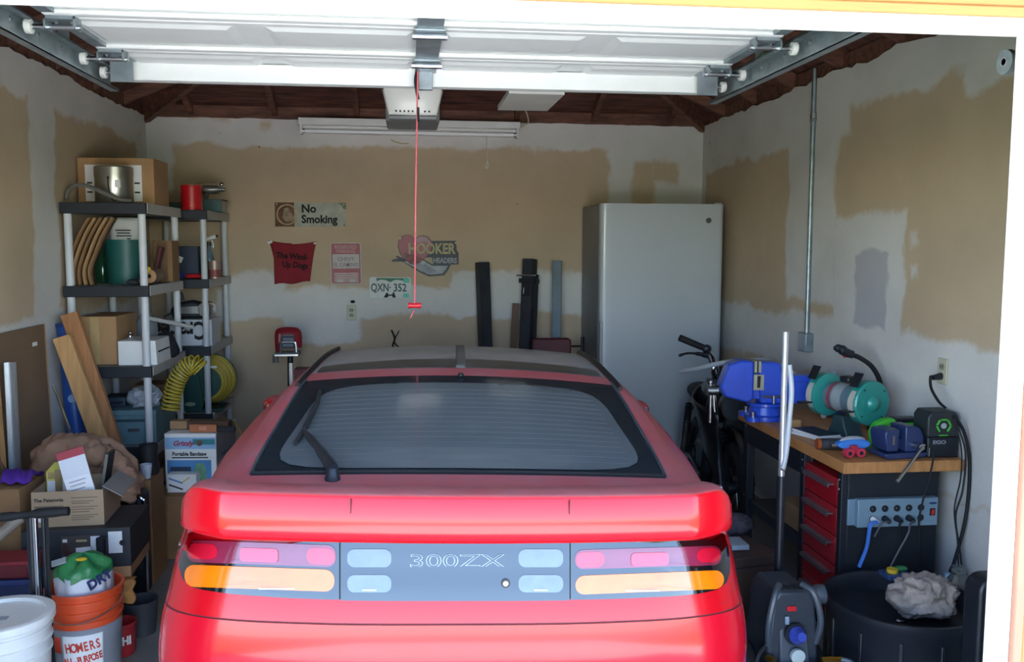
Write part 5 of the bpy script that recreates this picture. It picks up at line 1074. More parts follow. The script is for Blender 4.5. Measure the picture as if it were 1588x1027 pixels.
MB().box((W+.035, .14, H_-.01), (.09, .27, .004), (0, .55, 0)).build('side_flap', M('flap_grey', '#8f8a86', .7), t)
txt('The Patagonia', .020, (-W*.93, -.001, H_*.76), INK, t, ax='LEFT', bold=.0004); MB().bb(-W*.93, -W*.12, -.0008, 0, H_*.555, H_*.60).build('small_print', M('brown_print', '#6b5a4c', .7), t)
for k, zz in enumerate((.80, .70, .64, .54, .47, .40, .30, .24, .18)): MB().bb(W*.10, W*(.84-.12*(k % 3)), -.0008, 0, H_*zz-.0015, H_*zz+.0015).build('small_print', M('brown_print', '#6b5a4c', .7), t)
MB().cyl((-W*.75, -.0008, H_*.22), (-W*.75, 0, H_*.22), .012, n=16).build('printed_seal', PAPER, t)
# things in the open carton
zc_ = zb+H_-.035; y = 3.93
t = thing('yellow_carton', 'yellow and white food carton with brown tape standing in the open carton', 'box', (X(72, y)+.010, y+.072, zb+.006), math.radians(4)); w_ = .056; h = Z(727, y, 80)-zb-.006
YC = M('pale_yellow_card', '#cdc765', .6, var=.08); MB().bb(-w_, w_, 0, .09, 0, h*.86).build('carton_body', YC, t, bevel=.003); MB().add([(-w_, 0, h*.86), (w_, 0, h*.86), (w_, .09, h*.86), (-w_, .09, h*.86), (-w_*.6, .05, h), (w_, .05, h*1.02)], [(0,1,5,4),(2,3,4,5),(0,4,3),(1,2,5)]).build('gable_top', YC, t)
MB().bb(-w_*.9, w_*.65, -.001, 0, h*.42, h*.68).build('white_panel', PAPER, t); MB().bb(-w_*.35, w_*.18, -.002, -.001, h*.44, h*.90).build('packing_tape', M('tape_brown', '#9a8560', .35), t); MB().bb(-w_*.85, w_*.9, -.0018, 0, h*.72, h*.85).build('torn_edge', M('torn_card', '#a89263', .8), t)
y = 3.90; t = thing('milk_carton', 'white and red gable-top carton tilted in the open carton', 'carton', (X(124, y), y+.034, zb+.036), rot=(0, math.radians(-13), math.radians(20))); h = .255
WP = M('glossy_white_card', '#dcdde2', .35, var=.03); MB().bb(-.052, .052, -.052, .052, 0, h*.68).build('carton_body', WP, t, bevel=.002); MB().add([(-.052, -.052, h*.68), (.052, -.052, h*.68), (.052, .052, h*.68), (-.052, .052, h*.68), (-.052, -.004, h*.98), (.052, -.004, h*.98), (.052, .004, h*.98), (-.052, .004, h*.98)], [(0,1,5,4),(2,3,7,6),(4,5,6,7),(0,4,7,3),(1,2,6,5)]).build('gable_top', WP, t, smooth=False)
MB().bb(-.053, .053, -.006, .006, h*.96, h*1.10).build('sealed_ridge', M('crimson', '#9c1f31', .5), t); MB().bb(-.0535, -.052, -.046, .046, .004, h*.60).build('red_panel', MATS['crimson'], t)
for k in range(5): MB().bb(-.035, .03-.006*(k % 3), -.0528, -.052, h*(.60-.07*k), h*(.612-.07*k)).build('small_print', M('grey_print', '#73757e', .6), t)
t = thing('black_notebook', 'black notebook propped between the white carton and the jacket', 'notebook', (-1.348, 4.055, zb+.02), rot=(0, math.radians(10), math.radians(0))); MB().bb(-.008, .008, -.045, .045, 0, .25).build('cover', BLACKP, t, bevel=.003); MB().bb(-.006, .006, -.0455, .046, .002, .248).build('pages', M('page_edge', '#6d6a63', .8), t)
# jacket
JK = M('brown_canvas', '#96755f', .9, var=.16, scale=6, bump=.5, bscale=40)
t = thing('work_jacket', 'brown canvas work jacket heaped over the crate and boxes', 'jacket', (-1.525, 4.36, .507))
def heap(u, v):
    a = 2*math.pi*u; r_ = math.sin(math.pi*.5*v)
    fold = 1+.10*math.sin(3*a+1.5)+.05*math.sin(7*a+5*v)+.035*math.sin(13*a-8*v)
    x = .235*r_*math.cos(a)*fold; y_ = .165*r_*math.sin(a)*fold
    z = .02+.25*(math.cos(math.pi*.5*v)**.55)*(1+.25*math.cos(a+2.4)*r_)+.03*math.sin(9*x+4*math.sin(8*y_))*(1-v)+.022*math.sin(26*x*.8-17*y_)*r_*(1-v*.6)
    return (x, y_, max(.004, z))
jb = MB(); jb.grid(heap, 120, 46); crumple(jb, .024, 8., 3., floor=.003).build('body', JK, t, angle=85)
def sleeve(pts, rad, name):
    P = catmull([Vector(p) for p in pts], 12); m = MB(); rr_ = [rad*(1+.10*math.sin(i*1.3)+.06*math.sin(i*2.9+1)) for i in range(len(P))]; m.tube(P, rr_, n=26, k=0, flat=.75); crumple(m, .014, 16., rad*50); return m.build(name, JK, t, angle=80)
sleeve([(.02, -.06, .20), (.13, -.09, .20), (.205, -.115, .13), (.225, -.125, .07), (.215, -.13, .0)], .048, 'sleeve')
sleeve([(-.13, -.02, .24), (-.02, -.09, .25), (.08, -.12, .22), (.01, -.13, .21)], .058, 'sleeve')
sleeve([(-.18, -.10, .09), (-.11, -.13, .12), (-.03, -.13, .14)], .045, 'collar')
m = MB(); m.ball((-.17, -.15, .10), (.06, .035, .045), 18, 10); m.v = [(x_, y_+.008*math.sin(50*x_+30*z_), z_+.006*math.sin(70*x_)) for x_, y_, z_ in m.v]; m.build('fleece_lining', M('fleece', '#8c8a86', .95, bump=.8, scale=40), t)
t = thing('purple_cloth', 'strip of purple cloth lying on the brown carton by the boards', 'cloth', (X(20, 3.95), 3.95, Z(752, 3.95, 20)))
MB().grid(lambda u, v: (-.05+.12*u, -.05+.15*v, .02+.045*math.sin(math.pi*v)**.6*(1-.4*u)+.006*math.sin(14*u+6*v)), 20, 12).build('cloth', M('purple_fabric', '#4a1f86', .8, bump=.3), t, solid=.006)
carton('side_carton', 'brown carton under the purple cloth at the wall', -1.745, X(24, 3.80)-.032, 3.86, 4.12, .294, Z(752, 3.95, 20), CARD_D)
# red and blue bins and a pipe at the far left
t = thing('red_bin', 'red plastic bin at the wall beside the cart handle', 'bin', (X(10, 3.68), 3.66, .38)); MB().bb(-.14, .09, -.07, .07, 0, .07).build('bin_body', M('bin_red', '#6c1f27', .5), t, bevel=.01); MB().bb(-.145, .095, -.075, .075, .055, .072).build('rim', M('bin_red2', '#84252f', .5), t, bevel=.004)
t = thing('blue_bin', 'blue plastic bin underneath the red bin', 'bin', (X(10, 3.68), 3.66, .12)); MB().bb(-.13, .09, -.07, .07, 0, .245).build('bin_body', M('bin_blue', '#26345e', .5), t, bevel=.012); MB().bb(-.136, .096, -.076, .076, .235, .258).build('rim', M('bin_blue2', '#2f4072', .5), t, bevel=.005)
t = thing('grey_bin', 'low dark bin on the floor under the blue bin', 'bin', (X(10, 3.68), 3.66, 0)); MB().bb(-.14, .10, -.08, .08, 0, .10).build('bin_body', M('bin_dark', '#2a2b2b', .6), t, bevel=.01); MB().bb(-.146, .106, -.086, .086, .09, .118).build('rim', BLACKP, t, bevel=.004)
p0, p1 = at(-30, 855, 3.62), at(32, 803, 3.70); tag(MB().cyl(p0, p1, .022, n=16).build('beige_pipe', M('beige_pipe', '#8d8377', .6)), 'beige pipe lying at a slant over the red bin', 'pipe')
# cart handle
y = 3.30; t = thing('hand_cart', 'black hand cart with a foam grip T-handle and chrome upright', 'cart', (X(48, y), y, 0)); zg = Z(797, y, 50)
MB().tube([(X(-60, y)-t.location.x, 0, zg-.012), (X(0, y)-t.location.x, 0, zg-.008), (0, 0, zg), (X(98, y)-t.location.x, 0, zg+.006)], [.014, .016, .013, .018, .016], n=12, k=6).build('foam_grip', BLACKR, t)
MB().cyl((-.012, .01, .05), (-.012, .01, zg), .010, n=12).build('chrome_upright', CHROME, t)
for xx in (-.032, .012): MB().cyl((xx, .02, .02), (xx, .02, zg), .014 if xx < 0 else .008, n=12).build('black_upright', BLACKM, t)
MB().bb(-.15, .04, -.012, .035, 0, .02).build('toe_plate', BLACKM, t); MB().tube([(.03, .005, zg-.02), (.034, -.01, zg*.6), (.03, .01, .15)], .006, n=6).build('elastic_cord', BLACKR, t)
# buckets
def bucket(name, label, loc, r, h, mat, low=None, rings=3, n=40):
    t = thing(name, label, 'bucket', loc); rb = r*.86
    R_ = lambda z: rb+(r-rb)*z/h
    prof = [(rb*.97, 0), (rb, .008)]
    for k in range(rings):
        z = h*(.70+.10*k); prof += [(R_(z), z), (R_(z)+.006, z+.002), (R_(z)+.006, z+.008), (R_(z), z+.010)]
    prof += [(r, h-.008), (r+.008, h-.006), (r+.008, h), (r-.004, h), (r-.006, h-.02), (rb-.006, .012)]
    MB().openlathe(prof, n=n).lathe([(0, .012), (rb-.006, .012)], n=n).lathe([(0, .0), (rb*.97, .0005)], n=n).build('pail', mat, t)
    return t, R_
y = 3.50; r = (X(176, y)-X(60, y))/2; h = Z(906, y, 118)-.0
ORG = M('orange_plastic', '#d9502a', .4, var=.05)
t, R_ = bucket('orange_bucket', 'orange and grey all-purpose bucket holding a green and white bag', (X(118, y), y, 0), r, h, ORG)
WRAP = M('grey_print_wrap', '#84858c', .5, var=.06)
def wrap(a0, a1, za, zb_, off, name, mat, n=20, par=None):
    MB().grid(lambda u, v: ((R_(za+(zb_-za)*v)+off)*math.sin(math.radians(a0+(a1-a0)*u)), -(R_(za+(zb_-za)*v)+off)*math.cos(math.radians(a0+(a1-a0)*u)), za+(zb_-za)*v), n, 4).build(name, mat, par or t, solid=.0006)
wrap(-175, 175, .02, h*.655, .0012, 'grey_wrap', WRAP, 48); wrap(-22, 45, .03, h*.60, .0022, 'white_panel', PAPER); wrap(-42, -25, h*.42, h*.58, .0024, 'orange_logo', M('logo_orange', '#cf3d22', .5))
HT = M('hand_lettering', '#c63a2b', .6)
def arc_txt(s, ang, z, size, **k):
    a = math.radians(ang); rr_ = R_(z)+.0045; return txt(s, size, (rr_*math.sin(a), -rr_*math.cos(a), z), HT, t, rot=(math.pi/2, math.radians(-8), a), **k)
def arc_word(s, a0, a1, z, size):
    n = len(s)
    for i, ch in enumerate(s):
        if ch != ' ': arc_txt(ch, a0+(a1-a0)*i/max(1, n-1), z+.0004*i*8*.5, size, bold=.0012, sx=.62, name='letter')
arc_word('HOMERS', -11, 36, h*.475, .050); arc_word('ALL-PURPOSE', -17, 40, h*.335, .038); arc_word('BUCKET', -11, 34, h*.20, .048)
HANDW = M('bucket_wire', '#9b9b9b', .3, metal=.9); MB().tube([((r+.014)*math.cos(a), -(r+.016)*math.sin(a), h-.03-.07*math.sin(a)) for a in [math.pi*i/14 for i in range(15)]], .0025, n=6, k=2).build('bail_handle', HANDW, t)
BGR = M('bag_green', '#2c7a45', .4, var=.12, bump=.4, scale=10); BWH = M('bag_white', '#c8ccd4', .4, var=.06, bump=.4, scale=10)
tb2 = thing('seed_bag', 'crumpled green and white bag stuffed into the orange bucket', 'bag', (X(118, y), y, .014)); rr2 = r*.74
def bag(u, v):
    a = 2*math.pi*u; k = min(1, v/.72); top = max(0, (v-.72)/.28); f_ = (1-.97*top**1.4)*(1+.05*math.sin(6*a+9*v)+.03*math.sin(11*a-7*v))
    z = (h+.06)*k+.035*math.sin(top*math.pi/2)+.014*math.sin(5*a+1)*v; return (rr2*f_*math.cos(a), rr2*f_*math.sin(a), max(.002, z))
gm = MB(); gm.grid(bag, 48, 30); sp_v = h+.030
lo, hi = MB(), MB(); lo.v = gm.v; hi.v = gm.v
lo.f = [f for f in gm.f if sum(gm.v[i][2] for i in f)/4 < sp_v]; hi.f = [f for f in gm.f if sum(gm.v[i][2] for i in f)/4 >= sp_v]
lo.build('white_lower', BWH, tb2, angle=80); hi.build('green_top', BGR, tb2, angle=80)
txt('DRY', .05, (rr2*.82, -rr2*.74, h+.026), M('navy_print', '#26315c', .5), tb2, rot=(math.radians(82), math.radians(-18), math.radians(48)), bold=.002)
MB().box((-.07, -.055, h+.094), (.05, .035, .004), (.3, -.2, .3)).build('barcode_label', M('silver_label', '#9ba3a8', .4), tb2); MB().ball((.01, -.05, h+.10), (.022, .016, .006), 10, 6).build('yellow_mark', YELP, tb2)
y = 3.10; r = .155; h = Z(945, y, 30)-.0; t, R_ = bucket('white_bucket', 'white plastic bucket with its lid on beside the orange bucket', (X(85, y)-.208, y, 0), r, h-.02, WHITEP, rings=3)
MB().lathe([(0, h-.024), (r*.86, h-.024), (r*.88, h-.012), (r+.004, h-.010), (r+.012, h-.014), (r+.012, h-.038), (r+.009, h-.040), (r+.004, h-.04)], n=40).build('lid', WHITEP, t)
MB().box((-.02, -.02, h-.0225), (.10, .03, .002), (0, 0, .1)).build('lid_print', M('lid_grey_print', '#9aa0a6', .5), t); wrap(18, 52, .03, h*.46, .0015, 'dark_label', INK); MB().tube([((R_(h*.6)+.01)*math.sin(a), -(R_(h*.6)+.01)*math.cos(a), h*.6-.14*math.sin((a-.1)*1.1)) for a in [.1+.1*i for i in range(12)]], .003, n=6, k=2).build('bail_handle', HANDW, t)
t = thing('red_bucket', 'red bucket with white lettering behind the orange bucket', 'bucket', (-1.185, 3.728, 0)); MB().lathe([(.048, 0), (.052, .01), (.058, .125), (.062, .128), (.062, .138), (.055, .138), (.048, .02)], n=32).build('pail', M('bucket_red', '#a3262b', .45), t); txt('HI', .048, (.034, -.045, .07), PAPER, t, rot=(math.pi/2, 0, math.radians(38)), bold=.002, sx=.8)
y = 3.84; t = thing('tan_towel', 'mustard coloured towel draped over the front edge of the tote', 'towel', (X(183, y), y-.075, Z(938, y-.1, 186)+.002)); w_ = X(208, y)-X(166, y); H_ = .29-Z(938, y-.1, 186)
MB().grid(lambda u, v: (-w_/2+w_*u+.008*math.sin(9*v), -.010-.012*math.sin(u*9+v*3)+.015*v, H_*v), 18, 14).build('cloth', M('mustard_towel', '#b5814a', .95, var=.1, bump=.5, scale=20), t, solid=.008)
MB().grid(lambda u, v: (-w_/2+w_*u, .004+.05*v, H_+.0005), 10, 4).build('folded_top', MATS['mustard_towel'], t, solid=.001)
t = thing('dark_pail', 'dark grey pail on the floor beside the tote', 'bucket', (-1.165, 3.93, 0)); MB().lathe([(.06, 0), (.075, .15), (.07, .15), (.055, .01)], n=24).build('pail', M('pail_dark', '#3a3a40', .6), t)
# ================================================================ conduit and outlet on the workbench wall
p_t, p_b = atx(1263, 120, XR-.02), atx(1251, 512, XR-.02)
cdt = thing('conduit', 'galvanised steel conduit running up the wall from a junction box', 'conduit', (XR-.02, p_b.y, p_b.z))
MB().tube([(0, 0, -.02), (0, (p_t.y-p_b.y)*.5, (p_t.z-p_b.z)*.55), (0, p_t.y-p_b.y, p_t.z-p_b.z+.05)], .0135, n=12, k=4).build('pipe', GALV, cdt)
f_ = .84; MB().cyl((0, (p_t.y-p_b.y)*f_, (p_t.z-p_b.z)*f_), (0, (p_t.y-p_b.y)*(f_+.02), (p_t.z-p_b.z)*f_+.03), .018, n=12).build('coupling', STEEL, cdt)
MB().box((-.001, (p_t.y-p_b.y)*f_, (p_t.z-p_b.z)*f_-.01), (.02, .05, .012)).build('strap', GALV, cdt)
MB().bb(-.03, .019, -.055, .05, -.125, -.015).build('junction_box', GALV, cdt, bevel=.004); MB().bb(-.033, -.03, -.05, .045, -.12, -.02).build('cover', STEEL, cdt, bevel=.002); MB().ball((-.034, 0, -.035), .004, 8, 5).build('screw', STEEL, cdt)
po = atx(1463, 576, XR-.001); wo = outlet('bare_outlet', 'white wall outlet with a missing cover and a black plug in it', (XR-.001, po.y, po.z), math.radians(-90))
# ================================================================ workbench
BX0, BX1, BY0, BY1, BZ = 1.789, 2.325, 3.46, 4.66, .79
BW_ = wood_mat('bench_top_wood', '#a9703f', '#c98f57', 3, (12, 1.2, 3), .5)
wbn = thing('workbench', 'workbench with a light wooden top, black ends and red drawers', 'workbench', (BX0, BY0, 0))
MB().bb(0, BX1-BX0, 0, BY1-BY0, BZ-.048, BZ).build('worktop', BW_, wbn, bevel=.003)
BP = M('bench_black', '#1d2129', .5, var=.1)
MB().bb(.05, .455, .05, .075, 0, BZ-.05).build('end_panel', BP, wbn, bevel=.003)
MB().bb(.02, .05, .05, .085, 0, BZ-.05).build('corner_post', BP, wbn, bevel=.003); MB().bb(.02, .05, .41, .45, 0, BZ-.05).build('corner_post', BP, wbn, bevel=.003)
MB().bb(.02, .06, 1.10, 1.16, 0, BZ-.05).build('leg', BP, wbn, bevel=.003); MB().bb(.42, .46, 1.10, 1.16, 0, BZ-.05).build('leg', BP, wbn, bevel=.003)
MB().bb(.02, .05, .45, 1.10, BZ-.16, BZ-.05).build('apron', BP, wbn, bevel=.003)
MB().bb(.03, .45, .085, .45, 0, .05).build('plinth', BP, wbn); MB().bb(.44, .455, .075, 1.16, 0, BZ-.05).build('back_panel', BP, wbn)
MB().bb(.04, .44, .45, 1.12, .30, .315).build('lower_shelf', BP, wbn); MB().bb(.03, .05, .45, 1.10, .27, .32).build('shelf_rail', M('bench_rail', '#2b303b', .4), wbn)
MB().bb(.06, .44, .085, .44, .055, .06).build('drawer_floor', BP, wbn)
DRR = M('drawer_red', '#a31c28', .3, var=.06, coat=.4)
nd = 5; z_lo, z_hi = .06, BZ-.09
for k in range(nd):
    a, b_ = z_lo+(z_hi-z_lo)*k/nd+.003, z_lo+(z_hi-z_lo)*(k+1)/nd-.003
    d_ = MB().bb(.022, .34, .09, .405, a, b_).build('drawer', DRR, wbn, bevel=.003)
    MB().bb(-.006, .022, .12, .375, b_-.034, b_-.028).bb(-.006, -.002, .12, .375, b_-.045, b_-.028).build('handle', M('drawer_pull', '#8e8f94', .35, metal=.7), d_, bevel=.002)
for yy, zz in ((.43, .70), (.43, .66), (.07, .70), (.07, .66), (.43, .12), (.43, .08), (1.13, .72), (1.13, .34), (1.13, .1)): MB().ball((.019, yy, zz), (.003, .005, .005), 8, 6).build('bolt_head', STEEL, wbn)
# power strip
y = BY0+.048; px0, px1 = X(1320, y, 790), X(1447, y, 790); zt_, zb_ = Z(770, y, 1385), Z(813, y, 1385)
ps = thing('power_strip', 'pale blue metal power strip with ten sockets on the black bench end', 'power strip', (px0, y, zb_)); W, H_ = px1-px0, zt_-zb_
PSB = M('strip_blue_grey', '#7d97a8', .4, metal=.2, var=.05); MB().bb(.012, W, -.035, 0, 0, H_).build('housing', PSB, ps, bevel=.003); MB().bb(-.02, .012, -.012, 0, .004, H_-.004).build('mounting_ear', PSB, ps, bevel=.002)
for k in range(5):
    for j in range(2):
        so = MB().cyl((W*(.21+.145*k), -.0372, H_*(.30+.36*j)), (W*(.21+.145*k), -.034, H_*(.30+.36*j)), .0145, n=20).build('socket', BLACKP, ps)
        MB().bb(W*(.21+.145*k)-.005, W*(.21+.145*k)-.003, -.038, -.0372, H_*(.30+.36*j)-.003, H_*(.30+.36*j)+.005).build('slot', STEEL, so)
MB().bb(W*.90, W*.965, -.037, -.034, H_*.36, H_*.62).build('switch_frame', BLACKP, ps); MB().box((W*.9325, -.039, H_*.49), (.012, .006, H_*.2), (.15, 0, 0)).build('switch', M('switch_red', '#c8281f', .3), ps, bevel=.002)
MB().prism([(W*.935+.018*math.cos(a), H_*.80+.005*math.sin(a)) for a in [2*math.pi*i/20 for i in range(20)]], -.0358, -.035).build('name_oval', M('oval_navy', '#23386a', .5), ps)
def sock(k, j): return Vector((px0+W*(.21+.145*k), y-.037, zb_+H_*(.30+.36*j)))
def cord(label, k, pts, r_, mat, plug=BLACKP):
    s0 = sock(k, 0); t = thing('plug_cord', label, 'cord', s0); MB().cyl((0, 0, 0), (.004, -.03, -.004), .013, .010, n=14).build('plug', plug, t)
    P = [Vector((.004, -.03, -.004))]+[Vector((X(px, y-.08, py), y-.08+dy, Z(py, y-.08, px)))-s0 for px, py, dy in pts]; MB().tube(P, r_, n=8).build('flex', mat, t); return t
cord('bright blue plug cord hanging from the power strip', 0, [(1350, 815, 0), (1346, 850, .01), (1336, 882, .02)], .008, M('cord_blue', '#3f74c9', .4), PAPER)
cord('short thin grey cord from the second socket of the power strip', 1, [(1368, 812, 0), (1360, 835, .02)], .0035, M('cord_grey', '#53565c', .5))
cord('black cord from the middle socket of the power strip', 2, [(1395, 815, 0), (1399, 832, .02), (1402, 864, .03)], .0045, BLACKR)
cord('pale grey cord sloping down from the fourth socket', 3, [(1407, 812, -.02), (1404, 826, -.02), (1388, 855, -.02), (1376, 884, -.01)], .004, MATS['cord_grey'])
a = sock(3, 0); tag(MB().tube([at(1448, 700, BY0-.008), at(1445, 724, BY0-.010), at(1434, 766, BY0-.012), at(1426, 800, BY0-.010), at(1425, 830, BY0-.0), at(1426, 880, BY0+.02)], .004, n=6).build('thin_cord', BLACKR), 'thin black cord dropping from the worktop past the power strip', 'cord')
# plug and cord in the wall outlet, cable bundle
s0 = Vector((XR-.012, po.y-.0, po.z-.022)); t = thing('charger_cord', 'black cord from the wall outlet to the battery charger', 'cord', s0); MB().cyl((0, 0, 0), (-.045, -.01, -.004), .016, .011, n=14).build('plug', BLACKP, t)
ch = at(1466, 636, 3.56); MB().tube([(-.045, -.01, -.004), tuple(atx(1443, 585, XR-.08)-s0), tuple(atx(1444, 602, XR-.09)-s0), tuple(atx(1455, 622, XR-.12)-s0), tuple(Vector((X(1467, 3.56), 3.56, Z(640, 3.49, 1462)+.008))-s0)], .006, n=8).build('flex', BLACKR, t)
for k, (lb, pts, r_) in enumerate([('thick black cable hanging down the wall behind the charger', [(1478, 645), (1494, 668), (1503, 710), (1502, 765), (1494, 820), (1476, 885)], .0075), ('thin black cable twisted round the thick wall cable', [(1476, 648), (1490, 690), (1490, 740), (1480, 790), (1485, 840), (1486, 880)], .0032), ('second thin black cable with a loose end beside the wall cable', [(1480, 648), (1497, 700), (1493, 760), (1482, 800), (1488, 850), (1491, 876)], .004)]):
    tag(MB().tube([Vector((X(px, 3.43-.012*k, py), 3.43-.012*k, Z(py, 3.43-.012*k, px))) for px, py in pts], r_, n=8).build('wall_cable', BLACKR), lb, 'cable')
pe = Vector((X(1476, 3.43, 888), 3.43, Z(888, 3.43, 1476))); t = thing('cable_connector', 'pale blue connector at the foot of the thick wall cable', 'connector', pe); MB().box((-.022, 0, -.03), (.034, .03, .06), (0, .35, 0)).build('shell', M('pale_blue_plastic', '#9db6cf', .35), t, bevel=.008); MB().cyl((0, 0, -.002), (.008, 0, .02), .014, n=12).build('collar', BLACKP, t)
# ================================================================ vises
def vise(name, label, loc, rz, s, blue, jaw):
    t = thing(name, label, 'vise', loc, rz)
    MB().lathe([(.085*s, 0), (.085*s, .018*s), (.07*s, .024*s), (.062*s, .055*s), (.075*s, .06*s), (.075*s, .072*s), (0, .072*s)], n=28).build('swivel_base', blue, t)
    for a in (0, 90, 180, 270):
        ca, sa = math.cos(math.radians(a+45)), math.sin(math.radians(a+45)); lg = MB().cyl((.09*s*ca, .09*s*sa, 0), (.09*s*ca, .09*s*sa, .02*s), .03*s, n=16).build('base_lug', blue, t)
        MB().cyl((.09*s*ca, .09*s*sa, .02*s), (.09*s*ca, .09*s*sa, .04*s), .009*s, n=8).build('bolt', STEEL, lg)
    bd = MB().prism([(-.03*s, .072*s), (.17*s, .072*s), (.20*s, .10*s), (.20*s, .16*s), (.06*s, .17*s), (.05*s, .245*s), (-.035*s, .25*s), (-.045*s, .16*s)], -.05*s, .05*s).build('body', blue, t, bevel=.008*s)
    MB().bb(.06*s, .205*s, -.035*s, .035*s, .16*s, .19*s).build('anvil', blue, t, bevel=.004)
    MB().prism([(-.085*s, .075*s), (-.18*s, .10*s), (-.20*s, .14*s), (-.165*s, .235*s), (-.115*s, .255*s), (-.062*s, .25*s), (-.060*s, .09*s)], -.05*s, .05*s).build('moving_jaw', blue, t, bevel=.008*s)
    MB().bb(-.12*s, .0, -.03*s, .03*s, .09*s, .15*s).build('slide', blue, t)
    MB().bb(-.062*s, -.052*s, -.058*s, .058*s, .205*s, .252*s).build('jaw_plate', jaw, t); MB().bb(-.045*s, -.035*s, -.058*s, .058*s, .205*s, .252*s).build('jaw_plate', jaw, t)
    MB().prism([(-.063*s, .13*s), (-.02*s, .13*s), (-.02*s, .195*s), (-.063*s, .195*s)], -.052*s, -.050*s).build('pipe_jaw', jaw, t); MB().prism([(-.048*s, .14*s), (-.036*s, .14*s), (-.034*s, .19*s), (-.048*s, .19*s)], -.054*s, -.052*s).build('pipe_gap', INK, t)
    MB().cyl((-.20*s, 0, .12*s), (-.245*s, 0, .12*s), .022*s, n=16).build('screw_head', STEEL, t)
    MB().cyl((-.232*s, 0, -.02*s if s > .9 else .12*s-.13*s), (-.232*s, 0, .155*s), .008*s, n=10).build('handle', STEEL, t)
    MB().ball((-.232*s, 0, .155*s), .013*s, 10, 7).build('handle_ball', STEEL, t)
    MB().cyl((.02*s, -.065*s, .075*s), (.02*s, -.065*s, .11*s), .006*s, n=8).cyl((-.03*s, -.065*s, .105*s), (.07*s, -.065*s, .105*s), .005*s, n=8).build('lock_lever', STEEL, t)
    return t
BLV = M('vise_blue', '#2b4fc2', .35, var=.08, coat=.3); JAW = M('jaw_steel', '#a8a695', .4, metal=.7)
vp = Vector((X(1187, 4.42), 4.42, BZ+.001)); vise('bench_vise', 'large bright blue bench vise bolted at the far end of the bench', vp, math.radians(-8), 1.22, BLV, JAW)
NAV = M('vise_navy', '#26345f', .4, var=.12, coat=.2)
t = thing('small_vise', 'small navy blue vise with a long bar handle at the near corner of the bench', 'vise', (X(1396, 3.58), 3.565, BZ+.001), math.radians(6)); s = .8
MB().prism([(-.10, 0), (.07, 0), (.085, .012), (.085, .025), (-.115, .025), (-.115, .012)], -.07, .07).build('base', NAV, t, bevel=.005)
MB().prism([(-.01, .025), (.075, .025), (.08, .085), (.06, .125), (.035, .135), (-.012, .135)], -.055, .055).build('fixed_jaw', NAV, t, bevel=.006)
MB().prism([(-.095, .03), (-.045, .03), (-.040, .125), (-.105, .12), (-.110, .10)], -.055, .055).build('moving_jaw', NAV, t, bevel=.005); MB().bb(-.05, .0, -.022, .022, .035, .075).build('slide', NAV, t)
MB().cyl((-.07, -.056, .06), (-.07, -.056, .10), .006, n=8).build('guide_pin', STEEL, t); MB().cyl((.03, -.055, .055), (.03, -.105, .055), .014, n=14).build('screw_head', STEEL, t)
MB().cyl((.045, -.098, .064), (-.13, -.175, -.06), .0065, n=10).build('bar_handle', STEEL, t); MB().ball((-.13, -.175, -.06), .008, 8, 6).build('bar_end', STEEL, t)
# ================================================================ grinder
TQ = M('grinder_teal', '#2e8f86', .35, var=.06, coat=.3); y = 3.98
gr = thing('bench_grinder', 'teal bench grinder with two wheel guards and a work lamp', 'grinder', (X(1324, y)-.035, y, BZ+.001), math.radians(-73)); gh = .178
MB().prism([(-.07, 0), (.07, 0), (.045, .05), (.03, .10), (-.03, .10), (-.045, .05)], -.05, .05).build('pedestal', M('grinder_dark', '#2f4648', .5), gr, bevel=.006)
MB().lathe([(.0, -.10), (.055, -.10), (.068, -.085), (.070, 0), (.068, .085), (.055, .10), (0, .10)], (0, 0, gh), 28, 'X').build('motor', M('motor_grey', '#5f7580', .4, var=.06), gr)
MB().openlathe([(.0705, -.03), (.0705, .03)], (0, 0, gh), 28, 'X').build('motor_label', M('motor_label', '#9aa0a2', .5), gr); MB().openlathe([(.0712, -.055), (.0712, -.04)], (0, 0, gh), 28, 'X').build('red_band', M('label_red', '#a43c42', .5), gr)
for sx in (-1, 1):
    gd_ = MB().lathe([(.0, sx*.105), (.088, sx*.105), (.104, sx*.112), (.104, sx*.158), (.098, sx*.165), (.0, sx*.165)], (0, 0, gh), 36, 'X').build('wheel_guard', TQ, gr)
    MB().lathe([(.062, sx*.165), (.062, sx*.1665), (.054, sx*.167), (.05, sx*.1665), (.036, sx*.168), (.028, sx*.18), (.012, sx*.188), (0, sx*.19)], (0, 0, gh), 28, 'X').build('hub_cover', TQ, gd_)
    for a in (40, 130, 220, 310): MB().ball((sx*.166, .085*math.cos(math.radians(a)), gh+.085*math.sin(math.radians(a))), .004, 8, 5).build('screw', INK, gd_)
    MB().cyl((sx*.122, -.035, gh), (sx*.148, -.035, gh), .078, n=30).build('grinding_wheel', M('wheel_stone', '#b9b3a8', .9), gr)
    MB().bb(sx*.115, sx*.155, -.16, -.10, gh-.035, gh-.028).build('tool_rest', BLACKM, gr); MB().box((sx*.135, -.075, gh+.11), (.05, .004, .07), (-.5, 0, 0)).build('eye_shield', BLACKP, gr)
MB().bb(-.03, .03, -.02, .04, gh+.075, gh+.105).build('lamp_mount', BLACKP, gr, bevel=.008)
lp = thing('work_lamp', 'black gooseneck lamp curving up behind the grinder', 'lamp', (X(1357, 4.08), 4.08, BZ+.001)); 
def lq(px, py): return Vector((X(px, 4.10, py), 4.10, Z(py, 4.10, px)))-Vector(lp.location)
MB().cyl((0, 0, 0), (0, 0, .02), .03, n=18).build('foot', BLACKP, lp); MB().tube([(0, 0, .02), lq(1362, 625), lq(1365, 595), lq(1353, 570), lq(1335, 556), lq(1318, 549)], .012, n=10).build('gooseneck', BLACKR, lp)
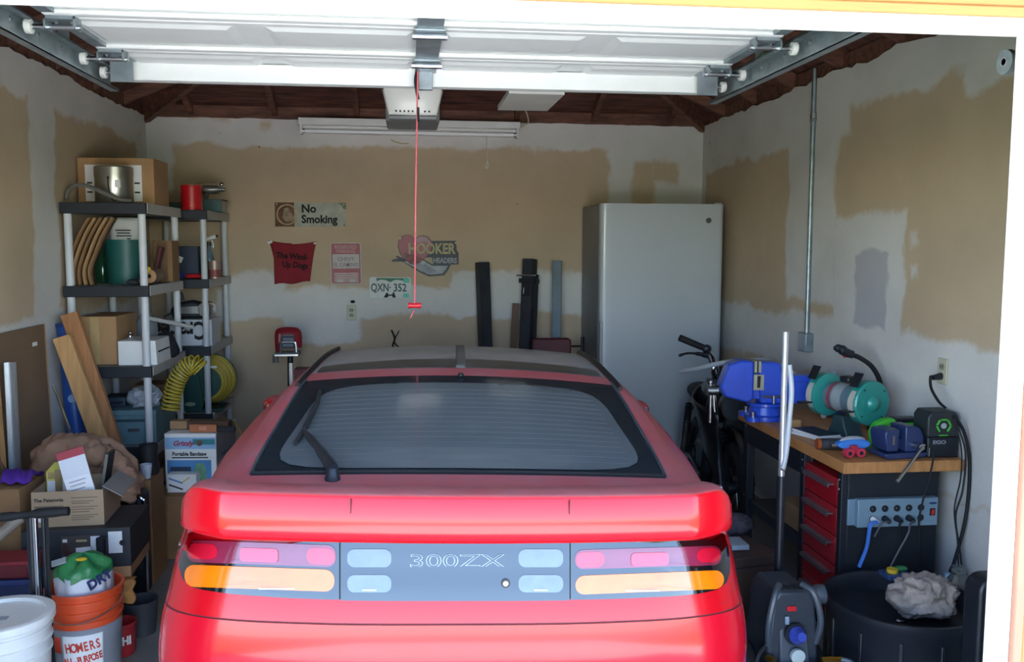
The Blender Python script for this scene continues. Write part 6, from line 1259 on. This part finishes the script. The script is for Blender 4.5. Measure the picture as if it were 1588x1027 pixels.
MB().tube([lq(1322, 550), lq(1312, 547), lq(1303, 541), lq(1294, 540)], [.020, .022, .024, .02, .012], n=12, k=4).build('lamp_head', BLACKP, lp); MB().ball(tuple(lq(1310, 552)), (.010, .010, .010), 8, 6).build('red_switch', REDP, lp)
# ================================================================ battery charger and small things on the bench
y = 3.50; cx0, cx1 = X(1443, y), X(1491, y); ct = thing('battery_charger', 'black battery charger with a green hexagon emblem on the bench corner', 'charger', ((cx0+cx1)/2, y, BZ+.001), math.radians(-2)); W = (cx1-cx0)/2; H_ = Z(640, y, 1462)-BZ
MB().prism([(-W, 0), (W, 0), (W, H_*.45), (-W, H_*.45)], 0, .13).build('base', BLACKP, ct, bevel=.006); MB().prism([(-W*.98, H_*.45), (W*.98, H_*.45), (W*.96, H_*.88), (W*.75, H_), (-W*.75, H_), (-W*.98, H_*.88)], .004, .126).build('battery', M('charcoal', '#2a2c30', .5), ct, bevel=.006)
GRNB = M('bright_green', '#4fc23a', .4); hx = [(.032*math.cos(math.radians(60*i)), H_*.70+.030*math.sin(math.radians(60*i))) for i in range(6)]
for i in range(6):
    if i in (4,): continue
    a, b_ = hx[i], hx[(i+1) % 6]; MB().cyl((a[0]*.92+b_[0]*.08, .002, a[1]*.92+b_[1]*.08), (a[0]*.08+b_[0]*.92, .002, a[1]*.08+b_[1]*.92), .0042, n=8).build('emblem_bar', GRNB, ct)
MB().cyl((0, 0, H_*.70), (0, .006, H_*.70), .012, n=18).build('emblem_button', GREYP, ct); MB().bb(-.02, .02, .001, .005, H_*.48, H_*.50).build('emblem_bar', GRNB, ct)
txt('EGO', .022, (-W*.25, -.0008, H_*.34), M('pale_print', '#8f949b', .5), ct, bold=.0006, sx=1.3); MB().bb(-W*.92, -W*.86, -.003, 0, H_*.04, H_*.22).build('metal_tab', STEEL, ct)
t = thing('green_tool', 'bright green tool body lying behind the small vise', 'tool', (X(1390, 3.735), 3.73, BZ+.001), math.radians(2)); MB().prism([(-.11, .0), (.11, 0), (.12, .10), (.10, .125), (-.05, .13), (-.10, .11), (-.12, .07)], -.03, .03).build('body', GRNB, t, bevel=.015, seg=3); MB().bb(-.02, .10, -.032, .032, .11, .132).build('top_grip', BLACKP, t, bevel=.008)
t = thing('pipe_cutter', 'blue plastic tool with two red rollers at the edge of the bench', 'tool', (X(1322, 3.60), 3.58, BZ+.026), math.radians(4)); MB().prism([(.075*math.cos(a), .026+.024*math.sin(a)) for a in [2*math.pi*i/28 for i in range(28)]], -.022, .022).build('body', M('tool_blue', '#3d7fd0', .35), t, bevel=.008); MB().ball((0, 0, .042), (.06, .018, .018), 14, 8).build('grey_top', GREYP, t)
for xx in (-.04, .012):
    rw = MB().cyl((xx, -.05, -.004), (xx, -.02, -.004), .019, n=18).build('roller', M('roller_red', '#c4304a', .4), t); MB().cyl((xx, -.0515, -.004), (xx, -.0495, -.004), .009, n=12).build('roller_bore', INK, rw)
MB().box((-.014, -.03, .012), (.03, .02, .03), (0, .0, 0)).build('yoke', M('yoke_red', '#a82b3c', .4), t); MB().cyl((-.075, 0, .02), (-.10, 0, .022), .006, n=8).build('pin', STEEL, t)
t = thing('flashlight', 'dark ribbed flashlight lying beside the blue tool', 'flashlight', (X(1296, 3.68), 3.70, BZ+.026), math.radians(-6)); MB().lathe([(.018, -.05), (.025, -.045), (.025, -.02), (.022, -.018), (.025, -.016), (.025, .04), (.018, .06), (0, .06)], n=18, axis='X').build('barrel', M('torch_dark', '#33353b', .6), t); MB().cyl((-.065, 0, 0), (-.05, 0, 0), .024, n=18).build('orange_ring', M('ring_orange', '#9a4a22', .5), t)
for k in range(2):
    t = thing('magazine', ['white magazine lying flat under the grinder', 'dark blue magazine on the white one under the grinder'][k], 'magazine', (X(1273, 4.0), 3.98, BZ+.001+k*.013), math.radians(20-8*k)); MB().bb(-.09, .03, -.10, .10, 0, .010).build('pages', PAPER, t); MB().bb(-.091, .031, -.101, .101, .010, .0118).build('cover', PAPER if k == 0 else M('navy_cover', '#2a3040', .5), t)
t = thing('metal_plate', 'loose flat metal plates lying in front of the grinder', 'plate', (X(1312, 3.76), 3.77, BZ+.001), math.radians(-4)); MB().bb(-.06, .05, -.03, .03, 0, .008).build('plate', BLACKM, t); MB().cyl((.0, .0, .008), (.0, .0, .016), .03, n=20).build('brass_disc', M('dull_brass', '#a89a6a', .4, metal=.7), t); MB().bb(.032, .048, -.02, .025, .008, .022).build('angle_piece', STEEL, t)
# blue box on the far part of bench and drums
t = thing('blue_case', 'blue metal case behind the big vise on the bench', 'case', (2.262, 4.50, BZ+.001), math.radians(0)); MB().bb(-.07, .07, -.05, .09, .0, .13).build('case_body', M('case_blue', '#28418f', .4), t, bevel=.008); MB().bb(-.072, .072, -.052, .092, .10, .106).build('seam', INK, t); MB().bb(-.02, .02, -.062, -.05, .05, .08).build('latch', STEEL, t)
tag(MB().box((X(1226, 4.2), 4.19, BZ+.021), (.09, .05, .038), (0, 0, .1)).build('wood_offcut', PINE, bevel=.002), 'small wooden offcut beside the base of the big vise', 'wood block')
# grey pipe/hose over the bench
HS = M('pale_grey_hose', '#a7aaae', .45, var=.06)
tag(MB().tube([at(1056, 576, 4.95), at(1085, 571, 4.8), at(1120, 563, 4.7), at(1150, 560, 4.62), at(1190, 560, 4.58), at(1222, 574, 4.56), at(1246, 594, 4.55), at(1262, 614, 4.52), at(1272, 632, 4.42), at(1277, 645, 4.33)], .014, n=10).build('grey_hose', HS), 'pale grey hose arching over the big vise down to the flashlight', 'hose')
tag(MB().cyl(at(1246, 588, 4.63), at(1292, 578, 4.42), .016, n=12).build('grey_pipe', HS), 'short pale grey pipe behind the grinder', 'pipe')
# ================================================================ pressure washer with lance
y = 2.98; pw = thing('pressure_washer', 'black and blue pressure washer on the floor beside the car', 'pressure washer', (X(1243, y), y+.04, 0))
def pz(py, yy=2.95): return Z(py, yy, 1240)
DGR = M('washer_dark', '#31373f', .45, var=.08); DG2 = M('washer_grey', '#454c55', .4, var=.06)
tp = pz(922); hw = (X(1283, y)-X(1205, y))/2
MB().prism([(-hw*1.1, .10), (hw*1.1, .10), (hw*1.0, tp*.62), (hw*.85, tp*.93), (hw*.6, tp), (-hw*.6, tp), (-hw*.85, tp*.93), (-hw, tp*.62)], -.04, .17).build('housing', DGR, pw, bevel=.012, seg=3)
fp = MB(); fp.add([(-hw*.62, -.075, .14), (hw*.62, -.075, .14), (hw*.55, -.015, tp*.96), (-hw*.55, -.015, tp*.96), (-hw*.62, -.04, .14), (hw*.62, -.04, .14), (hw*.55, .02, tp*.96), (-hw*.55, .02, tp*.96)], [(0,1,2,3),(4,7,6,5),(0,4,5,1),(1,5,6,2),(2,6,7,3),(3,7,4,0)]); fp.build('front_panel', DG2, pw, bevel=.008)
for k in range(9): MB().box((-hw*.42+hw*.84*k/8, -.012, tp*.985), (.005, .05, .02), (.3, 0, 0)).build('vent_slat', BLACKP, pw)
for sx in (-1, 1): MB().tube([(sx*hw*.95, -.03, tp*.55), (sx*hw*1.05, -.05, tp*.75), (sx*hw*.80, -.04, tp*.97), (sx*hw*.45, 0, tp*1.02)], .012, n=8).build('roll_bar', DG2, pw)
MB().lathe([(.030, -.03), (.034, -.02), (.030, .0), (.036, .012), (.036, .04), (0, .04)], (hw*1.1, .03, tp*.90), 22, 'X').build('hose_coupling', DG2, pw)
MB().lathe([(.030, 0), (.032, .012), (.020, .03), (.016, .05), (0, .05)], (0, -.065, tp*.66), 20, mtx=Matrix.Rotation(math.radians(75), 4, 'X')).build('knob', M('knob_blue', '#3a4aa5', .35), pw); MB().cyl((0, -.05, tp*.66), (0, -.062, tp*.66), .040, n=24).build('knob_collar', BLACKP, pw)
MB().box((-.012, -.042, tp*.86), (.034, .014, .018), (-.1, 0, 0)).build('red_switch', REDP, pw, bevel=.002); MB().box((-.03, -.05, tp*.77), (.016, .01, .03), (-.1, 0, 0)).build('dial', M('dial_pale', '#8794a8', .4), pw, bevel=.003)
MB().cyl((.0, -.088, tp*.50), (.0, -.072, tp*.50), .026, n=20).build('gauge', M('gauge_face', '#b9c2bd', .3), pw); MB().cyl((-.10, -.05, tp*.47), (-.085, -.08, tp*.47), .012, n=12).build('brass_inlet', BRASS, pw)
MB().lathe([(.0, -.16), (.05, -.155), (.068, -.12), (.070, 0), (.068, .09), (.05, .12), (0, .125)], (0, -.12, tp*.30), 24, 'X').build('blue_cylinder', M('washer_blue', '#4a5fb5', .35), pw); MB().openlathe([(.0705, -.12), (.071, -.02)], (0, -.12, tp*.30), 24, 'X').build('pale_sleeve', M('washer_pale_blue', '#8da6cf', .35), pw)
MB().cyl((.08, -.10, tp*.47), (.13, -.10, tp*.475), .014, n=12).build('brass_outlet', BRASS, pw); MB().cyl((.13, -.10, tp*.475), (.155, -.10, tp*.475), .011, n=12).build('outlet_nut', BRASS, pw); MB().tube([(.15, -.10, tp*.475), (.185, -.12, tp*.46), (.215, -.14, tp*.34), (.22, -.14, tp*.15), (.21, -.13, .02)], .010, n=8).build('outlet_hose', M('hose_dark', '#4c5560', .4), pw)
for sx in (-1, 1): MB().cyl((sx*(hw*1.12), .10, .10), (sx*(hw*1.12+.05), .10, .10), .10, n=28).build('wheel', BLACKR, pw, bevel=.008)
MB().bb(-hw*.9, hw*.9, -.16, .0, 0, .03).build('foot', DGR, pw, bevel=.008); MB().bb(-hw*.5, hw*.5, -.16, -.08, .03, .16).build('foot_block', DGR, pw)
MB().tube([(-hw*1.05, -.03, tp*.55), (-hw*1.5, -.05, tp*.45), (-hw*1.45, -.06, tp*.2), (-hw*1.2, -.05, .06)], .008, n=8).build('power_cable', BLACKR, pw)
y = 3.228; xl = X(1216, y); zb_ = Z(906, y, 1216); zm, zt_ = Z(738, y, 1216), Z(515, y, 1216); zt0 = Z(690, y, 1216)
ln_ = thing('lance_pole', 'upright silver and black telescopic pole rising behind the pressure washer', 'pole', (xl, y, 0))
MB().cyl((0, 0, 0), (0, 0, zm), .016, n=16).build('black_lower_tube', BLACKM, ln_); MB().cyl((0, 0, zm), (0, 0, zt0), .0125, n=16).build('silver_collar_tube', ALU, ln_); MB().cyl((0, 0, zt0), (.0, 0, zt_), .0115, n=16).build('silver_upper_tube', ALU, ln_)
MB().cyl((0, 0, zb_-.06), (0, 0, zb_), .024, n=16).build('foot_sleeve', M('sleeve_grey', '#59606a', .4), ln_)
MB().tube([(0.0, -.012, zm+.03), (.012, -.012, zm+.10), (.025, 0, zm+.22), (.030, .0, zm+.33), (.018, .0, zm+.43)], .010, n=8).build('bent_hose', HS, ln_); MB().cyl((0, -.02, zm+.03), (0, .0, zm+.03), .008, n=12).build('pivot', STEEL, ln_)
# ================================================================ drain pan, rag, jar
y = 3.14; r = (X(1503, y, 930)-X(1288, y, 930))/2; x = (X(1503, y, 930)+X(1288, y, 930))/2; h = Z(925, y, 1395); dp = thing('oil_drain_pan', 'wide round black drain pan with a spout on the floor by the bench', 'pan', (x, y-.01, 0)); r = min(r, .29)
PANB = M('pan_black', '#20232a', .38, var=.08)
MB().openlathe([(r*.86, 0), (r*.93, .02), (r*.97, h*.85), (r*1.03, h*.93), (r*1.03, h), (r*.98, h), (r*.94, h*.94), (r*.90, h*.80), (r*.2, h*.74), (.02, h*.73)], n=48).lathe([(0, .0), (r*.86, .0005)], n=48).build('pan', PANB, dp)
for k in range(12): a = 2*math.pi*k/12; MB().box((r*.965*math.cos(a), r*.965*math.sin(a), h*.42), (.012, .016, h*.75), (0, 0, a)).build('rib', PANB, dp, bevel=.003)
a = math.radians(-58); MB().tube([(r*.95*math.cos(a), r*.95*math.sin(a), h*.86), (r*1.06*math.cos(a), r*1.06*math.sin(a), h*.82), (r*1.12*math.cos(a), r*1.12*math.sin(a), h*.62)], [.05, .045, .036, .03], n=14, k=5).build('spout', PANB, dp); MB().cyl((r*1.12*math.cos(a), r*1.12*math.sin(a), h*.61), (r*1.125*math.cos(a), r*1.125*math.sin(a), h*.53), .034, n=18).build('spout_cap', M('cap_pale', '#b9c4b6', .4), dp)
MB().ball((0, 0, h*.735), (.02, .012, .006), 10, 6).build('drain_plug', STEEL, dp)
m = MB(); m.ball((0, 0, .07), (.115, .09, .07), 72, 48); crumple(m, .034, 15., 2., floor=0.)
tag(m.build('rag', M('dirty_rag', '#9b8f88', .95, var=.28, scale=22, bump=.9, bscale=50), loc=(X(1447, y-.02), y-.02, h*.80), angle=80), 'crumpled dirty grey rag lying in the drain pan', 'rag')
t = thing('funnel_tray', 'small blue ridged tray on the rim of the drain pan', 'tray', (X(1400, 3.33), 3.33, h+.002)); MB().bb(-.05, .06, -.04, .04, 0, .02).build('tray', M('tray_blue', '#2f4674', .4), t, bevel=.004)
for k in range(6): MB().bb(-.045+.018*k, -.040+.018*k, -.041, -.039, .002, .02).build('ridge', M('ridge_blue', '#3f5a90', .4), t)
MB().lathe([(.022, .02), (.022, .035), (0, .036)], (-.01, 0, 0), 16).build('yellow_cap', YELP, t); MB().ball((.03, .01, .03), (.03, .02, .012), 12, 7).build('green_cap', M('green_cap', '#2f7a44', .4), t)
y = 3.36; t = thing('glass_jar', 'empty clear glass bottle standing by the wall beside the drain pan', 'bottle', (X(1501, y), y, 0)); jh = Z(874, y, 1496)
ped = jh-.16
MB().bb(-.07, .06, -.055, .055, 0, ped).build('stand_block', BLACKP, t); MB().openlathe([(.045, ped+.001), (.05, ped+.01), (.05, ped+.085), (.026, ped+.115), (.024, ped+.15), (.0215, ped+.15), (.0235, ped+.113), (.047, ped+.084), (.047, ped+.012), (.005, ped+.01)], n=28).build('glass', GLASSC, t); MB().openlathe([(.0255, ped+.125), (.0275, ped+.128), (.0275, ped+.138), (.0255, ped+.14)], n=24).build('neck_ring', GLASSC, t)
t = thing('black_drum', 'black rounded container standing between the drain pan and the door jamb', 'container', (X(1512, 2.75)+.05, 2.74, 0)); dh = Z(890, 2.75, 1515); MB().prism(rrect(.16, dh, .05, 6), -.045, .045, Matrix.Translation((.05, 0, dh/2))).build('body', PANB, t, bevel=.01)
# ================================================================ motorcycle
BK = M('bike_black', '#191b20', .35, var=.15, coat=.2); BKM = M('bike_dark_metal', '#3b3e44', .4, metal=.7, var=.15)
y = 5.15; mx = X(1128, y); mc = thing('motorcycle', 'black motorcycle parked between the freezer and the workbench', 'motorcycle', (mx, 4.97, 0), math.radians(-6))
def wheel(yc, r_):
    tw = MB(); tw.tube([(0, yc+(r_-.045)*math.cos(a), r_+(r_-.045)*math.sin(a)) for a in [2*math.pi*i/30 for i in range(30)]], .045, n=12, k=1, closed=True); o = tw.build('tyre', BLACKR, mc)
    MB().tube([(0, yc+(r_-.085)*math.cos(a), r_+(r_-.085)*math.sin(a)) for a in [2*math.pi*i/30 for i in range(30)]], .014, n=8, k=1, closed=True).build('rim', BKM, o); MB().cyl((-.05, yc, r_), (.05, yc, r_), .035, n=16).build('hub', BKM, o)
    for k in range(12): a = 2*math.pi*k/12; MB().cyl((0, yc+.03*math.cos(a), r_+.03*math.sin(a)), (0, yc+(r_-.085)*math.cos(a), r_+(r_-.085)*math.sin(a)), .003, n=5).build('spoke', STEEL, o)
wheel(0, .27); wheel(.94, .26)
for sx in (-1, 1):
    MB().cyl((sx*.085, 0, .27), (sx*.085, .17, .62), .024, n=14).build('fork_slider', BKM, mc); MB().cyl((sx*.085, .15, .58), (sx*.085, .27, .86), .018, n=14).build('fork_tube', CHROME, mc); MB().ball((sx*.085, .0, .27), .03, 10, 7).build('axle_boss', STEEL, mc)
MB().tube([(0, -.28, .36), (0, -.2, .52), (0, 0, .59), (0, .22, .56)], .06, n=10, flat=.35).build('front_mudguard', BK, mc)
MB().bb(-.13, .13, .14, .20, .60, .63).build('fork_brace', BKM, mc); MB().bb(-.12, .12, .24, .29, .85, .88).build('top_clamp', BKM, mc)
MB().prism([(-.16, .60), (.02, .57), (.08, .66), (.02, .82), (-.14, .80)], -.02, .02, Matrix.Translation((.10, .10, .0))).build('number_board', BK, mc, bevel=.015)
MB().lathe([(0, -.02), (.085, -.02), (.09, 0), (.075, .09), (0, .10)], (0, .07, .74), 24, 'Y').build('headlamp', BK, mc); MB().lathe([(0, -.03), (.078, -.021), (.08, -.018)], (0, .07, .74), 24, 'Y').build('headlamp_glass', M('lamp_glass', '#3a3f47', .1, coat=1.), mc)
txt('105', .075, (.11, .075, .66), M('plate_print', '#c3cad2', .5), mc, bold=.003, sx=.8, name='number')
MB().ball((0, .48, .72), (.13, .24, .12), 20, 12).build('fuel_tank', BK, mc); MB().ball((0, .85, .70), (.11, .27, .06), 18, 10).build('seat', BLACKR, mc)
MB().tube([(0, .98, .62), (0, 1.18, .60), (0, 1.28, .52)], .07, n=10, flat=.3).build('rear_mudguard', BK, mc)
MB().bb(-.11, .11, .36, .62, .25, .45).build('engine_case', BKM, mc, bevel=.03, seg=3)
MB().cyl((0, .42, .42), (0, .36, .60), .075, n=20).build('cylinder', BKM, mc)
for k in range(6): MB().cyl((0, .415-.0095*k, .44+.027*k), (0, .413-.0095*k, .446+.027*k), .095, n=20).build('cooling_fin', BKM, mc)
for sx in (-1, 1):
    MB().tube([(sx*.02, .27, .84), (sx*.09, .36, .52), (sx*.10, .45, .24), (sx*.10, .70, .26), (sx*.08, .98, .27)], .016, n=8).build('frame_tube', BK, mc); MB().cyl((sx*.11, .97, .28), (sx*.11, .83, .62), .025, n=12).build('shock', BKM, mc)
    MB().tube([(sx*.11, .97, .28), (sx*.115, .9, .38), (sx*.115, .86, .50)], .030, n=10).build('shock_spring', STEEL, mc)
MB().tube([(.09, .30, .55), (.13, .24, .42), (.14, .38, .24), (.15, .75, .28), (.16, 1.15, .36)], .028, n=10).build('exhaust', BKM, mc)
def hq(px, py, dy=0.): # point near the handlebar
    p = at(px, py, 5.2+dy)-Vector(mc.location); c_, s_ = math.cos(math.radians(6)), math.sin(math.radians(6)); return Vector((c_*p.x-s_*p.y, s_*p.x+c_*p.y, p.z))
hb_l = hq(1054, 524); hb_m = hq(1090, 539); hb_c = Vector((-.06, .27, .88))
bar = [hb_m, hq(1103, 548), hq(1108, 563), hq(1106, 578), hb_c, (.06, .27, .88), (.14, .31, .90), (.20, .36, .92)]
MB().tube(bar, .012, n=10, k=5).build('handlebar', CHROME, mc)
MB().cyl(hb_l, hb_m, .021, .020, n=14).build('grip', BLACKR, mc); MB().cyl((.20, .36, .92), (.29, .44, .94), .020, n=14).build('grip', BLACKR, mc)
MB().ball(tuple(hq(1096, 541)), (.030, .022, .026), 12, 8).build('lever_mount', BLACKP, mc); MB().tube([hq(1098, 552), hq(1084, 549), hq(1066, 548), hq(1053, 552)], [.016, .012, .007, .007, .009], n=8, k=5).build('clutch_lever', BLACKM, mc)
MB().tube([hq(1098, 553), hq(1106, 580), hq(1100, 612), hq(1090, 650), hq(1077, 690)], .005, n=6).build('clutch_cable', BLACKR, mc); MB().tube([hq(1104, 550), hq(1112, 572), hq(1120, 600), (.0, .3, .75)], .006, n=6).build('throttle_cable', BLACKR, mc)
MB().bb(-.07, .07, .235, .29, .88, .91).build('bar_clamp', BLACKM, mc, bevel=.004)
MB().grid(lambda u, v: (-.10-.10*math.sin(math.pi*u)*v, .05+.5*u, .30+.40*v+.10*u), 12, 10).build('side_fairing', BK, mc, solid=.004)
# small stuff near the drawers
carton('shelf_carton', 'brown carton with an orange lid on the lower shelf of the bench', 1.85, 2.05, 4.00, 4.22, .317, .317+.11, M('shelf_card', '#8a6f52', .8))
t = thing('fuel_filter', 'chrome cylindrical part on the floor under the bench shelf', 'part', (X(1190, 4.3), 4.28, 0)); MB().lathe([(.04, 0), (.045, .01), (.045, .10), (.03, .12), (.03, .15), (.018, .16), (0, .16)], n=20).build('body', BKM, t); MB().lathe([(.046, .10), (.047, .105), (.046, .115)], n=20).build('ring', CHROME, t)
y = 3.72; carton('blue_grey_box', 'pale blue-grey box with a green strip beside the car flank', X(1142, y), X(1166, y)+.01, y, y+.12, .34, Z(846, y, 1153), M('pale_blue_card', '#9fb0bf', .6), flaps=False)
y = 3.62; t = thing('brown_case', 'dark brown carton on the floor between the car and the drawers', 'box', (X(1184, y), y+.17, 0), math.radians(12)); MB().bb(-.13, .10, -.14, .14, 0, .335).build('carton_body', M('dark_brown_card', '#4a3b33', .8), t, bevel=.004); MB().bb(-.131, .101, -.141, .141, .29, .295).build('lid_seam', INK, t)
m = MB(); m.ball((0, 0, .04), (.075, .06, .045), 40, 26); crumple(m, .022, 22., 9., floor=0.)
tag(m.build('oily_cloth', M('oily_cloth', '#4a4650', .9, var=.4, scale=25, bump=.6), loc=(X(1158, 3.86), 3.96, .338), angle=80), 'dark oily cloth on the brown carton behind the pale box', 'cloth')
